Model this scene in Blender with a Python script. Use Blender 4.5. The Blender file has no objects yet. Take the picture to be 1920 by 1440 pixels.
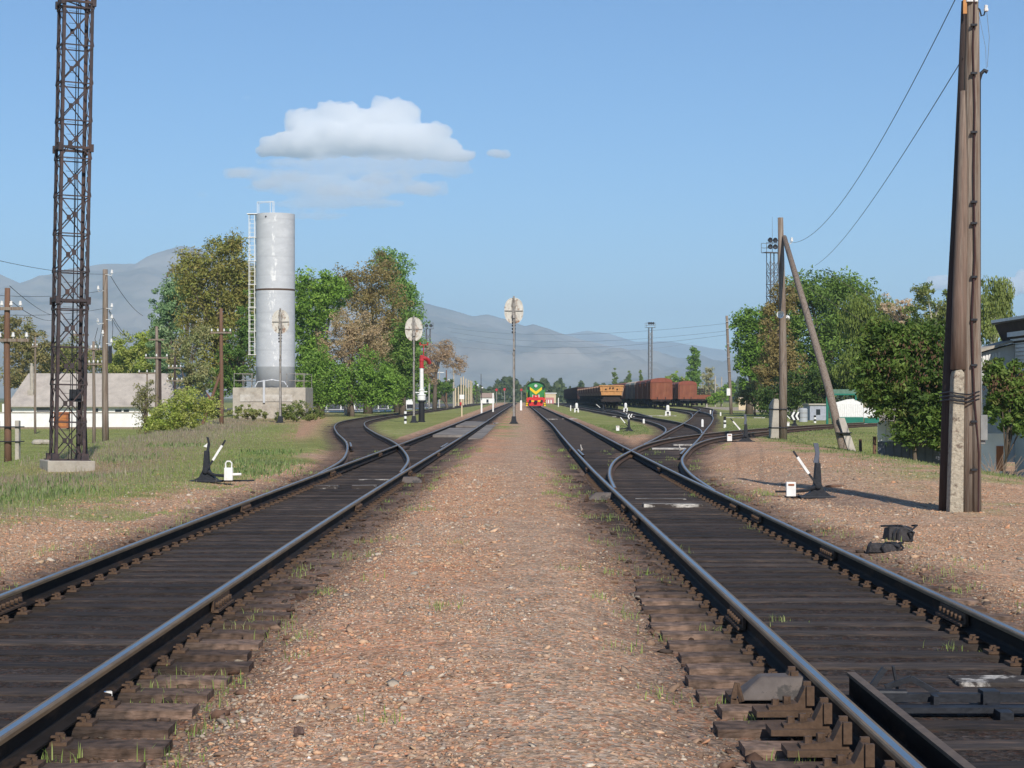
import bpy, math, random
import numpy as np
from mathutils import Vector, noise as mn
R = math.radians
random.seed(7); rng = np.random.default_rng(7)
sc = bpy.context.scene
# ---------------------------------------------------------------- camera, world, sun, exposure
F, CX, CY, EYE = 3500.0, 960.0, 745.0, 1.67
cam_d = bpy.data.cameras.new("camera"); cam = bpy.data.objects.new("camera", cam_d)
sc.collection.objects.link(cam); sc.camera = cam
cam.location = (0, 0, EYE); cam.rotation_euler = (R(90), 0, 0)
cam_d.sensor_width = 36; cam_d.lens = F / 1920 * 36; cam_d.shift_y = 25 / 1920
cam_d.clip_start = 0.5; cam_d.clip_end = 40000
SUN_EL, SUN_AZ = 37.0, 12.0          # azimuth: degrees right of straight behind the camera
w = bpy.data.worlds.new("World"); sc.world = w; w.use_nodes = True
nt = w.node_tree; nt.nodes.clear()
sky = nt.nodes.new('ShaderNodeTexSky'); sky.sky_type = 'NISHITA'; sky.sun_disc = False
sky.sun_elevation = R(SUN_EL); sky.sun_rotation = R(180 - SUN_AZ)
sky.altitude = 900; sky.air_density = 1.0; sky.dust_density = 0.15; sky.ozone_density = 6.0
bg = nt.nodes.new('ShaderNodeBackground'); bg.inputs[1].default_value = 0.098
wo = nt.nodes.new('ShaderNodeOutputWorld')
tint = nt.nodes.new('ShaderNodeMixRGB'); tint.blend_type = 'MULTIPLY'; tint.inputs[0].default_value = 1; tint.inputs[2].default_value = (.80, .945, 1.03, 1)
nt.links.new(sky.outputs[0], tint.inputs[1]); nt.links.new(tint.outputs[0], bg.inputs[0]); nt.links.new(bg.outputs[0], wo.inputs[0])
sd = bpy.data.lights.new("sun", 'SUN'); sd.energy = 4.4; sd.angle = R(0.55); sd.color = (1.0, 0.93, 0.83)
so = bpy.data.objects.new("sun", sd); sc.collection.objects.link(so)
sdir = Vector((math.sin(R(SUN_AZ)) * math.cos(R(SUN_EL)), -math.cos(R(SUN_AZ)) * math.cos(R(SUN_EL)), math.sin(R(SUN_EL))))
so.rotation_euler = sdir.to_track_quat('Z', 'Y').to_euler(); so.location = sdir * 50
sc.view_settings.view_transform = 'Standard'; sc.view_settings.look = 'None'
sc.view_settings.gamma = 1; sc.view_settings.exposure = 0.22
sc.cycles.use_denoising = True
sc.cycles.max_bounces = 26; sc.cycles.diffuse_bounces = 3; sc.cycles.glossy_bounces = 2
sc.cycles.transmission_bounces = 3; sc.cycles.volume_bounces = 24; sc.cycles.transparent_max_bounces = 8

def PX(px, Y): return (px - CX) * Y / F
def PZ(py, Y): return EYE - (py - CY) * Y / F
def YG(py): return EYE * F / (py - CY)

# ---------------------------------------------------------------- materials
MATS = {}
def mat(name, col, rough=0.85, metal=0.0, var=0.25, scale=6.0, bump=0.0, bscale=None, stretch=(1, 1, 1), col2=None, thr=(0.45, 0.62), emit=None, spec=0.3, attr=None, transl=0.0):
    if name in MATS: return MATS[name]
    m = bpy.data.materials.new(name); m.use_nodes = True; n = m.node_tree.nodes; L = m.node_tree.links
    b = n['Principled BSDF']; b.inputs['Roughness'].default_value = rough; b.inputs['Metallic'].default_value = metal
    b.inputs['Specular IOR Level'].default_value = spec
    tc = n.new('ShaderNodeTexCoord'); mp = n.new('ShaderNodeMapping'); mp.inputs['Scale'].default_value = stretch
    L.new(tc.outputs['Object'], mp.inputs[0])
    nz = n.new('ShaderNodeTexNoise'); nz.inputs['Scale'].default_value = scale; nz.inputs['Detail'].default_value = 6; nz.inputs['Roughness'].default_value = 0.65
    L.new(mp.outputs[0], nz.inputs['Vector'])
    rgb = n.new('ShaderNodeRGB'); rgb.outputs[0].default_value = (*col, 1); csrc = rgb.outputs[0]
    if col2 is not None:
        nz2 = n.new('ShaderNodeTexNoise'); nz2.inputs['Scale'].default_value = scale * 0.45; nz2.inputs['Detail'].default_value = 8; nz2.inputs['Roughness'].default_value = 0.7
        L.new(mp.outputs[0], nz2.inputs['Vector'])
        rp = n.new('ShaderNodeMapRange'); rp.inputs[1].default_value = thr[0]; rp.inputs[2].default_value = thr[1]
        L.new(nz2.outputs[0], rp.inputs[0])
        mx = n.new('ShaderNodeMixRGB'); mx.inputs[2].default_value = (*col2, 1)
        L.new(rp.outputs[0], mx.inputs[0]); L.new(csrc, mx.inputs[1]); csrc = mx.outputs[0]
    if attr:
        at = n.new('ShaderNodeAttribute'); at.attribute_name = attr; csrc = at.outputs['Color']
    mr = n.new('ShaderNodeMapRange'); mr.inputs[1].default_value = 0.25; mr.inputs[2].default_value = 0.75
    mr.inputs[3].default_value = 1 - var; mr.inputs[4].default_value = 1 + var
    L.new(nz.outputs[0], mr.inputs[0])
    mul = n.new('ShaderNodeMixRGB'); mul.blend_type = 'MULTIPLY'; mul.inputs[0].default_value = 1
    L.new(csrc, mul.inputs[1]); L.new(mr.outputs[0], mul.inputs[2])
    L.new(mul.outputs[0], b.inputs['Base Color'])
    if bump > 0:
        nb = n.new('ShaderNodeTexNoise'); nb.inputs['Scale'].default_value = bscale or scale * 3; nb.inputs['Detail'].default_value = 6
        L.new(mp.outputs[0], nb.inputs['Vector'])
        bp = n.new('ShaderNodeBump'); bp.inputs['Strength'].default_value = 1.0; bp.inputs['Distance'].default_value = bump
        L.new(nb.outputs[0], bp.inputs['Height']); L.new(bp.outputs[0], b.inputs['Normal'])
    if transl > 0:
        t = n.new('ShaderNodeBsdfTranslucent'); L.new(mul.outputs[0], t.inputs[0])
        ms = n.new('ShaderNodeMixShader'); ms.inputs[0].default_value = transl
        L.new(b.outputs[0], ms.inputs[1]); L.new(t.outputs[0], ms.inputs[2]); L.new(ms.outputs[0], n['Material Output'].inputs[0])
    if emit:
        b.inputs['Emission Color'].default_value = (*emit, 1); b.inputs['Emission Strength'].default_value = 1
    MATS[name] = m; return m

M_railside = mat('rail_side', (0.022, 0.018, 0.016), 0.7, 0.0, 0.35, 14, 0.002, col2=(0.075, 0.045, 0.028), thr=(0.5, 0.68), stretch=(1, .25, 1), spec=.06)
M_railhead = mat('rail_head_side', (0.24, 0.165, 0.095), 0.55, 0.4, 0.35, 14, 0.001, stretch=(1, .2, 1))
M_railtop = mat('rail_running_surface', (0.42, 0.42, 0.43), 0.33, 1.0, 0.12, 10, 0.0, stretch=(1, .1, 1))
M_sleeper = mat('oily_timber', (0.042, 0.034, 0.03), 0.8, 0, 0.5, 9, 0.012, 26, spec=.2, stretch=(.35, 2.2, 2), col2=(0.13, 0.085, 0.06), thr=(0.52, 0.75))
M_sleeper2 = mat('far_timber', (0.05, 0.04, 0.035), 0.85, 0, 0.5, 3, col2=(0.11, 0.075, 0.055), thr=(0.5, 0.7))
M_plate = mat('rusty_iron', (0.10, 0.062, 0.04), 0.8, 0.1, 0.45, 20, 0.003)
M_iron = mat('dark_cast_iron', (0.028, 0.03, 0.036), 0.55, 0.3, 0.4, 14, 0.003)
M_lattice = mat('lattice_paint', (0.055, 0.042, 0.044), 0.65, 0.1, 0.4, 5, col2=(0.10, 0.06, 0.05), thr=(0.5, 0.7))
M_conc = mat('weathered_concrete', (0.42, 0.38, 0.32), 0.9, 0, 0.22, 2.5, 0.006, 20, col2=(0.26, 0.22, 0.18), thr=(0.5, 0.7))
M_rconc = mat('rough_concrete', (0.40, 0.35, 0.27), 0.95, 0, 0.35, 22, 0.02, 30, col2=(0.17, 0.13, 0.10), thr=(0.54, 0.66))
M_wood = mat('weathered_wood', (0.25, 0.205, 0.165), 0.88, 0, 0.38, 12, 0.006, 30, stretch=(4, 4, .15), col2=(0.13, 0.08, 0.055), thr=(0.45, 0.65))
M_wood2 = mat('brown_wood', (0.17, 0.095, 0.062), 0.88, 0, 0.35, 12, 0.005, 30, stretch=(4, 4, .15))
M_wood3 = mat('dark_and_shade_toned_wood', (0.06, 0.043, 0.038), 0.9, 0, 0.4, 12, 0.006, 30, stretch=(4, 4, .15))  # dark timber; on the rear shaft this tone paints in the front shafts' shade
M_white = mat('white_paint', (0.78, 0.77, 0.74), 0.6, 0, 0.12, 8, col2=(0.6, 0.55, 0.48), thr=(0.6, 0.75))
M_wrust = mat('rust_streaked_white', (0.58, 0.55, 0.49), 0.7, 0, 0.2, 9, col2=(0.24, 0.14, 0.09), thr=(0.5, 0.62), stretch=(1, 1, .6))
M_steelpole = mat('grey_steel_pole', (0.36, 0.33, 0.30), 0.5, 0.3, 0.3, 8, col2=(0.2, 0.15, 0.11), thr=(0.5, 0.66))
M_black = mat('black_paint', (0.018, 0.018, 0.02), 0.6, 0, 0.3, 8)
M_red = mat('red_paint', (0.42, 0.035, 0.04), 0.5, 0, 0.25, 6)
M_silver = mat('silver_paint', (0.50, 0.515, 0.54), 0.55, 0.0, 0.07, 1.4, 0.006, 1.3, stretch=(1, 1, 2.2), col2=(0.60, 0.61, 0.63), thr=(0.5, 0.7))
M_silver2 = mat('dull_silver_paint', (0.40, 0.415, 0.43), 0.6, 0.0, 0.12, 1.4)
M_wire = mat('wire', (0.05, 0.05, 0.055), 0.7)
M_wirefar = mat('pale_wire', (0.16, 0.17, 0.19), 0.7)
M_porc = mat('porcelain', (0.75, 0.74, 0.72), 0.25, 0, 0.05, 5)
M_white_wash = mat('whitewash', (0.80, 0.79, 0.77), 0.9, 0, 0.1, 1.5, col2=(0.6, 0.56, 0.52), thr=(0.58, 0.72))
M_roof = mat('asbestos_roof', (0.42, 0.375, 0.33), 0.9, 0, 0.2, 1.2, col2=(0.33, 0.29, 0.26), thr=(0.5, 0.7))
M_boxcar = mat('red_brown_wagon', (0.225, 0.075, 0.04), 0.8, 0, 0.28, 1.3, col2=(0.27, 0.12, 0.065), thr=(0.5, 0.7), stretch=(1, 1, .5))
M_boxroof = mat('wagon_roof_red', (0.24, 0.07, 0.042), 0.75, 0, 0.2, 1.0)
M_darkwag = mat('dark_wagon', (0.05, 0.024, 0.02), 0.8, 0, 0.35, 1.0, col2=(0.10, 0.042, 0.032), thr=(0.5, 0.65))
M_under = mat('wagon_underframe', (0.03, 0.022, 0.02), 0.85, 0, 0.4, 2.0)
M_yellow = mat('dump_wagon_orange', (0.50, 0.25, 0.09), 0.7, 0, 0.2, 2.2, col2=(0.3, 0.12, 0.05), thr=(0.58, 0.7))
M_cream = mat('cream_paint', (0.62, 0.50, 0.33), 0.7, 0, 0.15, 1.5)
M_green = mat('locomotive_green', (0.045, 0.23, 0.06), 0.4, 0, 0.12, 3)
M_yel = mat('warning_yellow', (0.85, 0.55, 0.01), 0.5, 0, 0.05, 3)
M_locored = mat('locomotive_red', (0.62, 0.03, 0.03), 0.45, 0, 0.12, 4)
M_glass = mat('dark_glass', (0.02, 0.025, 0.03), 0.12, 0, 0.1, 4, spec=0.6)
M_fgreen = mat('fence_green', (0.015, 0.16, 0.11), 0.6, 0, 0.15, 3)
M_blue = mat('blue_paint', (0.03, 0.16, 0.42), 0.6, 0, 0.15, 3)
M_skin = mat('skin', (0.45, 0.26, 0.18), 0.7, 0, 0.05, 5)
M_hair = mat('hair', (0.02, 0.015, 0.012), 0.7)
M_cloth_r = mat('red_cloth', (0.6, 0.03, 0.03), 0.9); M_cloth_b = mat('pale_blue_cloth', (0.32, 0.38, 0.5), 0.9)
M_cloth_g = mat('green_cloth', (0.05, 0.35, 0.2), 0.9); M_cloth_w = mat('white_cloth', (0.7, 0.66, 0.6), 0.9)
M_bark = mat('bark', (0.13, 0.10, 0.075), 0.95, 0, 0.35, 8, 0.02, 12, stretch=(1, 1, .3))
M_birchbark = mat('birch_bark', (0.6, 0.57, 0.52), 0.9, 0, 0.3, 5, col2=(0.1, 0.08, 0.07), thr=(0.58, 0.62))
M_leaf = mat('leaves', (0.1, 0.1, 0.1), 0.6, 0, 0.12, 3, attr='col', transl=0.35, spec=0.25)
M_blade = mat('grass_blades', (0.1, 0.1, 0.1), 0.75, 0, 0.1, 3, attr='col', transl=0.45, spec=0.15)
M_stone = mat('stones', (0.1, 0.1, 0.1), 0.92, 0, 0.22, 60, attr='col', spec=0.15)
M_wtimber = mat('whitewashed_timber', (0.05, 0.04, 0.036), 0.9, 0, 0.3, 10, 0.008, 30, stretch=(.4, 2, 1), col2=(0.55, 0.52, 0.47), thr=(0.5, 0.6))
M_paintedsl = mat('painted_white_timber', (0.42, 0.40, 0.37), 0.9, 0, 0.35, 6, col2=(.16, .14, .12), thr=(.48, .6))
M_railrust = mat('rusty_rail_side', (0.085, 0.05, 0.032), 0.8, 0, 0.35, 3, stretch=(1, .2, 1))
M_brickw = mat('whitewashed_brick', (0.74, 0.73, 0.72), 0.9, 0, 0.1, 3)
M_brown = mat('brown_rust', (0.30, 0.11, 0.05), 0.85, 0, 0.35, 4)
M_tar = mat('asphalt', (0.12, 0.11, 0.105), 0.9, 0, 0.2, 1)

def dusty_ends(m):
    n = m.node_tree.nodes; L = m.node_tree.links; b = n['Principled BSDF']; src = b.inputs['Base Color'].links[0].from_socket
    tc = n.new('ShaderNodeTexCoord'); sp = n.new('ShaderNodeSeparateXYZ'); L.new(tc.outputs['Object'], sp.inputs[0])
    ab = n.new('ShaderNodeMath'); ab.operation = 'ABSOLUTE'; L.new(sp.outputs[0], ab.inputs[0])
    mr = n.new('ShaderNodeMapRange'); mr.inputs[1].default_value = .82; mr.inputs[2].default_value = 1.15; mr.inputs[4].default_value = .85; L.new(ab.outputs[0], mr.inputs[0])
    nz = n.new('ShaderNodeTexNoise'); nz.inputs['Scale'].default_value = 14; nz.inputs['Detail'].default_value = 6; L.new(tc.outputs['Object'], nz.inputs['Vector'])
    cr = n.new('ShaderNodeValToRGB'); cr.color_ramp.elements[0].position = .35; cr.color_ramp.elements[0].color = (.075, .05, .036, 1); cr.color_ramp.elements[1].position = .68; cr.color_ramp.elements[1].color = (.25, .165, .12, 1); L.new(nz.outputs[0], cr.inputs[0])
    mx = n.new('ShaderNodeMixRGB'); L.new(mr.outputs[0], mx.inputs[0]); L.new(src, mx.inputs[1]); L.new(cr.outputs[0], mx.inputs[2]); L.new(mx.outputs[0], b.inputs['Base Color'])
dusty_ends(M_sleeper)
def grime(m, amt=.55, rnd=True):
    n = m.node_tree.nodes; L = m.node_tree.links; b = n['Principled BSDF']; src = b.inputs['Base Color'].links[0].from_socket
    ge = n.new('ShaderNodeNewGeometry'); nz = n.new('ShaderNodeTexNoise'); nz.inputs['Scale'].default_value = 1.3; nz.inputs['Detail'].default_value = 8; nz.inputs['Roughness'].default_value = .7; L.new(ge.outputs['Position'], nz.inputs['Vector'])
    mr = n.new('ShaderNodeMapRange'); mr.inputs[1].default_value = .5; mr.inputs[2].default_value = .72; mr.inputs[4].default_value = amt; L.new(nz.outputs[0], mr.inputs[0])
    mx = n.new('ShaderNodeMixRGB'); mx.inputs[2].default_value = (.115, .08, .058, 1); L.new(mr.outputs[0], mx.inputs[0]); L.new(src, mx.inputs[1])
    oi = n.new('ShaderNodeObjectInfo'); m2 = n.new('ShaderNodeMapRange'); m2.inputs[3].default_value = .6; m2.inputs[4].default_value = 1.5; L.new(oi.outputs['Random'], m2.inputs[0])
    mu = n.new('ShaderNodeMixRGB'); mu.blend_type = 'MULTIPLY'; mu.inputs[0].default_value = 1; L.new(mx.outputs[0], mu.inputs[1]); L.new(m2.outputs[0], mu.inputs[2]); L.new(mu.outputs[0], b.inputs['Base Color'])
grime(M_sleeper)
def streaks(m):
    n = m.node_tree.nodes; L = m.node_tree.links; b = n['Principled BSDF']; src = b.inputs['Base Color'].links[0].from_socket
    tc = n.new('ShaderNodeTexCoord'); sp = n.new('ShaderNodeSeparateXYZ'); L.new(tc.outputs['Object'], sp.inputs[0])
    mp = n.new('ShaderNodeMapping'); mp.inputs['Scale'].default_value = (2.2, 2.2, .9); L.new(tc.outputs['Object'], mp.inputs[0]); nz = n.new('ShaderNodeTexNoise'); nz.inputs['Scale'].default_value = 1.4; nz.inputs['Detail'].default_value = 9; nz.inputs['Roughness'].default_value = .7; L.new(mp.outputs[0], nz.inputs['Vector'])
    ma = n.new('ShaderNodeMath'); ma.operation = 'MULTIPLY_ADD'; ma.inputs[1].default_value = -.22; L.new(sp.outputs[0], ma.inputs[0]); ab = n.new('ShaderNodeMath'); ab.operation = 'ABSOLUTE'; L.new(sp.outputs[0], ab.inputs[0]); L.new(ab.outputs[0], ma.inputs[0]); L.new(nz.outputs[0], ma.inputs[2])
    mr = n.new('ShaderNodeMapRange'); mr.inputs[1].default_value = .50; mr.inputs[2].default_value = .58; mr.inputs[4].default_value = .8; L.new(ma.outputs[0], mr.inputs[0])
    mx = n.new('ShaderNodeMixRGB'); mx.inputs[2].default_value = (.80, .80, .79, 1); L.new(mr.outputs[0], mx.inputs[0]); L.new(src, mx.inputs[1]); L.new(mx.outputs[0], b.inputs['Base Color'])
    w2 = n.new('ShaderNodeTexWave'); w2.wave_type = 'BANDS'; w2.bands_direction = 'Z'; w2.inputs['Scale'].default_value = .21; w2.inputs['Distortion'].default_value = .15; L.new(tc.outputs['Object'], w2.inputs['Vector'])
    r2 = n.new('ShaderNodeMapRange'); r2.inputs[1].default_value = .0; r2.inputs[2].default_value = .03; r2.inputs[3].default_value = .93; r2.inputs[4].default_value = 1; L.new(w2.outputs[0], r2.inputs[0]); m3 = n.new('ShaderNodeMixRGB'); m3.blend_type = 'MULTIPLY'; m3.inputs[0].default_value = 1; L.new(mx.outputs[0], m3.inputs[1]); L.new(r2.outputs[0], m3.inputs[2]); L.new(m3.outputs[0], b.inputs['Base Color'])
streaks(M_silver)
# ---------------------------------------------------------------- mesh helpers
def ex(v): return Vector(v)
class MB:
    def __init__(s): s.v = []; s.f = []; s.mi = []
    def add(s, vs, fs, mi=0):
        o = len(s.v); s.v.extend([tuple(v) for v in vs]); s.f.extend([[i + o for i in f] for f in fs]); s.mi.extend([mi] * len(fs)); return s
    def box(s, x0, x1, y0, y1, z0, z1, mi=0):
        vs = [(x0, y0, z0), (x1, y0, z0), (x1, y1, z0), (x0, y1, z0), (x0, y0, z1), (x1, y0, z1), (x1, y1, z1), (x0, y1, z1)]
        return s.add(vs, [[0, 3, 2, 1], [4, 5, 6, 7], [0, 1, 5, 4], [1, 2, 6, 5], [2, 3, 7, 6], [3, 0, 4, 7]], mi)
    def cbox(s, c, d, mi=0, rz=0.0):
        cx, cy, cz = c; dx, dy, dz = [q / 2 for q in d]; ca, sa = math.cos(rz), math.sin(rz)
        vs = []
        for z in (-dz, dz):
            for x, y in ((-dx, -dy), (dx, -dy), (dx, dy), (-dx, dy)):
                vs.append((cx + x * ca - y * sa, cy + x * sa + y * ca, cz + z))
        return s.add(vs, [[0, 3, 2, 1], [4, 5, 6, 7], [0, 1, 5, 4], [1, 2, 6, 5], [2, 3, 7, 6], [3, 0, 4, 7]], mi)
    def tube(s, p0, p1, r0, r1=None, n=8, mi=0, cap=True):
        p0, p1 = Vector(p0), Vector(p1); r1 = r0 if r1 is None else r1
        d = (p1 - p0); 
        if d.length < 1e-6: return s
        d.normalize(); a = d.orthogonal().normalized(); b = d.cross(a)
        vs = []
        for p, r in ((p0, r0), (p1, r1)):
            for i in range(n):
                t = 2 * math.pi * i / n; vs.append(p + a * (math.cos(t) * r) + b * (math.sin(t) * r))
        fs = [[i, (i + 1) % n, n + (i + 1) % n, n + i] for i in range(n)]
        if cap: fs += [list(range(n))[::-1], list(range(n, 2 * n))]
        return s.add(vs, fs, mi)
    def path(s, pts, rs, n=8, mi=0):
        pts = [Vector(p) for p in pts]
        if not isinstance(rs, (list, tuple)): rs = [rs] * len(pts)
        vs = []; a = None
        for k, p in enumerate(pts):
            d = (pts[min(k + 1, len(pts) - 1)] - pts[max(k - 1, 0)]).normalized()
            if a is None: a = d.orthogonal().normalized()
            a = (a - d * a.dot(d)).normalized(); b = d.cross(a)
            for i in range(n):
                t = 2 * math.pi * i / n; vs.append(p + (a * math.cos(t) + b * math.sin(t)) * rs[k])
        fs = []
        for k in range(len(pts) - 1):
            for i in range(n): fs.append([k * n + i, k * n + (i + 1) % n, (k + 1) * n + (i + 1) % n, (k + 1) * n + i])
        fs += [list(range(n))[::-1], [(len(pts) - 1) * n + i for i in range(n)]]
        return s.add(vs, fs, mi)
    def bar(s, p0, p1, wd, th, mi=0, up=(0, 0, 1)):
        p0, p1 = Vector(p0), Vector(p1); d = (p1 - p0).normalized(); u = Vector(up)
        a = d.cross(u)
        if a.length < 1e-4: a = d.cross(Vector((1, 0, 0)))
        a.normalize(); b = a.cross(d).normalized(); vs = []
        for p in (p0, p1):
            for i, j in ((-1, -1), (1, -1), (1, 1), (-1, 1)): vs.append(p + a * (i * wd / 2) + b * (j * th / 2))
        return s.add(vs, [[3, 2, 1, 0], [4, 5, 6, 7], [0, 1, 5, 4], [1, 2, 6, 5], [2, 3, 7, 6], [3, 0, 4, 7]], mi)
    def lathe(s, prof, n=16, c=(0, 0, 0), mi=0, axis='z'):
        vs = []
        for r, z in prof:
            for i in range(n):
                t = 2 * math.pi * i / n; x, y = r * math.cos(t), r * math.sin(t)
                vs.append((c[0] + x, c[1] + y, c[2] + z) if axis == 'z' else (c[0] + x, c[1] + z, c[2] + y))
        fs = []
        for k in range(len(prof) - 1):
            for i in range(n): fs.append([k * n + i, k * n + (i + 1) % n, (k + 1) * n + (i + 1) % n, (k + 1) * n + i])
        fs += [list(range(n))[::-1], [(len(prof) - 1) * n + i for i in range(n)]]
        return s.add(vs, fs, mi)
    def prism(s, poly, a0, a1, axis='y', mi=0):
        n = len(poly); vs = []
        for a in (a0, a1):
            for u, v in poly: vs.append((u, a, v) if axis == 'y' else ((a, u, v) if axis == 'x' else (u, v, a)))
        fs = [[i, (i + 1) % n, n + (i + 1) % n, n + i] for i in range(n)] + [list(range(n))[::-1], list(range(n, 2 * n))]
        return s.add(vs, fs, mi)
    def build(s, name, mats, parent=None, smooth=False, bevel=0.0):
        me = bpy.data.meshes.new(name); me.from_pydata(s.v, [], s.f)
        if not isinstance(mats, (list, tuple)): mats = [mats]
        for m in mats: me.materials.append(m)
        if len(mats) > 1: me.polygons.foreach_set('material_index', s.mi)
        if smooth: me.polygons.foreach_set('use_smooth', [True] * len(s.f))
        me.update()
        o = bpy.data.objects.new(name, me); sc.collection.objects.link(o)
        if parent is not None: o.parent = parent
        if bevel > 0:
            bm = o.modifiers.new('bevel', 'BEVEL'); bm.width = bevel; bm.segments = 2; bm.limit_method = 'ANGLE'
        return o

def np_mesh(name, V, Fq, material, parent=None, col=None, smooth=False):
    """V (n,3) float, Fq (m,k) int array of k-gons, col (n,3) per-vertex colours"""
    me = bpy.data.meshes.new(name); k = Fq.shape[1]
    me.vertices.add(len(V)); me.vertices.foreach_set('co', np.ascontiguousarray(V, dtype=np.float32).ravel())
    me.loops.add(Fq.size); me.loops.foreach_set('vertex_index', np.ascontiguousarray(Fq, dtype=np.int32).ravel())
    me.polygons.add(len(Fq)); me.polygons.foreach_set('loop_start', np.arange(0, Fq.size, k, dtype=np.int32))
    me.polygons.foreach_set('loop_total', np.full(len(Fq), k, dtype=np.int32))
    if smooth: me.polygons.foreach_set('use_smooth', np.ones(len(Fq), dtype=bool))
    me.update(calc_edges=True)
    if col is not None:
        a = me.color_attributes.new('col', 'FLOAT_COLOR', 'POINT')
        c4 = np.ones((len(V), 4), dtype=np.float32); c4[:, :3] = np.clip(col, 0, 1); a.data.foreach_set('color', c4.ravel())
    me.materials.append(material)
    o = bpy.data.objects.new(name, me); sc.collection.objects.link(o)
    if parent is not None: o.parent = parent
    return o

def tag(o, label=None, cat=None, group=None, kind=None):
    if label: o['label'] = label
    if cat: o['category'] = cat
    if group: o['group'] = group
    if kind: o['kind'] = kind
    return o
def thing(name, label, cat, loc=(0, 0, 0), rz=0.0, group=None):
    o = bpy.data.objects.new(name, None); sc.collection.objects.link(o); o.empty_display_size = 0.3
    o.location = loc; o.rotation_euler = (0, 0, rz); return tag(o, label, cat, group)
def copy_tree(o, loc=None, rz=None, label=None, group=None, parent=None, scale=None):
    c = o.copy(); sc.collection.objects.link(c)
    if parent is not None: c.parent = parent
    if loc is not None: c.location = loc
    if rz is not None: c.rotation_euler = (0, 0, rz)
    if label: c['label'] = label
    if group: c['group'] = group
    if scale: c.scale = scale
    for ch in list(o.children): copy_tree(ch, parent=c)
    return c

def vnoise(x, y, s=1.0, seed=0.0, octs=4):
    """smooth pseudo-random field, vectorised value noise in -1..1"""
    x = np.asarray(x, float) * s; y = np.asarray(y, float) * s; out = 0; amp = 1; tot = 0
    for k in range(octs):
        xi = np.floor(x); yi = np.floor(y); fx = x - xi; fy = y - yi
        fx = fx * fx * (3 - 2 * fx); fy = fy * fy * (3 - 2 * fy)
        def h(a, b):
            q = np.sin(a * 127.1 + b * 311.7 + seed * 74.7 + k * 13.3) * 43758.5453
            return (q - np.floor(q)) * 2 - 1
        out = out + amp * ((h(xi, yi) * (1 - fx) + h(xi + 1, yi) * fx) * (1 - fy) + (h(xi, yi + 1) * (1 - fx) + h(xi + 1, yi + 1) * fx) * fy)
        tot += amp; amp *= 0.5; x = x * 2.03 + 11.1; y = y * 2.03 + 5.7
    return out / tot
def sst(a, b, x):
    t = np.clip((np.asarray(x, float) - a) / (b - a), 0, 1); return t * t * (3 - 2 * t)

# ---------------------------------------------------------------- track geometry (plan)
def cr(pts, step=1.0):
    """monotone-ish spline: x as a smooth function of y"""
    ys = np.array([p[0] for p in pts], float); xs = np.array([p[1] for p in pts], float)
    m = np.gradient(xs, ys)
    Y = np.arange(ys[0], ys[-1] + 1e-6, step); X = []
    for y in Y:
        i = min(max(np.searchsorted(ys, y) - 1, 0), len(ys) - 2); h = ys[i + 1] - ys[i]; t = (y - ys[i]) / h
        X.append((2*t**3-3*t**2+1)*xs[i] + (t**3-2*t**2+t)*h*m[i] + (-2*t**3+3*t**2)*xs[i+1] + (t**3-t**2)*h*m[i+1])
    return np.array(X), Y
PT = {
 'L': [(-6, -3.07), (8, -3.07), (20, -3.07), (36, -2.99), (55, -2.83), (100, -2.5), (172, -2.1), (260, -1.55), (400, -.7), (560, .3)],
 'R': [(-6, 2.44), (8, 2.44), (25, 2.44), (36, 2.46), (50, 2.55), (75, 2.76), (100, 3.0), (150, 3.25), (207, 3.5), (306, 3.9), (420, 4.6), (560, 5.6)],
 'S': [(36, -2.99), (45, -3.3), (52, -3.8), (60, -4.5), (80, -6.7), (99, -8.6), (115, -9.8), (135, -10.4), (172, -10.4), (260, -9.6), (400, -8.0), (500, -7)],
 'D': [(29.5, 2.45), (37, 2.73), (45, 3.3), (52, 4.08), (60, 5.1), (69, 6.7), (77, 8.7), (86, 11.4), (98, 15.8), (110, 21), (125, 29), (140, 38.5)],
 'B': [(57, 4.66), (62, 5.28), (77, 7.06), (86, 8.12), (110, 10.95), (150, 15.3), (180, 18), (220, 20.2), (275, 21.9), (400, 22.8), (480, 23.4)],
 'C': [(75, 6.83), (84, 7.72), (92, 8.35), (101, 8.85), (120, 9.5), (136, 9.7), (180, 9.8), (260, 10.2), (400, 11.2), (560, 12.6)],
 'E': [(136, 9.72), (160, 10.6), (200, 12.1), (245, 13.1), (400, 14.4), (560, 15.8)],
 'G': [(150, 15.3), (190, 19.6), (240, 25), (320, 30.2), (450, 31.8)],
}
TR = {k: cr(v, 0.5) for k, v in PT.items()}
def tx(k, y): X, Y = TR[k]; return np.interp(y, Y, X)
def tdist(x, y, keys):
    d = np.full(np.shape(x), 1e3)
    for k in keys:
        X, Y = TR[k]; inside = (y >= Y[0]) & (y <= Y[-1]); d = np.where(inside, np.minimum(d, np.abs(x - np.interp(y, Y, X))), d)
    return d
def crest(y): return np.where(y < 36, -9.6, -9.6 - (y - 36) * 0.11)
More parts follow.
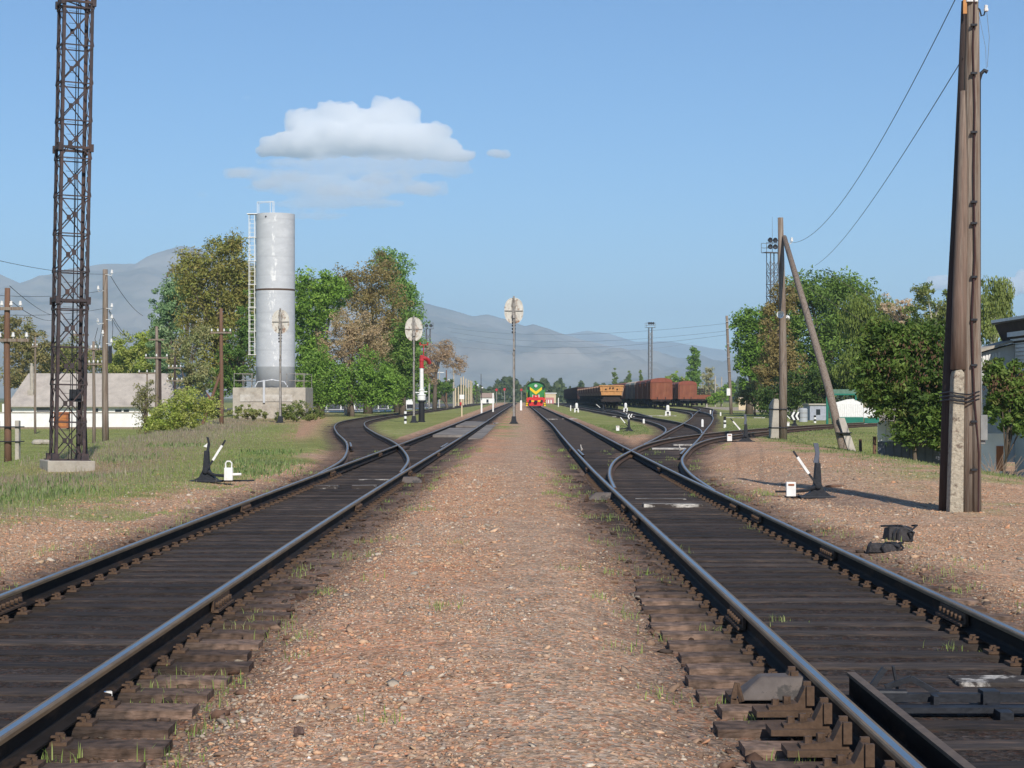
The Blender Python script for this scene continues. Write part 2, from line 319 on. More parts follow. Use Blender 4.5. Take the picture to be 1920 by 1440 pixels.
def gz(x, y):
    x = np.asarray(x, float); y = np.asarray(y, float)
    z = 0.02 * vnoise(x, y, 0.5, 3, 3) + 0.012 * vnoise(x, y, 3.0, 9, 2) * (y < 60)
    berm = sst(-1.9, -0.9, x) * (1 - sst(0.3, 1.1, x)); z = z + berm * 0.07 * (1 - sst(150, 200, y)) * (y > -20)
    z = z + 0.25 * sst(4.5, 6.5, x) * (1 - sst(8.5, 10.5, x)) * sst(28, 38, y) * (1 - sst(58, 70, y))
    z = z + 0.10 * sst(-5, -6.5, x) * sst(14, 22, y) * (1 - sst(80, 95, y))
    dt = tdist(x, y, PT.keys())
    z = z * sst(1.0, 2.3, dt) - 0.05 * (1 - sst(1.35, 1.8, dt)) + 0.038 * (1 - sst(0.6, 0.68, dt))
    cov = sst(12.5, 19, y + 2.5 * vnoise(x, y, 1.1, 31, 3)); z = z + cov * (.052 + .02 * vnoise(x, y, 2.2, 33, 3)) * sst(.88, 1.0, dt) * (1 - sst(1.7, 2.3, dt)) * (y < 400)
    cr_ = crest(y)
    z = z - 1.25 * sst(0, 9, cr_ - x) * sst(4, 20, y) * (1 - sst(270, 300, y))
    z = z - 0.95 * sst(10.4, 13.5, x) * sst(34, 44, y) * (1 - sst(66, 84, y))
    z = z - .36 * np.exp(-((x + 10.3) ** 2) / 3.0 - ((y - 41.8) ** 2) / 14)
    return z
def gz1(x, y): return float(gz(np.array([x]), np.array([y]))[0])
# ---------------------------------------------------------------- ground
def axis_steps(segs):
    out = []
    for a, b, n in segs: out.extend(list(np.linspace(a, b, n, endpoint=False)))
    out.append(segs[-1][1]); return np.array(out)
gx = axis_steps([(-9000, -1500, 14), (-1500, -200, 24), (-200, -60, 40), (-60, -14, 92), (-14, -7, 50), (-7, 7, 200), (7, 14, 50), (14, 60, 80), (60, 200, 35), (200, 1500, 24), (1500, 9000, 14)])
ys = [-150, -80, -40, -20, -8, 0, 4, 6]; y = 6.0
while y < 620: y *= 1.011; ys.append(y)
while y < 12500: y *= 1.12; ys.append(y)
gy = np.array(ys)
GX, GY = np.meshgrid(gx, gy); fx, fy = GX.ravel(), GY.ravel(); fz = gz(fx, fy)
N1 = vnoise(fx, fy, 0.35, 1, 5); N2 = vnoise(fx, fy, 1.6, 2, 4); N3 = vnoise(fx, fy, 0.08, 5, 4)
gravel = np.array([0.45, 0.285, 0.18]); dust = np.array([0.41, 0.29, 0.205]); dark = np.array([0.036, 0.03, 0.028])
brown = np.array([0.12, 0.085, 0.066]); green = np.array([0.235, 0.26, 0.085]); dry = np.array([0.33, 0.265, 0.185])
def mixc(c, d, t): t = np.clip(t, 0, 1)[:, None]; return c * (1 - t) + d * t
col = np.tile(gravel, (len(fx), 1))
col = mixc(col, np.array([.50, .265, .16]), sst(.1, -.5, fx) * sst(-1.9, -1.2, fx) * (.45 + .5 * N2))
col = mixc(col, dust, sst(-0.35, 0.5, N1 + 0.55 * np.exp(-((fx - 0.15 - fy * .002) / 0.45) ** 2)) * 0.75)
def grass_mask(x, y, N1, N2):
    g = np.zeros_like(x)
    bx_ = np.interp(y, [15, 23, 35, 45, 60], [-8.0, -6.6, -5.5, -5.3, -5.6]); left = sst(.35, -.6, x - bx_ + N1 * 1.0 + N2 * .3) * sst(15, 24, y + N2 * 3)
    g = np.maximum(g, left)
    g = np.maximum(g, sst(62, 72, y + 3 * N1) * ((x < -4.6) & (x > -9.5 - 30 * (y > 110))) * sst(-.7, -.2, N1 + .3))
    g = np.maximum(g, sst(70, 95, y + 12 * N1) * sst(-.15, .2, N1 + N2 * .3) * sst(1.3, .2, np.abs(x + .5 + N2 * .8)))
    g = np.maximum(g, sst(76, 86, y + 4 * N1) * (x > 4.6 + .005 * (y - 75)) * sst(-.6, -.1, N1 + .35) * (x < 60))
    g = np.maximum(g, sst(8.4, 9.6, x + N1 * 1.6 - (y - 45) * .03) * sst(34, 46, y + N1 * 8) * sst(-.5, .1, N1 + .25) * (x < 16) * (y < 82))
    g = np.maximum(g, sst(24, 30, y) * sst(6.6, 8, x) * sst(.05, .4, N1 + N2 * .4) * .8)
    g = np.maximum(g, np.where(x > 0, .35 * sst(5.5, 8, x), .75) * sst(.02, .3, N1 * .8 + N2 * .45) * (((x < -4.9) & (x > -9)) | (x > 4.9)) * sst(10, 14, y) * (y < 46))
    g = np.maximum(g, sst(15, 30, x) * sst(10, 20, y) * .6)
    g = np.maximum(g, sst(13, 20, -x) * (y > -200) * sst(1000, 0, y))
    return g
GM = grass_mask(fx, fy, N1, N2)
gcol = green[None, :] * (1 + 0.25 * N1[:, None]); gcol = gcol + (dry - green)[None, :] * (np.clip(sst(0.0, 0.7, N2 * .6 + N1 * .5), 0, 1) * 0.55)[:, None]
col = col * (1 - GM[:, None]) + gcol * GM[:, None]
band = np.exp(-((fx - crest(fy) - 1.0 + N1) / 1.6) ** 2) * sst(22, 40, fy) * (1 - sst(200, 260, fy)); col = mixc(col, dry * np.array([1.0, .88, .85]), band * .8)
dpath = np.exp(-((fx - (-7.2 - (fy - 60) * .095)) / .9) ** 2) * sst(60, 80, fy) * (1 - sst(140, 170, fy)); col = mixc(col, gravel * .95, dpath)
dpath = np.exp(-((fx - (-14 - (fy - 110) * .1)) / 3.0) ** 2) * sst(105, 125, fy) * (1 - sst(190, 230, fy)); col = mixc(col, gravel * 1.0, dpath * .8)
for keys, rad, c_, a_ in ((('L', 'R'), (1.25, 2.0), brown * 1.25, 0.85), (('D', 'S', 'B', 'C', 'E', 'G'), (1.1, 1.7), brown * 1.15, .85), (('L', 'R'), (0.9, 1.3), dark, 0.93), (('D', 'B', 'C'), (.85, 1.2), dark * 1.8, .8)):
    d = tdist(fx, fy, keys) + 0.26 * N2 + .12 * N1; fade_ = 1 - .45 * sst(70, 130, fy); col = mixc(col, c_, (1 - sst(rad[0], rad[1], d)) * a_ * fade_)
col = mixc(col, green * .9, (1 - sst(.5, 1.0, tdist(fx, fy, ('S',)))) * sst(75, 90, fy) * .7 * sst(-.3, .2, N2))
col = mixc(col, brown * 1.6, np.exp(-((fx - 5.2) / .9) ** 2) * np.exp(-((fy - 30) / 2.5) ** 2) * .6)
road = (fx > 26 + (fy - 130) * .02) & (fx < 60) & (fy > 120) & (fy < 320); col = mixc(col, np.array([.38, .33, .28]), road * .85)
farm = sst(450, 700, fy); fc = np.array([0.10, 0.13, 0.06])[None, :] * (1 + .4 * N3[:, None]) + np.array([.2, .14, .08])[None, :] * sst(.1, .4, N3)[:, None]
col = col * (1 - farm[:, None]) + fc * farm[:, None]
nx_, ny_ = len(gx), len(gy); ii = (np.arange(ny_ - 1)[:, None] * nx_ + np.arange(nx_ - 1)[None, :]).ravel()
M_ground = mat('ground_soil', (.3, .2, .15), 0.95, 0, 0.1, 1, attr='col', spec=0.1)
def ground_nodes(m):
    n = m.node_tree.nodes; L = m.node_tree.links; b = n['Principled BSDF']
    base = b.inputs['Base Color'].links[0].from_socket
    tc = n.new('ShaderNodeTexCoord')
    def vor(scale, feat='F1'):
        v = n.new('ShaderNodeTexVoronoi'); v.inputs['Scale'].default_value = scale; v.feature = feat; v.inputs['Randomness'].default_value = 1
        mp = n.new('ShaderNodeMapping'); L.new(tc.outputs['Object'], mp.inputs[0]); mp.inputs['Scale'].default_value = (1, 0.8, 1); L.new(mp.outputs[0], v.inputs['Vector']); return v
    v1 = vor(36); v2 = vor(70)
    r1 = n.new('ShaderNodeMapRange'); r1.inputs[1].default_value = 0; r1.inputs[2].default_value = 1; r1.inputs[3].default_value = .62; r1.inputs[4].default_value = 1.38
    sep = n.new('ShaderNodeSeparateColor'); L.new(v1.outputs['Color'], sep.inputs[0]); L.new(sep.outputs[0], r1.inputs[0])
    r2 = n.new('ShaderNodeMapRange'); r2.inputs[3].default_value = .7; r2.inputs[4].default_value = 1.3
    sep2 = n.new('ShaderNodeSeparateColor'); L.new(v2.outputs['Color'], sep2.inputs[0]); L.new(sep2.outputs[1], r2.inputs[0])
    m1 = n.new('ShaderNodeMath'); m1.operation = 'MULTIPLY'; L.new(r1.outputs[0], m1.inputs[0]); L.new(r2.outputs[0], m1.inputs[1])
    nz = n.new('ShaderNodeTexNoise'); nz.inputs['Scale'].default_value = 2.2; nz.inputs['Detail'].default_value = 9; nz.inputs['Roughness'].default_value = .75; L.new(tc.outputs['Object'], nz.inputs['Vector'])
    r3 = n.new('ShaderNodeMapRange'); r3.inputs[1].default_value = .3; r3.inputs[2].default_value = .7; r3.inputs[3].default_value = .72; r3.inputs[4].default_value = 1.28; L.new(nz.outputs[0], r3.inputs[0])
    m2 = n.new('ShaderNodeMath'); m2.operation = 'MULTIPLY'; L.new(m1.outputs[0], m2.inputs[0]); L.new(r3.outputs[0], m2.inputs[1])
    mx = n.new('ShaderNodeMixRGB'); mx.blend_type = 'MULTIPLY'; mx.inputs[0].default_value = 1; L.new(base, mx.inputs[1]); L.new(m2.outputs[0], mx.inputs[2])
    cb = n.new('ShaderNodeValToRGB'); cb.color_ramp.interpolation = 'CONSTANT'; E_ = cb.color_ramp.elements
    E_[0].position = 0; E_[0].color = (1.12, .92, .8, 1); E_[1].position = .22; E_[1].color = (.95, 1, 1.02, 1)
    for p_, c_ in ((.42, (1.2, .82, .66, 1)), (.5, (.88, 1.0, 1.12, 1)), (.62, (1, 1, 1, 1)), (.8, (1.15, 1.1, 1.0, 1)), (.9, (.72, .74, .78, 1)), (.97, (1.5, 1.6, 1.7, 1))): e_ = E_.new(p_); e_.color = c_
    L.new(sep.outputs[2], cb.inputs[0]); mz = n.new('ShaderNodeMixRGB'); mz.blend_type = 'MULTIPLY'; mz.inputs[0].default_value = .85; L.new(mx.outputs[0], mz.inputs[1]); L.new(cb.outputs[0], mz.inputs[2])
    L.new(mz.outputs[0], b.inputs['Base Color'])
    bp = n.new('ShaderNodeBump'); bp.inputs['Distance'].default_value = .007; bp.inputs['Strength'].default_value = .8
    ad = n.new('ShaderNodeMath'); ad.operation = 'ADD'; L.new(v1.outputs['Distance'], ad.inputs[0]); L.new(v2.outputs['Distance'], ad.inputs[1])
    L.new(ad.outputs[0], bp.inputs['Height']); L.new(bp.outputs[0], b.inputs['Normal'])
ground_nodes(M_ground)
g = np_mesh('ground', np.stack([fx, fy, fz], 1), np.stack([ii, ii + 1, ii + nx_ + 1, ii + nx_], 1), M_ground, col=col, smooth=True); tag(g, kind='structure')

# ---------------------------------------------------------------- mountains
M_mtn = mat('mountain_slopes', (0.20, 0.20, 0.18), 0.95, 0, 0.4, 0.003, col2=(0.33, 0.29, 0.25), thr=(0.42, 0.66), spec=0.05)
def ridge(name, prof, Yf, Yr, seed, amp, label):
    px = np.array([p[0] for p in prof], float); py = np.array([p[1] for p in prof], float)
    nxs, nt_ = 520, 70
    u = np.linspace(px[0], px[-1], nxs); xr = (u - CX) * Yr / F
    hr = EYE - (np.interp(u, px, py) - CY) * Yr / F
    t = np.linspace(0, 1.25, nt_)
    XX = np.tile(xr, (nt_, 1)); YY = Yf + (Yr - Yf) * np.tile(t[:, None], (1, nxs))
    base = np.where(t < 1, t ** 1.35, 1 - (t - 1) * 2.2)[:, None]
    spur = 1 - 2 * np.abs(vnoise(XX + .35 * YY, YY * .4, 0.0030, seed, 5)); fine = vnoise(XX, YY, 0.012, seed + 3, 4)
    env = (np.clip(t, 0, 1) * np.clip(1.0 - t, 0, 1) * 4)[:, None]
    ZZ = hr[None, :] * base + env * amp * (spur * .75 + fine * .3) + (t[:, None] > .9) * 0 + 6 * fine * np.clip(t, 0, 1)[:, None]
    ZZ[0, :] = -40
    V = np.stack([XX.ravel(), YY.ravel(), ZZ.ravel()], 1); i = (np.arange(nt_ - 1)[:, None] * nxs + np.arange(nxs - 1)[None, :]).ravel()
    o = np_mesh(name, V, np.stack([i, i + 1, i + nxs + 1, i + nxs], 1), M_mtn, smooth=True); return tag(o, label, None, kind='structure')
ridge('mountains', [(-900, 560), (-400, 500), (-150, 490), (0, 512), (40, 530), (95, 514), (150, 499), (200, 493), (262, 493), (285, 477), (340, 461), (380, 468), (430, 480), (500, 500), (560, 515), (650, 530), (730, 540), (800, 567), (850, 582), (885, 592), (915, 589), (945, 597), (985, 612), (1000, 608), (1040, 622), (1065, 630), (1150, 652), (1250, 672), (1330, 688), (1400, 702), (1500, 716), (1700, 735), (1900, 748)], 3600, 6200, 2, 75, 'hazy mountain range')
ridge('far_mountains', [(600, 690), (900, 660), (1010, 640), (1060, 628), (1100, 619), (1140, 626), (1190, 640), (1260, 640), (1330, 652), (1420, 662), (1600, 668), (1800, 680), (2100, 690), (2600, 720)], 7600, 9600, 8, 70, 'distant pale blue mountain range')

# ---------------------------------------------------------------- rails and sleepers
RP = [(-.066, 0), (.066, 0), (.066, .011), (.02, .026), (.008, .04), (.008, .105), (.013, .115), (.036, .122), (.036, .142), (.031, .150), (.017, .1508), (-.017, .1508), (-.031, .150), (-.036, .142), (-.036, .122), (-.013, .115), (-.008, .105), (-.008, .04), (-.02, .026), (-.066, .011)]
RMI = []
for i in range(len(RP)):
    a, b = RP[i], RP[(i + 1) % len(RP)]; zm = (a[1] + b[1]) / 2
    RMI.append(2 if zm > .1506 else (1 if zm > .12 else 0))
def rail(parent, X, Y, off, dz=0.0, name='rail', z0=0.024):
    rusty = dz < -.001
    n = len(RP); vs = []; fs = []; mi = []
    T = np.stack([np.gradient(X), np.gradient(Y)], 1); T /= np.linalg.norm(T, axis=1)[:, None]
    for k in range(len(X)):
        nx, ny = T[k, 1], -T[k, 0]; cx, cy = X[k] + nx * off, Y[k] + ny * off
        for (u, z) in RP: vs.append((cx + nx * u, cy + ny * u, z0 + z + dz))
    for k in range(len(X) - 1):
        for i in range(n):
            fs.append([k * n + i, k * n + (i + 1) % n, (k + 1) * n + (i + 1) % n, (k + 1) * n + i]); mi.append(RMI[i])
    fs += [list(range(n)), [(len(X) - 1) * n + i for i in range(n)][::-1]]; mi += [0, 0]
    mb = MB(); mb.v = vs; mb.f = fs; mb.mi = mi
    return mb.build(name, [M_railrust if rusty else M_railside, M_railhead, M_railtop], parent)
def sub(key, y0, y1, step=None):
    X, Y = TR[key]; yy = np.arange(y0, y1 + 1e-6, step or 0.5); return np.interp(yy, Y, X), yy
def resample(key, y0, y1):
    yy = [y0]
    while yy[-1] < y1: yy.append(yy[-1] + max(0.5, yy[-1] * .02))
    yy[-1] = y1; yy = np.array(yy); X, Y = TR[key]; return np.interp(yy, Y, X), yy
rs = random.Random(3)
plate_mb = MB(); plate_mb.cbox((0, 0, .010), (.29, .15, .018))
for sx in (-.098, .098):
    plate_mb.cbox((sx * 1.02, .045, .03), (.022, .02, .02)); plate_mb.cbox((sx * 1.02, -.05, .028), (.022, .02, .018)); plate_mb.cbox((sx * .86, .045, .042), (.04, .022, .010)); plate_mb.cbox((sx * .86, -.05, .04), (.04, .022, .010))
plate_src = plate_mb.build('tie_plate', M_plate); plate_me = plate_src.data; bpy.data.objects.remove(plate_src)
sl_meshes = []
for k in range(7):
    b_ = MB(); r2 = random.Random(k); n = 9; hw = .122; vs = []
    for i in range(n + 1):
        x = -1.375 + 2.75 * i / n; j = r2.uniform(-.012, .012); t = r2.uniform(-.006, .003)
        if i in (0, n): x += r2.uniform(-.05, .03)
        vs += [(x, -hw + j, -.16), (x, hw + j, -.16), (x, hw + j + r2.uniform(-.008, .008), -.006 + t), (x, hw * .8 + j, t), (x, -hw * .8 + j, t + r2.uniform(-.003, .003)), (x, -hw + j + r2.uniform(-.008, .008), -.006 + t)]
    fs = [[i * 6 + q, i * 6 + (q + 1) % 6, (i + 1) * 6 + (q + 1) % 6, (i + 1) * 6 + q][::-1] for i in range(n) for q in range(6)] + [[0, 1, 2, 3, 4, 5], [n * 6 + q for q in (5, 4, 3, 2, 1, 0)]]
    b_.add(vs, fs); o_ = b_.build('sleeper', M_sleeper); sl_meshes.append(o_.data); bpy.data.objects.remove(o_)
def track(key, label, y0, y1, rails, n_sl, y_plates, sl_y0=None, sl_y1=None, lenf=lambda y: (1.0, 0.0), skip=lambda y: False, dz=0.0):
    root = thing('railway_track', label, 'railway track', (0, 0, 0), group='railway tracks')
    for off, a, b in rails:
        X, Y = resample(key, a, b); rail(root, X, Y, off, dz)
    y = sl_y0 if sl_y0 is not None else y0; cnt = 0; rest = MB(); end = sl_y1 or y1
    while y < end:
        if not skip(y):
            x = float(tx(key, y)); dx = float(tx(key, y + .5) - tx(key, y - .5)); rz = -math.atan(dx) * .9 + rs.uniform(-.008, .008)
            ls, lo = lenf(y)
            if cnt < n_sl:
                o = bpy.data.objects.new('sleeper', rs.choice(sl_meshes)); sc.collection.objects.link(o); o.parent = root
                o.location = (x + lo + rs.uniform(-.03, .03), y, rs.uniform(-.004, .003)); o.rotation_euler = (0, 0, rz + (math.pi if rs.random() < .5 else 0)); o.scale = (ls, 1, 1)
                if y < y_plates:
                    for off, a, b in rails:
                        if a <= y <= b:
                            p = bpy.data.objects.new('tie_plate', plate_me); sc.collection.objects.link(p); p.parent = o
                            s_ = 1 if abs(math.cos(o.rotation_euler.z) - math.cos(rz)) < .5 else -1
                            p.location = ((off + x - o.location.x) * s_ / ls, 0, .0); p.scale = (1 / ls, 1, 1)
                cnt += 1
            else: rest.cbox((x, y, -.075), (2.7, .24, .15), rz=rz)
        y += .54 + rs.uniform(-.02, .02)
    if rest.v: tag(rest.build('far_sleepers', M_sleeper2, root), kind='stuff')
    return root
G_ = .797
tL = track('L', 'straight oily track left of the central gravel path', 4, 560, [(-G_, 3, 560), (G_, 3, 560)], 100, 40, 5.2, lenf=lambda y: ((1.0, 0) if y < 37 else (1 + .022 * min(y - 37, 22), -.03 * min(y - 37, 22))))
tR = track('R', 'straight oily track right of the central gravel path leading to the locomotive', 4, 560, [(-G_, 3, 560), (G_, 3, 560)], 100, 40, 5.2, lenf=lambda y: ((1.0, 0) if y < 30 else ((1 + .02 * min(y - 30, 22), .028 * min(y - 30, 22)) if y < 60 else (1, 0))))
tS = track('S', 'siding branching left between the water tower and the striped marker post', 37, 500, [(-G_, 36.6, 500), (G_, 37.5, 500)], 90, 0, 58, dz=-.003)
tD = track('D', 'branch track curving sharply right past the braced wooden pole', 30, 140, [(-G_, 31, 140), (G_, 30.2, 140)], 90, 0, 52, dz=-.003)
tB = track('B', 'branch track running diagonally right to the red boxcars', 58, 480, [(-G_, 60, 480), (G_, 59, 480)], 90, 0, 66, dz=-.006)
tC = track('C', 'branch track bending back left of the row of dump wagons', 76, 560, [(-G_, 76, 560), (G_, 79, 560)], 80, 0, 86, dz=-.009)
tE = track('E', 'track carrying the long row of dark dump wagons', 140, 560, [(-G_, 140, 560), (G_, 143, 560)], 0, 0, 146, dz=-.012)
tG = track('G', 'track carrying the single boxcar beside the road', 152, 450, [(-G_, 154, 450), (G_, 152, 450)], 0, 0, 160, dz=-.012)
# joint bars with bolts
jb = MB(); jb.cbox((.028, 0, .075), (.022, .78, .085)); jb.cbox((.05, 0, .036), (.05, .78, .016)); 
for q in (-.3, -.18, -.06, .06, .18, .3): jb.tube((.035, q, .078), (.068, q, .078), .02, n=6)
v_ = [(-a, b, c) for a, b, c in jb.v]; jb.add(v_, [f[::-1] for f in jb.f])
jo = jb.build('joint_bar', M_plate); jme = jo.data; bpy.data.objects.remove(jo)
for root, key, ylist in ((tL, 'L', (14.3, 26.8, 39, 51.5)), (tR, 'R', (13.45, 18.8, 24.3, 26.8, 41, 56))):
    for yj in ylist:
        for sgn in (-1, 1):
            if key == 'R' and yj == 18.8 and sgn < 0: continue
            o = bpy.data.objects.new('joint_bar', jme); sc.collection.objects.link(o); o.parent = root; o.location = (float(tx(key, yj)) + sgn * G_, yj + .1 * sgn, .024); o.rotation_euler = (0, 0, -math.atan(float(tx(key, yj + .5) - tx(key, yj - .5))))
# guard rails, frogs
for root, key, sg, a, b in ((tR, 'R', -1, 48.5, 53.5), (tL, 'L', 1, 56, 61)):
    X, Y = sub(key, a, b); rail(root, X, Y, sg * (G_ - .115), .002, 'guard_rail')
X, Y = sub('D', 49.5, 54.5); rail(tD, X, Y, G_ - .115, .0, 'guard_rail')
X, Y = sub('S', 57, 62); rail(tS, X, Y, -G_ + .115, .0, 'guard_rail')
for root, x, y, rz in ((tR, float(tx('R', 52.3)) + G_, 52.3, -.06), (tL, float(tx('L', 59.6)) - G_, 59.6, .05)):
    fb = MB(); fb.prism([(-.16, -1.3), (.16, -1.3), (.34, 1.4), (-.2, 1.4)], .024, .08, axis='z'); fb.prism([(-.05, -.2), (.05, -.2), (.14, 1.3), (-.08, 1.3)], .08, .170, axis='z')
    o = fb.build('frog', M_plate, root); o.location = (x, y, 0); o.rotation_euler = (0, 0, rz)
M_bladetop = mat('blade_top', (.14, .10, .07), .6, .2, .4, 14)
# foreground switch blades (facing turnout toe in front of the camera)
yy = np.arange(3, 10.26, .25); sbl = 1.865 + .0 * yy
bl = MB()
for (u0, u1, z0, z1) in ((-.055, .03, .03, .045), (-.008, .012, .045, .165), (-.02, .026, .150, .168)):
    bl.prism([(1.865 + u0, 3.0), (1.865 + u1, 3.0), (1.85 + u1, 10.2), (1.85 + u0, 10.2)], z0, z1, axis='z', mi=1 if z0 < .1 else 0)
bl.build('switch_blade', [M_bladetop, M_railside], tR)
bl = MB()
for (u0, u1, z0, z1) in ((-.03, .055, .03, .045), (-.012, .008, .045, .165), (-.035, .03, .150, .168)):
    bl.prism([(3.17 + u0, 3.0), (3.17 + u1, 3.0), (3.155 + u1, 10.2), (3.155 + u0, 10.2)], z0, z1, axis='z', mi=1 if z0 < .1 else 0)
bl.build('switch_blade', [M_bladetop, M_railside], tR)
rod = MB(); rod.bar((1.9, 10.02, .06), (3.14, 10.02, .06), .05, .045); rod.bar((1.95, 9.82, .03), (3.14, 9.82, .03), .09, .03)
rod.bar((1.93, 10.12, .075), (2.02, 10.12, .2), .03, .03); rod.bar((2.02, 10.1, .10), (2.16, 10.1, .15), .02, .03); rod.bar((2.1, 10.14, .05), (2.07, 10.14, .21), .03, .012)
rod.bar((2.16, 10.1, .15), (2.3, 10.08, .07), .02, .03); rod.cbox((2.56, 10.02, .05), (.09, .12, .10)); rod.cbox((2.56, 9.8, .0), (.07, .3, .08)); rod.tube((1.94, 10.04, .075), (2.12, 10.04, .07), .03); rod.cbox((2.25, 9.93, .05), (.03, .08, .07))
rod.build('throw_rod', M_iron, tR)
# rail braces (chairs) along the foreground turnout
ch = MB(); ch.prism([(-.30, .024), (-.075, .024), (-.075, .15), (-.11, .155), (-.15, .07), (-.30, .05)], -.05, .05, axis='y'); ch.cbox((-.2, 0, .02), (.34, .2, .03)); ch.tube((-.2, 0, .03), (-.2, 0, .10), .022, n=6); ch.cbox((-.085, .055, .12), (.04, .03, .10)); ch.cbox((-.085, -.055, .11), (.04, .03, .10)); ch.tube((-.26, 0, .04), (-.26, 0, .085), .02, n=6)
cho = ch.build('rail_brace', M_plate); chm = cho.data; bpy.data.objects.remove(cho)
for q in range(9):
    yb = 10.35 - q * .54
    o = bpy.data.objects.new('rail_brace', chm); sc.collection.objects.link(o); o.parent = tR; o.location = (2.44 - G_, yb, 0)
    o = bpy.data.objects.new('rail_brace', chm); sc.collection.objects.link(o); o.parent = tR; o.location = (2.44 + G_, yb, 0); o.rotation_euler = (0, 0, math.pi)
# whitewashed timbers in the turnouts
def timber(root, x0, x1, y, wd=.26, m=None, z=.012, name='painted_timber'):
    b = MB(); n = 8
    b.box(x0, x1, y - wd / 2, y + wd / 2, -.1, z); return b.build(name, m or M_wtimber, root, bevel=.01)
timber(tR, 2.6, 3.14, 11.0, .30, mat('blotched_whitewash', (.05, .042, .038), .9, 0, .3, 12, .004, 30, col2=(.50, .47, .43), thr=(.50, .60)), .012)
timber(tR, 2.0, 2.9, 28.5, .30, z=.05); timber(tR, 2.02, 2.85, 30.6, .22); timber(tL, -3.65, -3.2, 34.4, .3, z=.05); timber(tL, -2.95, -2.5, 34.4, .3, z=.05); timber(tL, -3.1, -2.3, 37.8, .2)
timber(tD, 4.5, 5.6, 60.2, .5, M_paintedsl, .04); timber(tB, 5.6, 6.5, 65.0, .4, M_paintedsl, .04); timber(tB, 6.3, 7.1, 75.2, .45, M_paintedsl, .04); timber(tB, 7.2, 8.0, 78.4, .45, M_paintedsl, .04)
for X0, X1, y, rt in ((-4.2, -3.6, 172, tL), (-1.2, -.4, 118, tL), (2.5, 3.4, 140, tR), (3.8, 5.0, 142, tR), (8.6, 10.4, 160, tC), (10.4, 12.0, 160, tC), (11.7, 14.6, 166, tG), (17, 18.6, 150, tG), (19.4, 20.3, 150, tG)): timber(rt, X0, X1, y, .5, M_paintedsl, .06)
# wooden level-crossing boards on the left track
for (a, b_, y0, y1) in ((-.66, .66, 78, 96), (.95, 1.5, 74, 110), (-.66, .66, 104, 122)):
    cb = MB()
    xs = [float(tx('L', y0)) + a, float(tx('L', y0)) + b_, float(tx('L', y1)) + b_, float(tx('L', y1)) + a]
    cb.prism([(xs[0], y0), (xs[1], y0), (xs[2], y1), (xs[3], y1)], -.03, .10 if a < 0 else .05, axis='z'); cb.build('crossing_panel', mat('dirty_slab', (.24, .215, .19), .9, 0, .3, 1.2, col2=(.12, .10, .09), thr=(.45, .65)), tL)
# switch machine covers
def cover(x0, x1, y, h, label, dirt, lx=1):
    o = thing('switch_cover', label, 'switch cover', ((x0 + x1) / 2, y, 0.0)); w_ = (x1 - x0) / 2
    b = MB(); d = .13
    vs = [(-w_, -d, 0), (w_, -d, 0), (w_, d, 0), (-w_, d, 0), (-w_ * .35, -d * .45, h), (w_ * .8, -d * .7, h), (w_ * .8, d * .7, h), (-w_ * .35, d * .45, h)]
    vs = [(x * lx, y_, z + .01) for x, y_, z in vs]; fs = [[0, 3, 2, 1], [4, 5, 6, 7], [0, 1, 5, 4], [1, 2, 6, 5], [2, 3, 7, 6], [3, 0, 4, 7]]
    b.add(vs, fs if lx > 0 else [f[::-1] for f in fs]); b.build('lid', dirt, o, bevel=.012)
    b = MB(); b.bar((-w_ * 1.05 * lx, -d, .02), (-w_ * .95 * lx, -d, .11), .02, .03); b.bar((-w_ * .85 * lx, -d - .02, .01), (-w_ * .95 * lx, -d, .10), .02, .02); b.cbox((-w_ * lx, 0, .01), (.05, .28, .03)); b.build('clamp', M_plate, o)
    return o
M_lid = mat('dusty_steel_lid', (0.12, 0.10, 0.09), 0.7, 0.1, 0.35, 6, col2=(0.05, 0.045, 0.042), thr=(0.56, 0.6))
cover(1.22, 1.68, 10.33, .125, 'grey sloping steel cover beside the nearest switch', M_lid)
cover(1.2, 1.66, 30.2, .12, 'dusty grey cover left of the whitewashed timbers on the right track', M_lid)
cover(-2.15, -1.7, 36.2, .12, 'dusty grey cover right of the left track at its switch', M_lid, -1)
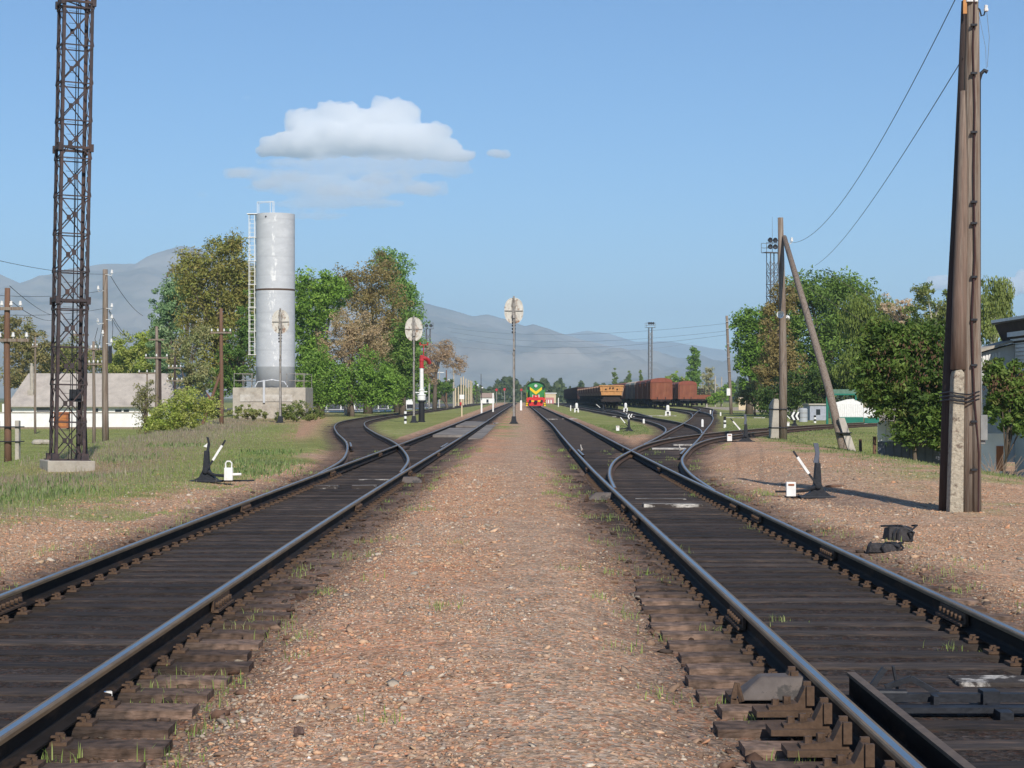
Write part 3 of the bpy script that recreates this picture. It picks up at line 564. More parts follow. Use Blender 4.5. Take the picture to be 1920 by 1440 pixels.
# ---------------------------------------------------------------- signals, crane, masts, poles
def ground_at(px, Y, z=None):
    x = PX(px, Y); return (x, Y, gz1(x, Y) if z is None else z)
def signal(px, Y, H, label, tilt=0.0, mm=None, turn=0.0):
    o = thing('railway_signal', label, 'signal', ground_at(px, Y), R(turn), group='oval backplate signals seen from behind')
    b = MB(); b.tube((0, 0, 0), (0, 0, H * .55), .075, .07, 12); b.tube((0, 0, H * .55), (0, 0, H), .055, .05, 12); b.tube((0, 0, H), (0, 0, H + .04), .06, n=12); b.tube((0, 0, H * .55 - .08), (0, 0, H * .55 + .08), .085, n=12)
    b.build('pole', mm or M_steelpole, o, smooth=False)
    b = MB(); b.prism([(-.22, -.2), (.22, -.2), (.12, .45), (-.12, .45)], -.2, .2, axis='y'); b.cbox((0, 0, .0), (.56, .56, .06))
    for s1 in (-1, 1):
        b.tube((s1 * .2, -.2, 0), (s1 * .2, -.2, .12), .025, n=6)
    b.build('base', M_iron, o)
    zc = H - .83; b = MB(); n = 28; prof = []
    for i in range(n):
        t = 2 * math.pi * i / n; c_, s_ = math.cos(t), math.sin(t)
        prof.append((.55 * (abs(c_) ** .85) * (1 if c_ > 0 else -1), .36 * (1 if s_ > 0 else -1) * (1 if abs(s_) > .1 else abs(s_) / .1) * .0 + zc + .76 * (abs(s_) ** .85) * (1 if s_ > 0 else -1)))
    b.prism(prof, .16, .175, axis='y'); pl = b.build('background_plate', M_wrust, o)
    b = MB(); 
    for i in range(n):
        p, q = prof[i], prof[(i + 1) % n]; b.bar((p[0], .16, p[1]), (q[0], .16, q[1]), .02, .05)
    b.build('plate_rim', M_wrust, o)
    b = MB(); b.box(-.55, .55, .10, .15, zc - .02, zc + .03); b.box(-.11, -.07, .08, .16, zc - .7, zc + .65); b.box(.07, .11, .08, .16, zc - .7, zc + .65)
    for dz_ in (.34, -.34): b.lathe([(.17, 0), (.17, .02)], 14, (0, .12, zc + dz_), axis='y')
    b.build('bracket', M_steelpole, o)
    for dz_ in (.34, -.34):
        b = MB(); b.lathe([(.12, 0), (.14, .08), (.16, .10), (.16, .32), (.15, .32), (.15, .12), (.0, .12)], 16, (0, .18, zc + dz_), axis='y'); b.build('lamp_head', M_black, o)
    b = MB(); b.cbox((0, -.09, zc - .3), (.12, .1, .3)); b.build('junction_box', M_steelpole, o)
    b = MB(); b.cbox((.02, -.08, H * .55 + .3), (.1, .08, .14)); b.build('junction_box', M_steelpole, o)
    b = MB()
    for dz_ in (-.75, -.9, -1.1, -1.3): b.tube((-.12, 0, zc + dz_), (.12, 0, zc + dz_), .02, n=6); b.tube((-.09, -.02, zc + dz_ - .05), (-.09, .02, zc + dz_ + .05), .04, n=6)
    b.path([(.06, -.08, zc), (.09, -.08, zc - 1.5), (.06, -.08, H * .5), (.09, -.02, .4)], .014, 5); b.build('cable', M_iron, o)
    o.rotation_euler.y = R(tilt); return o
signal(963.5, 112, 7.62, 'tallest oval signal standing on the gravel path straight ahead, left of the locomotive')
signal(525.5, 122, 7.45, 'oval signal standing in the grass in front of the silver water tower')
signal(776, 122, 6.95, 'oval signal left of the red and white water crane', turn=4)

# water crane
o = thing('water_crane', 'red, white and black water crane column beside the left track', 'water crane', ground_at(790.5, 126))
b = MB(); b.lathe([(.26, 0), (.26, .06), (.21, .1), (.20, 1.35), (.26, 1.37), (.26, 1.46)], 20); b.build('base_column', M_black, o)
b = MB(); b.lathe([(.24, 1.46), (.27, 1.5), (.27, 1.78), (.3, 1.8), (.3, 1.86), (.17, 1.9), (.16, 2.1), (.2, 2.12), (.2, 2.18), (.135, 2.22), (.13, 3.65)], 20); b.cbox((-.26, 0, 2.0), (.3, .06, .06)); b.cbox((.24, 0, 2.05), (.28, .06, .06)); b.build('column', M_white, o)
b = MB(); b.lathe([(.17, 3.65), (.17, 3.72), (.14, 3.74), (.14, 4.1), (.17, 4.12), (.17, 4.2), (.14, 4.24), (.13, 4.45), (.06, 4.52)], 20)
b.path([(0, 0, 4.35), (.2, .05, 4.33), (.42, .3, 4.2), (.5, .5, 4.0)], [.12, .13, .14, .15], 12); b.build('elbow', M_red, o)
b = MB(); b.tube((.14, 0, 4.3), (.14, 0, 5.2), .035, n=8); b.build('lamp_bracket', M_red, o)
b = MB(); b.box(-.12, .44, -.03, .03, 5.18, 5.24); b.tube((-.1, 0, 5.2), (-.1, 0, 5.38), .05, n=8); b.tube((.4, 0, 5.2), (.4, 0, 5.38), .05, n=8); b.build('crossarm', M_red, o)

# lattice masts
def lattice(name, label, cat, loc, wd, H, bay, rz, m=M_lattice, leg=.07, plates=True, ring=None, taper=0.0, brace=.028, group=None):
    o = thing(name, label, cat, loc, R(rz), group)
    hw = wd / 2; cs = [(-hw, -hw), (hw, -hw), (hw, hw), (-hw, hw)]
    def P(c, z): k = 1 - taper * z / H; return Vector((cs[c][0] * k, cs[c][1] * k, z))
    for c in range(4):
        b = MB(); cx_, cy_ = cs[c]; sx_, sy_ = (1 if cx_ > 0 else -1), (1 if cy_ > 0 else -1)
        p0, p1 = P(c, 0), P(c, H); t_ = leg * .16
        for (ax, ay, bx, by) in ((0, 0, -sx_ * leg, -sy_ * t_), (0, 0, -sx_ * t_, -sy_ * leg)):
            vs = []
            for p in (p0, p1):
                for dx_, dy_ in ((0, 0), (bx, 0), (bx, by), (0, by)): vs.append((p.x + dx_, p.y + dy_, p.z))
            b.add(vs, [[0, 1, 2, 3], [7, 6, 5, 4], [0, 4, 5, 1], [1, 5, 6, 2], [2, 6, 7, 3], [3, 7, 4, 0]])
        b.build('leg', m, o)
    z = 0; k = 0; nb = int(H / bay)
    for s_ in range(4):
        b = MB()
        for q in range(nb):
            z0, z1 = q * bay, (q + 1) * bay; a, c = P(s_, z0), P((s_ + 1) % 4, z0); a1, c1 = P(s_, z1), P((s_ + 1) % 4, z1)
            nrm = (c - a).cross(Vector((0, 0, 1))).normalized() * (brace * .4)
            b.bar(a + nrm, c1 + nrm, brace, brace * .35, up=nrm); b.bar(c - nrm, a1 - nrm, brace, brace * .35, up=nrm); b.bar(a, c, brace, brace)
            if plates:
                pm = b; m_ = (a + c1) / 2; d_ = (c - a).normalized(); zz = bay * .068
                pm.add([m_ - d_ * .045 + Vector((0, 0, -zz)) + nrm * 2, m_ + d_ * .05 + Vector((0, 0, -zz)) + nrm * 2, m_ + d_ * .05 + Vector((0, 0, zz)) + nrm * 2, m_ - d_ * .045 + Vector((0, 0, zz)) + nrm * 2,
                        m_ - d_ * .045 + Vector((0, 0, -zz)) - nrm * 2, m_ + d_ * .05 + Vector((0, 0, -zz)) - nrm * 2, m_ + d_ * .05 + Vector((0, 0, zz)) - nrm * 2, m_ - d_ * .045 + Vector((0, 0, zz)) - nrm * 2], [[0, 1, 2, 3], [7, 6, 5, 4], [0, 4, 5, 1], [1, 5, 6, 2], [2, 6, 7, 3], [3, 7, 4, 0]])
        b.build('bracing', m, o)
        
    if ring:
        for zr in ring:
            b = MB()
            for s_ in range(4): b.bar(P(s_, zr), P((s_ + 1) % 4, zr), leg * .6, leg * .7)
            b.bar(P(0, zr), P(2, zr), brace, brace); b.build('ring_frame', m, o)
            for c in range(4): b = MB(); b.cbox(P(c, zr), (leg * 1.15, leg * 1.15, bay * .2)); b.build('splice_plate', m, o)
    return o
Ym = 45.0
xm, ym, zm = ground_at(126, Ym)
zt = PZ(862, Ym)
mast = lattice('lattice_mast', 'tall dark steel lattice mast on a concrete footing, nearest of the masts', 'mast', (xm, Ym, zt), .74, 13.2, .905, 24, ring=[3.66 + 0.17, 7.35 + .15, 11.0], leg=.08, brace=.028)
mast.rotation_euler.y = R(1.07)
b = MB(); b.cbox((0, 0, (gz1(xm, Ym) - zt) / 2 - .1), (1.12, 1.12, (zt - gz1(xm, Ym)) + .18), rz=0); b.build('footing', M_conc, mast, bevel=.02)
for c in ((-.35, -.35), (.35, -.35), (.35, .35), (-.35, .35)): b = MB(); b.cbox((c[0], c[1], .07), (.17, .17, .17)); b.cbox((c[0], c[1], .0), (.24, .24, .03)); b.build('foot_plate', M_lattice, mast)
b = MB(); b.tube((.12, .1, 0), (.02, .05, 13), .012, n=5); b.tube((.2, -.1, 0), (.05, .05, 13), .010, n=5); b.tube((.05, .1, 0), (.15, .05, 13), .008, n=5)
for q in range(40): b.tube((-.1, .34, .3 * q + .4), (.12, .34, .3 * q + .4), .006, n=4)
b.build('cable', M_iron, mast)
b = MB(); b.tube((.52, .25, -.1), (.38, .3, 2.6), .035, n=8); b.build('conduit', M_iron, mast)
b = MB(); b.cbox((.2, .2, 1.55), (.25, .2, .3)); b.build('switch_box', M_iron, mast)
def lamps(o, z, xs, zs, r, wd, mm):
    b = MB(); b.box(-wd, wd, -wd * .6, wd * .6, z - .06, z); b.build('platform', mm, o)
    b = MB()
    for s1 in (-1, 1):
        for s2 in (-1, 1): b.bar((s1 * wd, s2 * wd * .6, z), (s1 * wd, s2 * wd * .6, z + 1.0), .04, .04)
    for zz in (.5, 1.0):
        b.bar((-wd, -wd * .6, z + zz), (wd, -wd * .6, z + zz), .05, .05); b.bar((-wd, wd * .6, z + zz), (wd, wd * .6, z + zz), .05, .05)
    b.build('railing', mm, o)
    for zz in zs:
        for x in xs:
            b = MB(); b.lathe([(0.01, .35), (r * .6, .3), (r, 0), (r * .9, -.02), (r * .86, .05), (.01, .1)], 12, (x, -wd * .6 - .1, z + zz), axis='y'); b.build('floodlight', M_iron, o)
M_mastg = mat('mast_grey', (0.13, 0.13, 0.14), 0.6, 0.2, 0.3, 2)
o = lattice('lattice_mast', 'floodlight mast with six round lamps behind the braced wooden pole', 'mast', ground_at(1448, 200), .95, 17.2, 1.25, 20, M_mastg, leg=.09, plates=False, brace=.05)
lamps(o, 17.2, (-.6, 0, .6), (.55, 1.25), .28, 1.0, M_mastg)
b = MB(); b.tube((0, 0, 17.2), (0, 0, 21), .03, .01, 6); b.build('lightning_rod', M_mastg, o)
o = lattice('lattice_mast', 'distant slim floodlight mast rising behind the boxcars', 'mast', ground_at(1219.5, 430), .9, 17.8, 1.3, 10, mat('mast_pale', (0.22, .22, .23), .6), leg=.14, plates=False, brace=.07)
lamps(o, 17.8, (-.5, 0, .5), (.9,), .3, 1.1, M_mastg)
o = lattice('lattice_mast', 'faint dark mast between the trees and the red water crane', 'mast', ground_at(803, 330), .8, 13.8, 1.3, 10, M_mastg, leg=.12, plates=False, brace=.06)
lamps(o, 13.8, (-.4, .4), (.5,), .3, .9, M_mastg)

# wooden utility poles
def insul(b, x, y, z, r=.05, h=.14): b.lathe([(r * .4, 0), (r, .01), (r, h * .45), (r * .7, h * .5), (r * .8, h * .9), (r * .3, h)], 8, (x, y, z))
def pole(px, py_top, Y, label, r=.13, arms=(), m=None, tiltx=0.0, stubs=None, strut=None, group=None, loc=None, r1=None, name='utility_pole', armm=None, ins=True):
    x, y, z = loc or ground_at(px, Y); H = PZ(py_top, Y) - z
    o = thing(name, label, 'pole', (x, y, z), group=group); m = m or M_wood
    b = MB(); n = 7; pts = []; rr = []
    for k in range(n): t = k / (n - 1); pts.append((tiltx * t * H + .015 * math.sin(t * 5 + px), .01 * math.cos(t * 4), t * H - (0.25 if k == 0 else 0))); rr.append(r * (1 - t) + (r1 or r * .72) * t)
    b.path(pts, rr, 10); b.build('shaft', m, o, smooth=True)
    for (za, wa, na) in arms:
        zz = PZ(za, Y) - z; xo = tiltx * zz
        b = MB(); b.cbox((xo, -r, zz), (wa, .1, .1)); b.build('crossarm', armm or M_wood, o)
        if ins:
            for k in range(na):
                xx = xo - wa / 2 + .08 + (wa - .16) * k / max(1, na - 1)
                ib = MB(); ib.tube((xx, -r, zz), (xx, -r, zz + .12), .012, n=5); insul(ib, xx, -r, zz + .1, .055, .15); ib.build('insulator', M_porc, o)
    if stubs:
        for (dx, h, wd) in stubs:
            b = MB(); b.box(dx - wd / 2, dx + wd / 2, -.12, .12, -.3, h); b.build('concrete_stub', M_conc, o, bevel=.02)
        b = MB()
        for zz in (.5 * stubs[0][1], .85 * stubs[0][1]):
            b.cbox((sum(s_[0] for s_ in stubs) / len(stubs) / 2, 0, zz), (abs(stubs[0][0]) * (2 if len(stubs) > 1 else 1) + .35, .34, .03))
        b.build('wire_binding', M_iron, o)
    if strut:
        (dx, zb) = strut; b = MB(); b.tube((dx, 0, -.2), (0.03, 0, zb), r * .8, r * .6, 8); b.build('strut', m, o)
    return o
pg = 'utility poles on the low field left of the tracks'
p = pole(198, 505, 82, 'tall bare pole with side insulators right of the lattice mast', .15, m=M_wood, group=pg, tiltx=-.004)
for (dx, z_) in ((.3, 515), (-.3, 545), (.3, 578), (.3, 599), (-.32, 606), (.28, 644), (-.1, 628)):
    zz = PZ(z_, 82) - p.location.z; s1 = 1 if dx > 0 else -1
    b = MB(); b.path([(0, -.1, zz), (dx * .7, -.12, zz - .03), (dx * .9, -.12, zz - .06), (dx, -.12, zz - .02), (dx, -.12, zz + .06)], .014, 5); insul(b, dx, -.12, zz + .04, .06, .17); b.build('insulator', M_porc, p)
b = MB(); b.path([(-.32, -.1, 5.0), (-.45, -.1, 4.5), (-.3, -.1, 4.0), (-.1, -.1, 5.2)], .012, 5); b.path([(.28, -.1, 5.6), (.34, -.1, 5.0), (.3, -.1, 4.2), (.12, -.1, 3.9)], .012, 5); b.build('cable_loop', M_iron, p)
b = MB(); b.cbox((.22, -.1, PZ(665, 82) - p.location.z), (.14, .12, .75)); b.build('fuse_box', M_iron, p)
pole(14, 540, 60, 'brown pole held between two concrete stubs at the left edge', .12, arms=((579, 1.05, 4), (638, 1.45, 4)), m=M_wood2, stubs=((-.33, 1.35, .13), (.33, 1.35, .13)), group=pg)
pole(66, 632, 150, 'thin grey pole in front of the white wall left of the lattice mast', .10, m=M_wood, group=pg, arms=((650, .5, 2),))
pole(176, 640, 112, 'low pole with many insulators just right of the lattice mast', .11, arms=((655, .9, 4), (683, 1.2, 5)), group=pg)
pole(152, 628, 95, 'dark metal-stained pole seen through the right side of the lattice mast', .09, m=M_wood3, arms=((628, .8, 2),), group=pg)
o = pole(294, 612, 120, 'pale pole with a dark second shaft behind the green field bushes', .13, m=M_wood, arms=((637, 1.0, 0), (671, 1.5, 3)), group=pg)
b = MB(); b.tube((.2, .1, -.2), (.16, .1, PZ(640, 120) - o.location.z), .11, .1, 8); b.build('second_shaft', M_wood3, o)
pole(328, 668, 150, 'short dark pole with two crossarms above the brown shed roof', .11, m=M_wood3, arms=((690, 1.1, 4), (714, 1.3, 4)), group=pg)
pole(276, 698, 135, 'thin pole with a pale crossarm left of the double pole', .07, arms=((700, 1.3, 3),), group=pg)
pole(415, 578, 115, 'brown pole with one crossarm and a leaning strut left of the water tower', .14, arms=((624, 1.3, 4),), m=M_wood2, strut=(-1.3, 3.6), loc=(PX(415, 115), 115, -.2), group=pg)

# right side poles
rp = 'utility poles right of the tracks'
p = pole(1371, 592, 183, 'slightly leaning distant pole left of the big right trees', .17, tiltx=-.045, group=rp, r1=.13, m=M_wood)
b = MB()
b = MB()
for zz in (4.2, 5.6, 6.9, 8.4, 9.1):
    b = MB(); b.cbox((-.045 * zz, -.18, zz), (.28, .08, .1)); b.build('insulator', M_steelpole, p)
b = MB(); b.cbox((-.3, -.2, 2.2), (.35, .3, .7)); b.build('white_box', M_white, p)
# braced pole
Yp = 76.0; xp, _, zp = ground_at(1455, Yp); Hp = PZ(408, Yp) - zp
o = thing('braced_pole', 'tall wooden pole with a diagonal strut and loudspeakers right of the tracks', 'pole', (xp, Yp, zp), group=rp)
b = MB(); b.path([(.28, 0, -.2), (.29, 0, Hp * .3), (.26, 0, Hp * .6), (.18, 0, Hp)], [.17, .16, .14, .11], 12); b.build('shaft', M_wood, o, smooth=True)
zs = PZ(445, Yp) - zp; dx = PX(1583, 66) - xp
b = MB(); b.path([(dx, -10, -.3), (.32 + (dx - .32) * .75 + .03, -7.5, zs * .25), (.32 + (dx - .32) * .4 + .03, -4, zs * .6), (.32, -.1, zs)], [.15, .145, .13, .10], 12); b.build('strut', M_wood, o, smooth=True)
b = MB(); b.prism([(-.27, -.3), (.1, -.3), (.1, 1.55), (0.06, 1.62), (-.12, 1.62), (-.27, 1.35)], -.16, .16, axis='y'); b.build('concrete_stub', M_conc, o, bevel=.02)
b = MB(); b.add([(dx + .14, -10.14, -.3), (dx + .42, -10.14, -.3), (dx + .42, -9.86, -.3), (dx + .14, -9.86, -.3), (dx - .08, -9.3, .95), (dx + .14, -9.3, .95), (dx + .14, -9.05, .95), (dx - .08, -9.05, .95)], [[0, 3, 2, 1], [4, 5, 6, 7], [0, 1, 5, 4], [1, 2, 6, 5], [2, 3, 7, 6], [3, 0, 4, 7]]); b.build('strut_stub', M_conc, o)
b = MB(); 
for zz in (.45, 1.2): b.cbox((.08, 0, zz), (.78, .4, .035))
b.cbox((dx + .06, -9.6, .42), (.5, .5, .03)); b.build('wire_binding', M_iron, o)
zl = PZ(591, Yp) - zp
b = MB(); b.lathe([(.04, -.16), (.13, -.3), (.15, -.3), (.09, -.10), (.05, 0), (.06, .12), (.01, .13)], 18, (.1, -.25, zl), axis='y'); b.build('loudspeaker', M_white, o)
b = MB(); b.lathe([(.02, -.1), (.05, 0), (.10, .2), (.11, .2), (.06, .0)], 16, (.5, .05, zl - .1), axis='y'); b.tube((.2, 0, zl - .1), (.5, .05, zl - .1), .02); b.build('loudspeaker', M_white, o)
zz = PZ(453, Yp) - zp
b = MB(); b.path([(.3, 0, zz), (.5, 0, zz - .05), (.58, 0, zz - .1), (.64, 0, zz), (.64, 0, zz + .08)], .018, 5); insul(b, .64, 0, zz, .06, .17); b.build('insulator', M_porc, o)

# foreground compound pole
Yf_ = 27.2; xf, zf = PX(1808, Yf_), gz1(PX(1808, Yf_), Yf_)
def fx_(px): return PX(px, Yf_) - xf
def fz_(py): return PZ(py, Yf_) - zf
o = thing('compound_pole', 'huge weathered pole with a rough concrete stub and power box at the right edge', 'pole', (xf, Yf_, zf))
b = MB(); b.prism([(fx_(1776), -.2), (fx_(1776), .1), (fx_(1803), .1), (fx_(1803), -.2)][:0] or [(fx_(1777), fz_(965)), (fx_(1803), fz_(965)), (fx_(1805), fz_(700)), (fx_(1800), fz_(693)), (fx_(1788), fz_(695)), (fx_(1785), fz_(705))], -.12, .12, axis='y'); b.build('concrete_stub', M_rconc, o, bevel=.015)
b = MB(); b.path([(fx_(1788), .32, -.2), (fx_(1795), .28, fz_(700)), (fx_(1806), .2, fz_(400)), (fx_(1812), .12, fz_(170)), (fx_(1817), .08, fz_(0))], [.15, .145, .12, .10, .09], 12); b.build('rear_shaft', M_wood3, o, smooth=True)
b = MB(); b.path([(fx_(1816), .02, -.2), (fx_(1817), .02, fz_(700)), (fx_(1819), .02, fz_(400)), (fx_(1820), .02, fz_(200)), (fx_(1823), .0, fz_(0)), (fx_(1824), 0, fz_(-60))], [.115, .11, .10, .095, .09, .085], 14); b.build('shaft', M_wood, o, smooth=True)
b = MB(); b.path([(fx_(1797), .0, fz_(693)), (fx_(1800), .0, fz_(560)), (fx_(1806), .02, fz_(380)), (fx_(1811), .05, fz_(170))], [.115, .11, .095, .07], 12); b.build('middle_shaft', mat('brown_grey_wood', (0.19, 0.13, 0.10), 0.88, 0, 0.38, 12, 0.006, 30, stretch=(4, 4, .15), col2=(0.24, 0.19, 0.15), thr=(0.45, 0.65)), o, smooth=True)
b = MB(); b.path([(fx_(1829), -.07, -.2), (fx_(1828), -.06, fz_(700)), (fx_(1829), -.04, fz_(300)), (fx_(1829), -.02, fz_(20))], [.07, .068, .06, .05], 10); b.build('side_shaft', M_wood, o, smooth=True)
b = MB(); b.path([(fx_(1830), -.14, -.1), (fx_(1831), -.14, fz_(850)), (fx_(1822), -.14, fz_(740)), (fx_(1818), -.13, fz_(600)), (fx_(1824), -.12, fz_(480)), (fx_(1822), -.12, fz_(330)), (fx_(1824), -.11, fz_(200)), (fx_(1821), -.1, fz_(90)), (fx_(1824), -.1, fz_(0))], .013, 6); b.build('cable', mat('cable_brown', (.05, .02, .02), .7), o)
b = MB()
for py in (50, 140, 250, 380, 420, 520, 600, 685, 790, 880): b.cbox((fx_(1822), -.13, fz_(py)), (.09, .05, .03))
b.build('cable_clip', M_iron, o)
b = MB(); b.path([(fx_(1838), .05, -.1), (fx_(1838), .05, fz_(400)), (fx_(1838), .05, fz_(150)), (fx_(1841), .05, fz_(137)), (fx_(1847), .05, fz_(131)), (fx_(1853), .05, fz_(134))], [.022, .022, .022, .028, .03, .03], 8); b.build('conduit', M_iron, o)
b = MB()
for py in (738, 745, 752): 
    b.path([(fx_(1776), -.15, fz_(py - 3)), (fx_(1790), -.16, fz_(py)), (fx_(1812), -.16, fz_(py + 2)), (fx_(1832), -.12, fz_(py - 4))], .012, 6); b.path([(fx_(1776), -.15, fz_(py - 3)), (fx_(1774), .4, fz_(py)), (fx_(1832), .3, fz_(py)), (fx_(1832), -.12, fz_(py - 4))], .012, 6)
b.build('wire_binding', M_iron, o)
b = MB(); b.box(fx_(1835), fx_(1848), -.12, .06, fz_(825), fz_(778)); b.tube((fx_(1840), -.02, fz_(778)), (fx_(1838), -.02, fz_(640)), .012, n=6); b.cbox((fx_(1841), -.02, fz_(829)), (.07, .1, .05)); b.build('meter_box', mat('grey_box', (.25, .25, .24), .6), o, bevel=.006)
b = MB(); b.path([(fx_(1832), 0, fz_(14)), (fx_(1837), 0, fz_(18)), (fx_(1840), 0, fz_(30)), (fx_(1845), 0, fz_(28)), (fx_(1848), 0, fz_(18))], .012, 6); b.build('insulator_hook', M_iron, o)
b = MB(); insul(b, fx_(1849), 0, fz_(22), .035, .10); b.build('insulator', M_porc, o)
b = MB(); b.box(fx_(1803), fx_(1810), -.1, -.07, fz_(28), fz_(-30)); b.build('wooden_board', mat('orange_board', (.5, .24, .09), .8), o)
b = MB()
for q in (1812, 1818, 1827): b.tube((fx_(q), -.1, fz_(6)), (fx_(q), -.1, fz_(-20)), .03, n=8)
b.build('insulator', M_porc, o)
b = MB(); b.path([(fx_(1850), 0, fz_(20)), (fx_(1855), 0, fz_(70)), (fx_(1852), .02, fz_(125))], .004, 4); b.path([(fx_(1835), 0, fz_(25)), (fx_(1848), 0, fz_(90)), (fx_(1850), .02, fz_(128))], .003, 4); b.build('thin_wire', M_wirefar, o)

# wires strung through the air
def wire(p0, p1, sag, r, label, m=M_wire, grp='overhead wires'):
    b = MB(); pts = []
    for k in range(25):
        t = k / 24; p = Vector(p0).lerp(Vector(p1), t); p.z -= sag * 4 * t * (1 - t); pts.append(p)
    b.path(pts, r, 4); o = b.build('overhead_wire', m); return tag(o, label, 'wire', grp)
def P3(px, py, Y): return (PX(px, Y), Y, PZ(py, Y))
wire(P3(1793, -5, 27.2), P3(1481, 455, 76), .95, .007, 'upper overhead wire sagging from the huge right pole to the braced pole')
wire(P3(1806, 108, 27.2), P3(1528, 498, 92), .45, .007, 'lower overhead wire descending from the huge right pole behind the strut')
M_wolive = mat('olive_wire', (.16, .14, .06), .8)
wire(P3(1545, 508, 92), P3(1705, 620, 60), -.1, .014, 'upper yellowish wire crossing in front of the right trees', M_wolive)
wire(P3(1515, 540, 92), P3(1705, 655, 60), .0, .012, 'lower yellowish wire crossing in front of the right trees', M_wolive)
for i, (a, b_) in enumerate((((840, 614), (1366, 606)), ((845, 622), (1366, 620)), ((850, 632), (1366, 627)), ((860, 650), (1300, 642)))):
    wire(P3(a[0], a[1], 330), P3(b_[0], b_[1], 186 if i < 3 else 420), 1.2 + .2 * i, .014, 'faint long wire across the mountains, ' + ('topmost', 'second from the top', 'third from the top', 'lowest')[i] + ' of the four', M_wirefar)
for i, (a, ya, b_, yb) in enumerate((((0, 489), 60, (200, 514), 82), ((0, 554), 60, (192, 545), 82), ((18, 536), 60, (95, 590), 110), ((0, 590), 60, (196, 578), 82))):
    wire(P3(*a, ya), P3(*b_, yb), .12, .010, ('highest wire', 'second wire', 'slanting wire', 'lowest wire')[i] + ' leaving the picture left of the lattice mast')
for i, (a, b_, yb) in enumerate((((206, 515), (268, 592), 118), ((204, 580), (250, 640), 118), ((204, 583), (236, 630), 118), ((15, 560), (100, 600), 118))):
    wire(P3(*a, 82 if i < 3 else 60), P3(*b_, yb), .25, .012, ('steep wire falling to the right from the top insulator of the bare pole', 'outer lower wire falling right from the bare pole', 'inner lower wire falling right from the bare pole', 'thin wire from the brown pole passing behind the lattice mast')[i])

# ---------------------------------------------------------------- switch stands and small markers
def stand(px, Y, lean, label, mirror=1, target='plate', s=1.0, box=True, loc=None, boxd=.3, zc=.62):
    x, y, z = loc or ground_at(px, Y); o = thing('switch_stand', label, 'switch stand', (x, y, z), group='hand lever switch stands')
    b = MB(); b.prism([(-.26, 0), (.26, 0), (.25, .03), (.12, .13), (.065, .24), (.045, .60), (-.03, .60), (-.06, .24), (-.13, .10), (-.26, .03)], -.09, .09, axis='y'); b.cbox((0, 0, .02), (.6, .34, .04)); b.tube((0, -.14, .22), (0, .14, .22), .055, n=12)
    b.v = [(v[0] * mirror, v[1], v[2]) for v in b.v]
    if mirror < 0: b.f = [f[::-1] for f in b.f]
    b.build('base', M_iron, o, bevel=.008)
    lx = mirror * lean
    b = MB(); b.bar((0, -.13, .2), (lx * .38, -.13, .42), .035, .035); b.bar((lx * .84, -.13, .70), (lx, -.13, .80), .032, .032); b.build('lever_end', M_iron, o)
    b = MB(); b.bar((lx * .38, -.13, .42), (lx * .84, -.13, .70), .042, .042); b.build('lever', M_white, o)
    if box:
        sx = mirror * boxd if target != 'fan' else mirror * boxd
        b = MB(); b.path([(0, -.1, .22), (sx * .4, -.12, .14), (sx, -.12, .12)], .03, 6); b.build('weight_arm', M_iron, o)
        wb = MB(); wb.cbox((sx, -.12, .16), (.16, .10, .24)); w_ = wb.build('counterweight', M_white, o, bevel=.008)
        if target == 'fan':
            b = MB(); b.path([(sx - .055, -.12, .28), (sx - .06, -.12, .36), (sx - .03, -.12, .40), (sx + .03, -.12, .40), (sx + .06, -.12, .36), (sx + .055, -.12, .28)], .014, 6); b.build('handle', M_white, w_)
            b = MB(); b.tube((sx + .08, -.12, .15), (sx + .24, -.12, .155), .025, n=8); b.build('white_spindle', M_white, o)
        else:
            b = MB(); b.cbox((sx, -.172, .235), (.10, .012, .03)); b.build('slot', M_brown, w_)
            b = MB(); b.tube((sx - .08, -.12, .12), (sx - .26, -.12, .12), .018, n=6); b.build('spindle', M_iron, o)
    b = MB(); b.bar((-.5 * mirror * 0, .02, .02), (-.9 * (1 if x > 0 else -1), .05, .03), .04, .03); b.build('connecting_rod', M_iron, o)
    if target == 'plate':
        b = MB(); b.tube((0.02, 0, .55), (.02, 0, .86), .018, n=6); b.build('target_post', M_iron, o)
        b = MB(); b.prism([(-.07, .62), (.02, .62), (.045, .78), (.02, .95), (-.07, .95), (-.03, .78)], -.02, .02, axis='y'); b.v = [(v[0] * .9, v[1], v[2] - .02) for v in b.v]; b.build('target_plate', mat('grey_target', (.10, .11, .14), .5), o)
    elif target == 'fan':
        b = MB(); b.prism([(0.0, .6), (.05, .6), (.07, .72), (.045, .85), (0.0, .86), (.03, .74)], -.02, .02, axis='y'); b.build('target_plate', M_iron, o)
        b = MB(); b.prism([(-.06, .68), (.01, .66), (.02, .74), (-.03, .70)], -.015, .015, axis='y'); b.build('target_tip', M_white, o)
    elif target == 'post':
        for k in range(5):
            b = MB(); b.tube((0, 0, .12 * k), (0, 0, .12 * k + .12), .055, n=12); b.build('stripe', M_black if k % 2 else M_white, o)
    elif target == 'chevron':
        b = MB(); b.tube((0, 0, .3), (0, 0, .8), .02, n=6); b.build('target_post', M_iron, o)
        b = MB(); b.box(-.27, .27, -.2, -.18, zc - .24, zc + .24); b.build('sign_board', M_black, o)
        for c_ in (-.12, .12):
            b = MB(); b.prism([(c_ + .12, zc + .23), (c_ + .01, zc + .23), (c_ - .11, zc), (c_ + .01, zc - .23), (c_ + .12, zc - .23), (c_, zc)], -.22, -.204, axis='y'); b.build('chevron', M_white, o)
    o.scale = (s, s, s); return o
stand(387, 35.4, .38, 'black switch stand with fan target and white counterweight beside the left track', 1, 'fan', 1.0, boxd=.44)
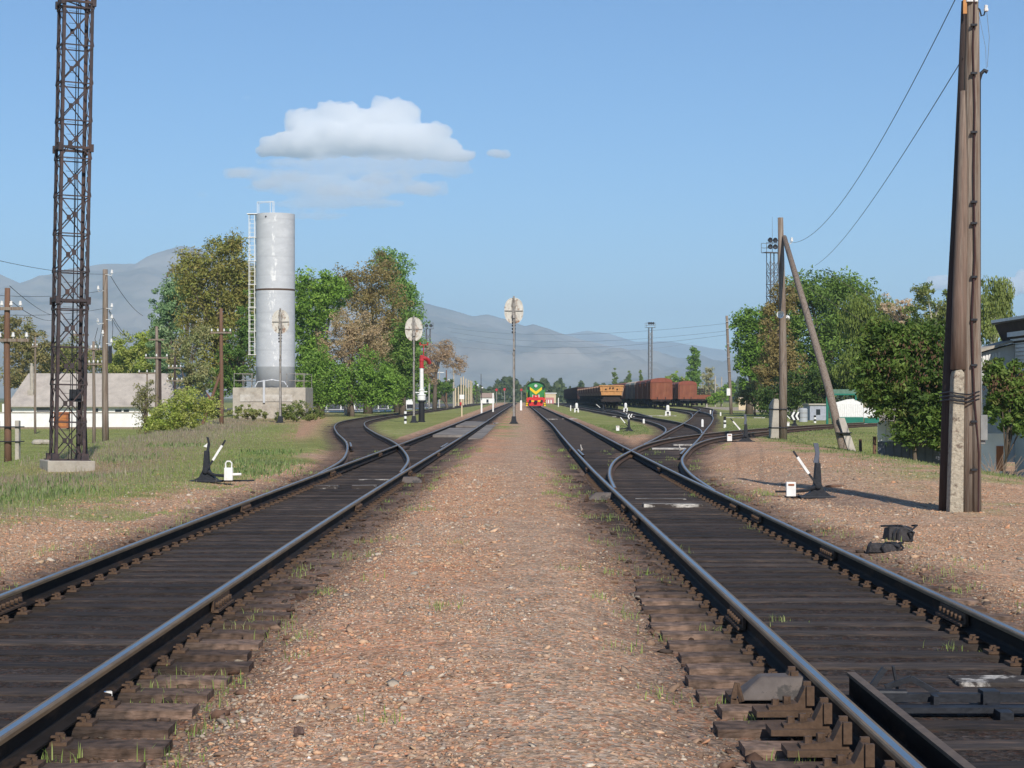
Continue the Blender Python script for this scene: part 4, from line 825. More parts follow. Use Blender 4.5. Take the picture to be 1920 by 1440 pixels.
stand(1532, 30.8, -.42 , 'nearest black switch stand right of the right track with white counterweight box', 1, 'plate', .98, boxd=-.46)
stand(1398, 62, -.52, 'switch stand left of the braced pole with small white counterweight box', 1, 'plate', 1.0, boxd=-.55)
stand(1179, 91, -.5, 'switch stand with black and white post in the grass between the right tracks', 1, 'post', 1.0, boxd=-.55)
stand(1490, 106, -.62, 'switch stand with chevron board right of the braced pole', 1, 'chevron', 1.0, boxd=-.4)
stand(1181, 140, -.45, 'low switch stand carrying a chevron board left of the boxcars', 1, 'chevron', 0.8, box=False, zc=.36)
stand(1131, 205, -.7, 'distant white switch lever in front of the dump wagons', 1, 'none', 1.3, box=False)
def striped(px, Y, h, r, cols, label):
    o = thing('marker_post', label, 'marker post', ground_at(px, Y), group='short striped marker posts'); n = len(cols)
    for k, c_ in enumerate(cols):
        b = MB(); b.tube((0, 0, h * k / n), (0, 0, h * (k + 1) / n), r, n=12); b.build('stripe', M_white if c_ == 'w' else M_black, o)
    return o
striped(760, 119, .78, .085, 'wbwbw', 'striped post in the grass between the siding and the left track')
striped(1359, 100, .62, .07, 'wwbwbb', 'striped post right of the diagonal branch track')
striped(1528, 122, .5, .08, 'wbwb', 'striped post in front of the green gate')
def dwarf(px, Y, h, label):
    o = thing('dwarf_signal', label, 'dwarf signal', ground_at(px, Y), group='white dwarf signals')
    b = MB(); b.prism([(-.28, 0), (-.12, 0), (-.1, .2), (.1, .2), (.12, 0), (.28, 0), (.24, .5), (-.24, .5)], -.15, .15, axis='y'); b.build('base', M_white, o)
    b = MB(); b.lathe([(.13, .5), (.14, .55), (.17, .6), (.17, .95), (.12, 1.06), (.02, 1.1)], 14); b.build('head', M_white, o)
    b = MB(); b.cbox((0, -.16, .34), (.22, .02, .2)); b.build('door', M_black, o); o.scale = (h / 1.1,) * 3; return o
dwarf(1081, 208, 1.05, 'white dwarf signal leftmost in the grass in front of the dump wagons')
dwarf(1173, 214, 1.05, 'white dwarf signal in front of the gap between dump wagons and boxcars')
dwarf(1252, 166, 1.0, 'white dwarf signal below the nearest red boxcar')
def wpost(px, Y, h, label, wd=.12):
    b = MB(); b.box(-wd / 2, wd / 2, -wd / 2, wd / 2, -.1, h - .05); b.prism([(-wd / 2, h - .05), (wd / 2, h - .05), (0, h)], -wd / 2, wd / 2, axis='y'); o = b.build('white_post', M_white); o.location = ground_at(px, Y); return tag(o, label, 'post', 'small white posts')
wpost(1047, 330, 1.6, 'thin pale post before the farthest dark wagons', .15); wpost(1070, 230, .7, 'small white post left of the leftmost dwarf signal')
wpost(1317, 106, .45, 'small leaning white post beside the crossing rails'); wpost(1207, 120, .3, 'tiny white post between the rails beyond the chevron board'); wpost(903, 185, 1.4, 'white post in the grass left of the straight left track', .16)
wpost(924.5, 215, 2.2, 'taller white post with square top before the low white house', .16); wpost(977, 240, 1.3, 'white post left of the locomotive', .25); wpost(1351, 165, .35, 'white stub post near the distant rails'); wpost(1332, 190, .4, 'short white stub left of the leaning pole')
# small switch lock fixtures on the rails (white painted)
for (px, py, lab) in ((505 / 3.84 * 0 + 1090, 845, 'white painted clip on the left rail of the right track'), (651, 838, 'white painted clip beside the curved siding rail'), (1275, 845, 'white painted clip inside the curved branch rail')):
    Y = YG(py); b = MB(); b.bar((0, 0, 0), (-.03, .1, .28), .03, .05); b.bar((0, 0, .15), (.06, -.05, .02), .03, .04); o = b.build('rail_clip', M_wrust); o.location = (PX(px, Y), Y, .0); o.scale = (.65, .65, .65); tag(o, lab, 'rail clip')
# yellow-post sign and station boards on the left
o = thing('track_sign', 'small white square sign on a cream post beside the left tracks', 'sign', ground_at(866, 160))
b = MB(); b.box(-.05, .05, -.05, .05, 0, 1.5); b.build('post', M_cream, o); b = MB(); b.box(-.2, .2, -.07, -.05, 1.5, 1.88); b.build('board', M_white, o); b = MB(); b.lathe([(.01, -.05), (.1, -.04), (.1, .0)], 12, (-.1, -.06, 1.12), axis='y'); b.box(-.18, -.02, -.05, 0, .95, 1.25); b.build('red_disc', M_red, o)
def redsig(px, Y, top, label):
    o = thing('red_signal', label, 'signal', ground_at(px, Y), group='distant red disc signals'); h = PZ(top, Y) - o.location.z
    b = MB(); b.tube((0, 0, 0), (0, 0, h), .09, n=8); b.build('post', M_steelpole, o); b = MB(); b.lathe([(.01, -.1), (.3, -.1), (.3, .05), (.01, .05)], 16, (0, -.1, h), axis='y'); b.build('disc', M_red, o)
redsig(931, 400, 731, 'distant red signal beside the low white house'); redsig(946, 420, 730, 'distant red signal just left of the tallest oval signal'); redsig(977.5, 430, 731, 'distant red signal between the oval signal and the locomotive')
# debris
def lump(name, px, Y, dims, m, label, cat, rz=0, n=3, seed=1, zoff=0):
    r2 = random.Random(seed); b = MB()
    for k in range(n):
        c = (r2.uniform(-.3, .3) * dims[0], r2.uniform(-.3, .3) * dims[1], dims[2] * (.35 + .3 * k / n)); N = 10
        prof = []
        b.lathe([(.02, -dims[2] * .4), (dims[0] * .25 * r2.uniform(.8, 1.2), -dims[2] * .32), (dims[0] * .36 * r2.uniform(.8, 1.1), 0), (dims[0] * .26 * r2.uniform(.8, 1.2), dims[2] * .3), (.02, dims[2] * .38)], N, c)
    b.v = [(v[0] + r2.uniform(-.02, .02) * dims[0] * 2, v[1] * dims[1] / dims[0] + r2.uniform(-.01, .01), v[2] + r2.uniform(-.02, .02) * dims[2] * 3) for v in b.v]
    o = b.build(name, m); x, y, z = ground_at(px, Y); o.location = (x, y, z + zoff); o.rotation_euler = (0, 0, rz); return tag(o, label, cat)
M_rag = mat('oily_rag', (0.035, 0.032, 0.034), 0.7, 0, .6, 12, 0.02, 14)
def block(px, py, dims, m, label, rz=0, cat='debris', name='scrap_block', tilt=0):
    Y = YG(py); o = thing(name, label, cat, ground_at(px, Y)); o.rotation_euler = (0, R(tilt), R(rz)); r2 = random.Random(int(px))
    b = MB(); a, c, h = dims
    vs = [(-a / 2, -c / 2, 0), (a / 2, -c / 2, 0), (a / 2, c / 2, 0), (-a / 2, c / 2, 0), (-a / 2 * .9, -c / 2 * .8, h), (a / 2, -c / 2 * .9, h * .9), (a / 2, c / 2, h), (-a / 2 * .8, c / 2, h * .85)]
    b.add(vs, [[0, 3, 2, 1], [4, 5, 6, 7], [0, 1, 5, 4], [1, 2, 6, 5], [2, 3, 7, 6], [3, 0, 4, 7]]); b.build('body', m, o, bevel=.01)
    b = MB()
    for k in range(4):
        x0 = r2.uniform(-a / 2, a / 2); b.path([(x0, -c / 2 - .01, .0), (x0 + r2.uniform(-.05, .05), -c / 2 - .02, h * .6), (x0 + r2.uniform(-.1, .1), -c / 4, h * 1.05), (x0 + r2.uniform(-.2, .2), c / 4, h * .98)], .012, 6)
    b.build('wire_wrap', M_iron, o); return o
block(1683, 1018, (.30, .22, .17), M_rag, 'black oily block bound with wire, farther of the two beside the right track', 10)
block(1656, 1040, (.36, .16, .10), M_rag, 'low black block with loose wire, nearer of the two beside the right track', -8)
lump('stone', 558, 8.85, (.075, .07, .06), mat('brown_stone', (.13, .085, .07), .9, 0, .3, 20), 'dark brown rounded stone on the gravel near the bottom edge', 'stone', n=1, seed=5)
o = thing('cigarette_pack', 'crumpled white and blue packet beside the left track', 'litter', (PX(200, 10.3), 10.3, .01)); b = MB(); b.cbox((0, 0, .02), (.055, .03, .035), rz=.4); b.build('box', M_white, o); b = MB(); b.cbox((-.012, -.004, .02), (.02, .031, .037), rz=.4); b.build('label_band', M_blue, o)
lump('wooden_scrap', 1570, 33, (.5, .1, .05), M_wood2, 'rotten wood scrap lying in the grass strip behind the nearest right switch stand', 'debris', n=2, seed=4)
# ---------------------------------------------------------------- water tower
Yt = 150.0; xt = PX(516.5, Yt); zt0 = PZ(727, Yt); rt_ = 72.5 / 2 * Yt / F; Ht = PZ(402, Yt) - zt0
o = thing('water_tower', 'tall silver cylindrical water tower on a concrete plinth with side ladder', 'water tower', (xt, Yt, zt0))
b = MB(); b.lathe([(rt_, .0), (rt_, Ht * .12), (rt_ * 1.004, Ht * .121)], 64); b.build('lower_shell', M_silver2, o, smooth=False)
b = MB(); b.lathe([(rt_ * 1.0, Ht * .121), (rt_ * 1.0, Ht * .1215), (rt_, Ht * .122), (rt_, Ht * .559), (rt_, Ht * .5595), (rt_ * 1.0, Ht * .56)], 72); so_ = b.build('shell', M_silver, o, smooth=True)
b = MB(); b.lathe([(rt_ * 1.0, Ht * .565), (rt_, Ht * .5655), (rt_, Ht * .566), (rt_ * 1.0, Ht * .75), (rt_, Ht * .999), (rt_, Ht * .9995), (rt_ * 1.0, Ht), (rt_ * .98, Ht), (.01, Ht + .08)], 72); b.build('upper_shell', M_silver, o)
for p_ in o.children[-1].data.polygons: p_.use_smooth = p_.index < 72 * 6
for p_ in o.children[-2].data.polygons: p_.use_smooth = len(p_.vertices) == 4
for p_ in o.children[-3].data.polygons: p_.use_smooth = len(p_.vertices) == 4
b = MB(); b.lathe([(rt_ * 1.0, Ht * .557), (rt_ * 1.012, Ht * .559), (rt_ * 1.012, Ht * .566), (rt_ * 1.0, Ht * .568)], 72); b.build('ring_flange', M_plate, o)
lx0 = -rt_ - .28; b = MB()
for dx_ in (-.24, .2):
    b.tube((lx0 + dx_, -.4, Ht * .19), (lx0 + dx_, -.4, Ht + .0), .028, n=6); b.tube((lx0 + dx_, .2, Ht * .19), (lx0 + dx_, .2, Ht), .02, n=6)
k = Ht * .19
while k < Ht: b.tube((lx0 - .24, -.4, k), (lx0 + .2, -.4, k), .015, n=5); k += .35
k = Ht * .19
while k < Ht + .1: b.box(lx0 - .32, -rt_ * .93, -.44, .2, k - .02, k + .02); k += Ht * .135
b.build('ladder', M_white, o)
b = MB()
for (x0, y0) in ((-rt_ * .9, -.5), (-.3, -.9), (-.15, -.5), (.0, -.9), (-rt_ * .9, .5)): b.tube((x0 * 1.0, y0, Ht), (x0, y0, Ht + .95), .022, n=6)
b.tube((-rt_ * .9, -.5, Ht + .95), (-.3, -.9, Ht + .95), .02, n=6); b.tube((-.3, -.9, Ht + .95), (0, -.9, Ht + .95), .02, n=6); b.tube((-rt_ * .9, .5, Ht + .95), (-.15, -.5, Ht + .95), .02, n=6); b.tube((-rt_ * .9, .5, Ht + .95), (-rt_ * .9, -.5, Ht + .95), .02, n=6); b.box(lx0 - .4, -rt_ * .8, -.5, .3, Ht - .02, Ht + .04); b.build('top_railing', M_white, o)
b = MB(); b.tube((-.58, -rt_ * .93, Ht - .3), (-.58, -rt_ * .93 - .06, Ht - .3), .06, n=10); b.build('outlet_hole', M_black, o)
pw0, pw1 = PX(446, Yt) - xt, PX(580, Yt) - xt; pb = -(zt0 - gz1(xt, Yt)) - .3
b = MB(); b.box(pw0, pw1, -2.8, 2.8, pb, .0); b.build('plinth', M_conc, o, bevel=.03)
b = MB(); b.box(pw0 + .6, pw1 - 1.0, -2.86, -2.803, -1.1, -.55); b.build('plaster_patch', mat('patchy_plaster', (.52, .49, .44), .9, 0, .2, 2, col2=(.36, .32, .27), thr=(.45, .6)), o)
b = MB()
for xx in np.linspace(pw0 + .1, pw1 - .1, 9):
    if abs(xx + .1) < 1.2: continue
    b.tube((xx, -2.7, 0), (xx, -2.7, 1.1), .025, n=6); b.tube((xx, 2.7, 0), (xx, 2.7, 1.1), .025, n=6)
for zz in (.55, 1.1):
    for (xa, xb) in ((pw0 + .1, -1.4), (1.4, pw1 - .1)): b.tube((xa, -2.7, zz), (xb, -2.7, zz), .022, n=6)
    b.tube((pw0 + .1, 2.7, zz), (pw1 - .1, 2.7, zz), .022, n=6); b.tube((pw0 + .1, -2.7, zz), (pw0 + .1, 2.7, zz), .022, n=6); b.tube((pw1 - .1, -2.7, zz), (pw1 - .1, 2.7, zz), .022, n=6)
b.build('platform_railing', M_steelpole, o)
b = MB(); b.path([(-1.3, -2.6, 0.05), (-1.1, -2.4, .45), (0, -2.2, .62), (1.0, -2.4, .45), (1.3, -2.6, .05)], .05, 8); b.box(-.62, -.45, -2.96, -2.82, -1.2, .6); b.build('inlet_pipe', M_silver, o)

# ---------------------------------------------------------------- houses on the left
def gz_(px, Y): return gz1(PX(px, Y), Y)
Yh = 186.0; z0 = gz_(100, Yh)
o = thing('long_house', 'long low white house with grey asbestos roof behind the lattice mast', 'house', (0, Yh, z0))
xa, xb = PX(4, Yh), PX(362, Yh); ze = PZ(761, Yh) - z0; zr = PZ(700, Yh + 4) - z0
b = MB(); b.box(xa, xb, 0, 8, -.3, ze + .2); b.build('wall', M_white_wash, o)
b = MB(); xl, xr_ = PX(14, Yh), PX(352, Yh); rl = PX(34, Yh)
b.add([(xl, -.5, ze), (xb + .4, -.5, ze), (xb - 0, 4, zr), (rl, 4, zr), (xl, 8.5, ze), (xb + .4, 8.5, ze), (xl, -.5, ze - .12), (xb + .4, -.5, ze - .12), (xl, 8.5, ze - .12), (xb + .4, 8.5, ze - .12)], [[0, 1, 2, 3], [5, 4, 3, 2], [4, 0, 3], [1, 5, 2], [6, 7, 1, 0], [9, 8, 4, 5], [8, 6, 0, 4], [7, 9, 5, 1], [8, 9, 7, 6]]); rf = b.build('roof', M_roof, o)
b = MB(); b.tube((PX(53, Yh), 1.5, zr - 1.9), (PX(52, Yh), 1.5, zr + .7), .2, n=10); b.tube((PX(52, Yh), 1.5, zr + .7), (PX(52, Yh), 1.5, zr + 1.0), .12, n=8); b.box(PX(47, Yh), PX(58, Yh), .9, 1.9, zr - 2.3, zr - 1.7); b.build('chimney', M_whit if False else M_conc, rf)
b = MB(); b.box(PX(69, Yh), PX(93, Yh), -.06, .02, .4, ze - .05); b.build('door', mat('grey_door', (.16, .16, .17), .8), o)
for (p0, p1, za, zb) in ((15, 23, 776, 762 + 6), (216, 228, 776, 768), (232, 242, 776, 768), (176, 184, 775, 766)):
    b = MB(); b.box(PX(p0, Yh), PX(p1, Yh), -.05, .02, PZ(za, Yh) - z0 - .25, PZ(zb, Yh) - z0); b.build('window', M_glass, o)
Yw = 172.0; zw = gz_(100, Yw)
o = thing('boundary_wall', 'long whitewashed wall in front of the grey roofed house', 'wall', (0, Yw, zw))
b = MB(); b.box(PX(-30, Yw), PX(266, Yw), 0, .3, -.4, PZ(774.5, Yw) - zw); b.build('wall', M_white_wash, o)
b = MB(); b.box(PX(-30, Yw), PX(266, Yw), -.05, .35, PZ(774.5, Yw) - zw, PZ(773.5, Yw) - zw + .05); b.build('coping', M_conc, o)
b = MB(); b.box(PX(-30, Yw), PX(266, Yw), -.04, -.003, -.4, .18); b.build('dark_base', mat('brown_plinth', (.24, .19, .13), .9), o)
o = thing('rusty_cabinet', 'rusty orange metal cabinet standing against the white wall behind the lattice mast', 'cabinet', (PX(116, Yw - 3), Yw - 3, gz_(116, Yw - 3)))
b = MB(); b.box(-.65, .65, -.4, .4, .15, 1.45); b.build('body', M_brown, o, bevel=.02); b = MB(); b.box(-.75, .75, -.5, .5, 1.45, 1.6); b.build('lid', M_brown, o); b = MB(); b.box(-.5, .5, -.42, -.4, .3, .7); b.box(-.5, .5, -.42, -.4, .85, 1.3); b.build('panel', mat('orange_rust', (.42, .16, .05), .8, 0, .3, 3), o)
for s_ in (-.55, .55):
    b = MB(); b.box(s_ - .05, s_ + .05, -.3, .3, 0, .15); b.build('foot', M_iron, o)
Yg = 205.0; o = thing('shed', 'shed with a rusty brown corrugated roof left of the struted brown pole', 'shed', (PX(345, Yg), Yg, gz_(345, Yg)))
b = MB(); b.box(-1.7, 1.9, 0, 5, 0, 2.6); b.build('wall', M_conc, o); zz = PZ(706, Yg) - o.location.z
b = MB(); b.add([(-2, -.4, 2.5), (2.4, -.4, 2.5), (.6, 2.5, zz), (-1.6, 2.5, zz), (-2, 5.4, 2.5), (2.4, 5.4, 2.5)], [[0, 1, 2, 3], [5, 4, 3, 2], [4, 0, 3], [1, 5, 2], [4, 5, 1, 0]]); b.build('roof', M_brown, o)
b = MB(); b.cbox((-3.0, 0, .5), (.3, .2, .6)); 
for (px, Y, lab) in ((78, 115, 'grey rubble heap in the field left of the lattice mast footing'),): lump('rubble_heap', px, Y, (1.0, .7, .35), M_conc, lab, 'rubble', n=4, seed=3)
# plank pieces
o = thing('wooden_post', 'short brown stump post beside the whitewashed fence', 'post', ground_at(1613, 62, -.5)); b = MB(); b.path([(0, 0, 0), (.01, 0, .35), (0, 0, .78)], [.06, .055, .05], 8); b.build('shaft', M_wood2, o)

# platform and fence by the trees on the left
def gstruct(name, poly, z0, z1, m, kind='structure'):
    b = MB(); b.prism(poly, z0, z1, axis='z'); o = b.build(name, m); return tag(o, kind=kind)
gstruct('platform', [(PX(600, 205), 205), (PX(720, 215), 215), (-12.0, 300), (-9, 470), (-40, 470), (-40, 240)], -.2, .12, M_tar)
b = MB(); b.bar((PX(600, 204.8), 204.8, .1), (PX(720, 214.8), 214.8, .1), .4, .14); b.bar((PX(720, 215), 214.8, .1), (-11.8, 300, .1), .4, .14); o = b.build('kerb', M_white_wash); tag(o, kind='structure')
Yq = 236.0; o = thing('iron_fence', 'dark iron fence with white posts along the trees left of the siding', 'fence', (0, Yq, .1))
pts = [(PX(585, 226), -10), (PX(690, 240), 4), (PX(762, 262), 26)]
def along(t):
    s_ = t * (len(pts) - 1); i = min(int(s_), len(pts) - 2); f_ = s_ - i; return pts[i][0] * (1 - f_) + pts[i + 1][0] * f_, pts[i][1] * (1 - f_) + pts[i + 1][1] * f_
for k in range(9):
    x, y = along(k / 8); b = MB(); b.box(x - .09, x + .09, y - .09, y + .09, 0, 1.15); b.build('post', M_white, o)
    if k < 8:
        x2, y2 = along((k + 1) / 8); b = MB(); b.bar((x, y, .2), (x2, y2, .2), .04, .04); b.bar((x, y, 1.0), (x2, y2, 1.0), .04, .04)
        for q in range(1, 14): t = q / 14; b.tube((x + (x2 - x) * t, y + (y2 - y) * t, .05), (x + (x2 - x) * t, y + (y2 - y) * t, 1.15), .018, n=4)
        b.build('bar_panel', M_black, o)
        b = MB(); b.bar((x, y, .03), (x2, y2, .03), .15, .14); b.build('white_base', M_white, o)
# white arched shelter, lamps, T poles, cream posts
o = thing('arched_kiosk', 'small white round topped kiosk with a dark opening left of the water crane', 'kiosk', ground_at(769, 250)); b = MB()
arc = [(-.62 * math.cos(math.pi * k / 12), .75 + .65 * math.sin(math.pi * k / 12)) for k in range(13)]; b.prism([(-.62, 0)] + arc + [(.62, 0)], 0, 1.5, axis='y'); b.build('shell', M_white, o)
b = MB(); b.prism([(-.45, .0), (-.45, .72), (.45, .72), (.45, 0)], -.02, -.002, axis='y'); b.build('opening', M_black, o)
lg = 'concrete lamp posts among the left trees'
for (px, py, Y, s_, lab) in ((603, 618, 176, 1, 'concrete lamp post nearest to the water tower'), (648, 636, 176, 1, 'concrete lamp post in the middle between water tower and oval signal'), (687, 652, 190, 1, 'thin concrete lamp post nearest to the oval signal')):
    x, y, z = ground_at(px, Y); H = PZ(py, Y) - z; o = thing('street_lamp', lab, 'street lamp', (x, y, z), group=lg)
    b = MB(); b.path([(0, 0, 0), (0, 0, H)], [.16, .12], 8); b.build('post', M_conc, o); b = MB(); b.path([(0, 0, H - .1), (.25, 0, H + .05), (.55, 0, H + .3)], .03, 6); b.build('arm', M_steelpole, o); b = MB(); b.bar((.45, 0, H + .2), (.8, 0, H + .45), .16, .09); b.build('lamp_head', M_white, o)
for (px, py, Y, lab) in ((804.5, 690, 262, 'pale T shaped pole just right of the water crane'), (824, 697, 280, 'pale T shaped pole above the person in red')):
    x, y, z = ground_at(px, Y); H = PZ(py, Y) - z; o = thing('line_pole', lab, 'pole', (x, y, z), group='pale poles along the left platform')
    b = MB(); b.path([(0, 0, 0), (0, 0, H + .1)], [.11, .08], 8); b.build('shaft', M_conc, o); b = MB(); b.cbox((0, 0, H - .1), (1.4, .1, .1)); b.build('crossarm', M_white, o)
cp = ((850.5, 691, 300), (854, 727, 330), (859.5, 725, 350), (864.5, 708, 370), (869, 706, 390), (873.5, 710, 410), (878, 712, 430), (881.5, 713, 450), (884.5, 714, 470))
for k, (px, py, Y) in enumerate(cp):
    x, y, z = ground_at(px, Y); H = PZ(py, Y) - z; b = MB(); b.path([(0, 0, 0), (0, 0, H)], [.16, .12], 6); o = b.build('line_pole', M_cream if k else M_conc); o.location = (x, y, z)
    tag(o, ('tallest cream pole, first of the receding row behind the white sign',) [0] if k == 0 else ['', 'short cream pole second in the receding row', 'short cream pole third in the receding row', 'cream pole fourth in the receding row', 'cream pole fifth in the receding row', 'cream pole sixth in the receding row', 'cream pole seventh in the receding row', 'cream pole next to last in the receding row', 'cream pole farthest in the receding row'][k], 'pole', 'cream poles receding along the platform')
pole(837, 694, 290, 'brown pole with a round white lamp left of the tallest cream pole', .13, m=M_wood2, group='lamp poles by the platform')
b = MB(); b.tube((.1, -.1, 4.1), (.5, -.1, 4.4), .05); b.lathe([(.02, -.2), (.22, -.15), (.24, .1), (.02, .15)], 12, (.5, -.1, 4.35), axis='y'); b.build('lamp_head', M_white, [q for q in sc.objects if q.name.startswith('utility_pole')][-1])
for (px, py, Y, lab) in ((894, 722, 430, 'dark lamp pole left of the low white house'), (903, 727, 470, 'dark lamp pole above the low white house')):
    x, y, z = ground_at(px, Y); H = PZ(py, Y) - z; o = thing('street_lamp', lab, 'street lamp', (x, y, z), group='dark lamp poles far along the left track'); b = MB(); b.path([(0, 0, 0), (0, 0, H)], [.11, .08], 6); b.build('post', M_wood3, o); b = MB(); b.lathe([(.02, -.1), (.26, 0), (.2, .25), (.02, .3)], 10, (.2, 0, H - .1)); b.build('lamp_head', M_white, o)
pole(903, 701, 600, 'thin dark pole sticking up before the mountains left of the tallest signal', .12, m=M_wood3, group='lamp poles by the platform', loc=(PX(902, 600), 600, 0))
o = thing('small_house', 'low white house with brown roof far left of the tallest oval signal', 'house', (PX(914, 520), 520, 0)); b = MB(); b.box(-1.9, 1.9, 0, 5, 0, 1.7); b.build('wall', M_white_wash, o)
b = MB(); b.add([(-2, -.3, 1.6), (2, -.3, 1.6), (1.7, 2.5, 2.9), (-1.7, 2.5, 2.9), (-2, 5.3, 1.6), (2, 5.3, 1.6)], [[0, 1, 2, 3], [5, 4, 3, 2], [4, 0, 3], [1, 5, 2], [4, 5, 1, 0]]); b.build('roof', mat('pale_brown_roof', (.33, .24, .19), .9), o); b = MB(); b.box(-.3, .3, -.03, .02, .2, 1.1); b.build('window', M_glass, o)
Yb = 500; o = thing('low_building', 'low beige building with reddish white striped wall right of the locomotive', 'building', (PX(1031, Yb), Yb, 0)); b = MB(); b.box(-1.2, 1.6, 0, 6, 0, PZ(738, Yb)); b.build('wall', M_cream, o)
b = MB(); b.box(-1.4, 1.8, -.2, 6.2, PZ(738, Yb), PZ(736.5, Yb)); b.build('roof', M_white_wash, o)
b = MB(); b.box(-2.2, 1.0, -3.1, -3.0, 0, 1.6); b.build('fence_panel', mat('red_wash', (.5, .2, .2), .9), o)
for k in range(4):
    b = MB(); b.box(-2.0 + k * .7, -1.65 + k * .7, -3.14, -3.103, .1, 1.0); b.build('white_panel', M_white, o)
b = MB(); 
# ---------------------------------------------------------------- people
def person(px, Y, label, top_m, leg_m, pose='stand', H=1.72):
    x, y, z = ground_at(px, Y); z = max(z, 0) + (.12 if x < -9 else 0)
    k = H / 1.72; J = {'pelvis': (0, 0, .92), 'chest': (0, 0, 1.28), 'neck': (0, 0, 1.47), 'head': (0, -.02, 1.60), 'headt': (0, -.02, 1.68), 'sl': (-.19, 0, 1.42), 'el': (-.26, .02, 1.14), 'hl': (-.26, -.06, .88), 'sr': (.19, 0, 1.42), 'er': (.26, .02, 1.14), 'hr': (.26, -.06, .88),
         'pl': (-.10, 0, .88), 'kl': (-.11, -.03, .49), 'al': (-.12, .04, .08), 'tl': (-.13, -.14, .04), 'pr': (.10, 0, .88), 'kr': (.11, .05, .49), 'ar': (.12, .12, .08), 'tr': (.13, -.05, .04)}
    if pose == 'crouch':
        J.update({'pelvis': (0, .1, .42), 'pl': (-.1, .1, .42), 'pr': (.1, .1, .42), 'chest': (0, -.05, .75), 'neck': (0, -.12, .93), 'head': (0, -.17, 1.05), 'headt': (0, -.18, 1.13), 'sl': (-.19, -.1, .88), 'sr': (.19, -.1, .88), 'el': (-.25, -.2, .62), 'er': (.25, -.2, .62), 'hl': (-.15, -.38, .5), 'hr': (.15, -.38, .5), 'kl': (-.15, -.32, .52), 'kr': (.15, -.32, .52), 'al': (-.13, -.1, .08), 'ar': (.13, -.1, .08), 'tl': (-.13, -.28, .04), 'tr': (.13, -.28, .04)})
    rad = {'pelvis': .135, 'chest': .15, 'neck': .06, 'head': .098, 'headt': .085, 'sl': .07, 'sr': .07, 'el': .045, 'er': .045, 'hl': .035, 'hr': .035, 'pl': .095, 'pr': .095, 'kl': .062, 'kr': .062, 'al': .042, 'ar': .042, 'tl': .04, 'tr': .04}
    E = [('pelvis', 'chest'), ('chest', 'neck'), ('neck', 'head'), ('head', 'headt'), ('chest', 'sl'), ('sl', 'el'), ('el', 'hl'), ('chest', 'sr'), ('sr', 'er'), ('er', 'hr'), ('pelvis', 'pl'), ('pl', 'kl'), ('kl', 'al'), ('al', 'tl'), ('pelvis', 'pr'), ('pr', 'kr'), ('kr', 'ar'), ('ar', 'tr')]
    def skin(name, keys, edges, grow, m, parent=None, root=0):
        me = bpy.data.meshes.new(name); me.from_pydata([tuple(c * k for c in J[q]) for q in keys], [(keys.index(a), keys.index(c)) for a, c in edges], []); me.materials.append(m)
        ob = bpy.data.objects.new(name, me); sc.collection.objects.link(ob); sk = ob.modifiers.new('skin', 'SKIN')
        for i, q in enumerate(keys): me.skin_vertices[0].data[i].radius = (rad[q] * grow,) * 2; me.skin_vertices[0].data[i].use_root = (i == root)
        sb = ob.modifiers.new('sub', 'SUBSURF'); sb.levels = 2; sb.render_levels = 2
        if parent: ob.parent = parent
        return ob
    body = skin('person', list(J), E, 1.0, M_skin); body.location = (x, y, z); tag(body, label, 'person')
    skin('shirt', ['pelvis', 'chest', 'sl', 'el', 'sr', 'er'], [('pelvis', 'chest'), ('chest', 'sl'), ('sl', 'el'), ('chest', 'sr'), ('sr', 'er')], 1.18, top_m, body)
    skin('trousers', ['pelvis', 'pl', 'kl', 'al', 'pr', 'kr', 'ar'], [('pelvis', 'pl'), ('pl', 'kl'), ('kl', 'al'), ('pelvis', 'pr'), ('pr', 'kr'), ('kr', 'ar')], 1.2, leg_m, body)
    b = MB(); hx, hy, hz = [c * k for c in J['headt']]; b.lathe([(.1, -.03), (.108, .03), (.09, .08), (.04, .11), (.01, .115)], 12, (hx, hy + .02, hz)); b.build('hair', M_hair, body, smooth=True)
    return body
person(823.5, 395, 'person in a red shirt and pale blue trousers walking on the platform', M_cloth_r, M_cloth_b)
person(803, 330, 'person in white with green top crouching right of the water crane', M_cloth_g, M_cloth_w, 'crouch')

# ---------------------------------------------------------------- locomotive
Yl = 306.0; lx_ = PX(1004.7, Yl)
loco = thing('locomotive', 'green locomotive with yellow chevron and red buffer beam coming straight on', 'locomotive', (lx_, Yl, .17), -.0075)
def arch(w, z0, z1, rise, n=14): return [(-w, z0)] + [(-w * math.cos(math.pi * k / n), z1 + rise * math.sin(math.pi * k / n)) for k in range(n + 1)] + [(w, z0)]
b = MB(); b.prism(arch(1.55, 1.55, 3.15, .95), 1.0, 14.5, axis='y'); b.build('body', M_green, loco, bevel=.02)
b = MB(); n = 16
for k in range(n):
    t0, t1 = math.pi * k / n, math.pi * (k + 1) / n
    b.bar((-1.58 * math.cos(t0), 7.5, 3.15 + .98 * math.sin(t0)), (-1.58 * math.cos(t1), 7.5, 3.15 + .98 * math.sin(t1)), 13.4, .06, up=(0, 0, 1)) if False else None
ro = arch(1.60, 3.2, 3.2, .98); ri = arch(1.50, 3.2, 3.2, .88)
vs = [(p[0], .7, p[1]) for p in ro] + [(p[0], .7, p[1]) for p in ri] + [(p[0], 14.6, p[1]) for p in ro] + [(p[0], 14.6, p[1]) for p in ri]; m_ = len(ro); fs = []
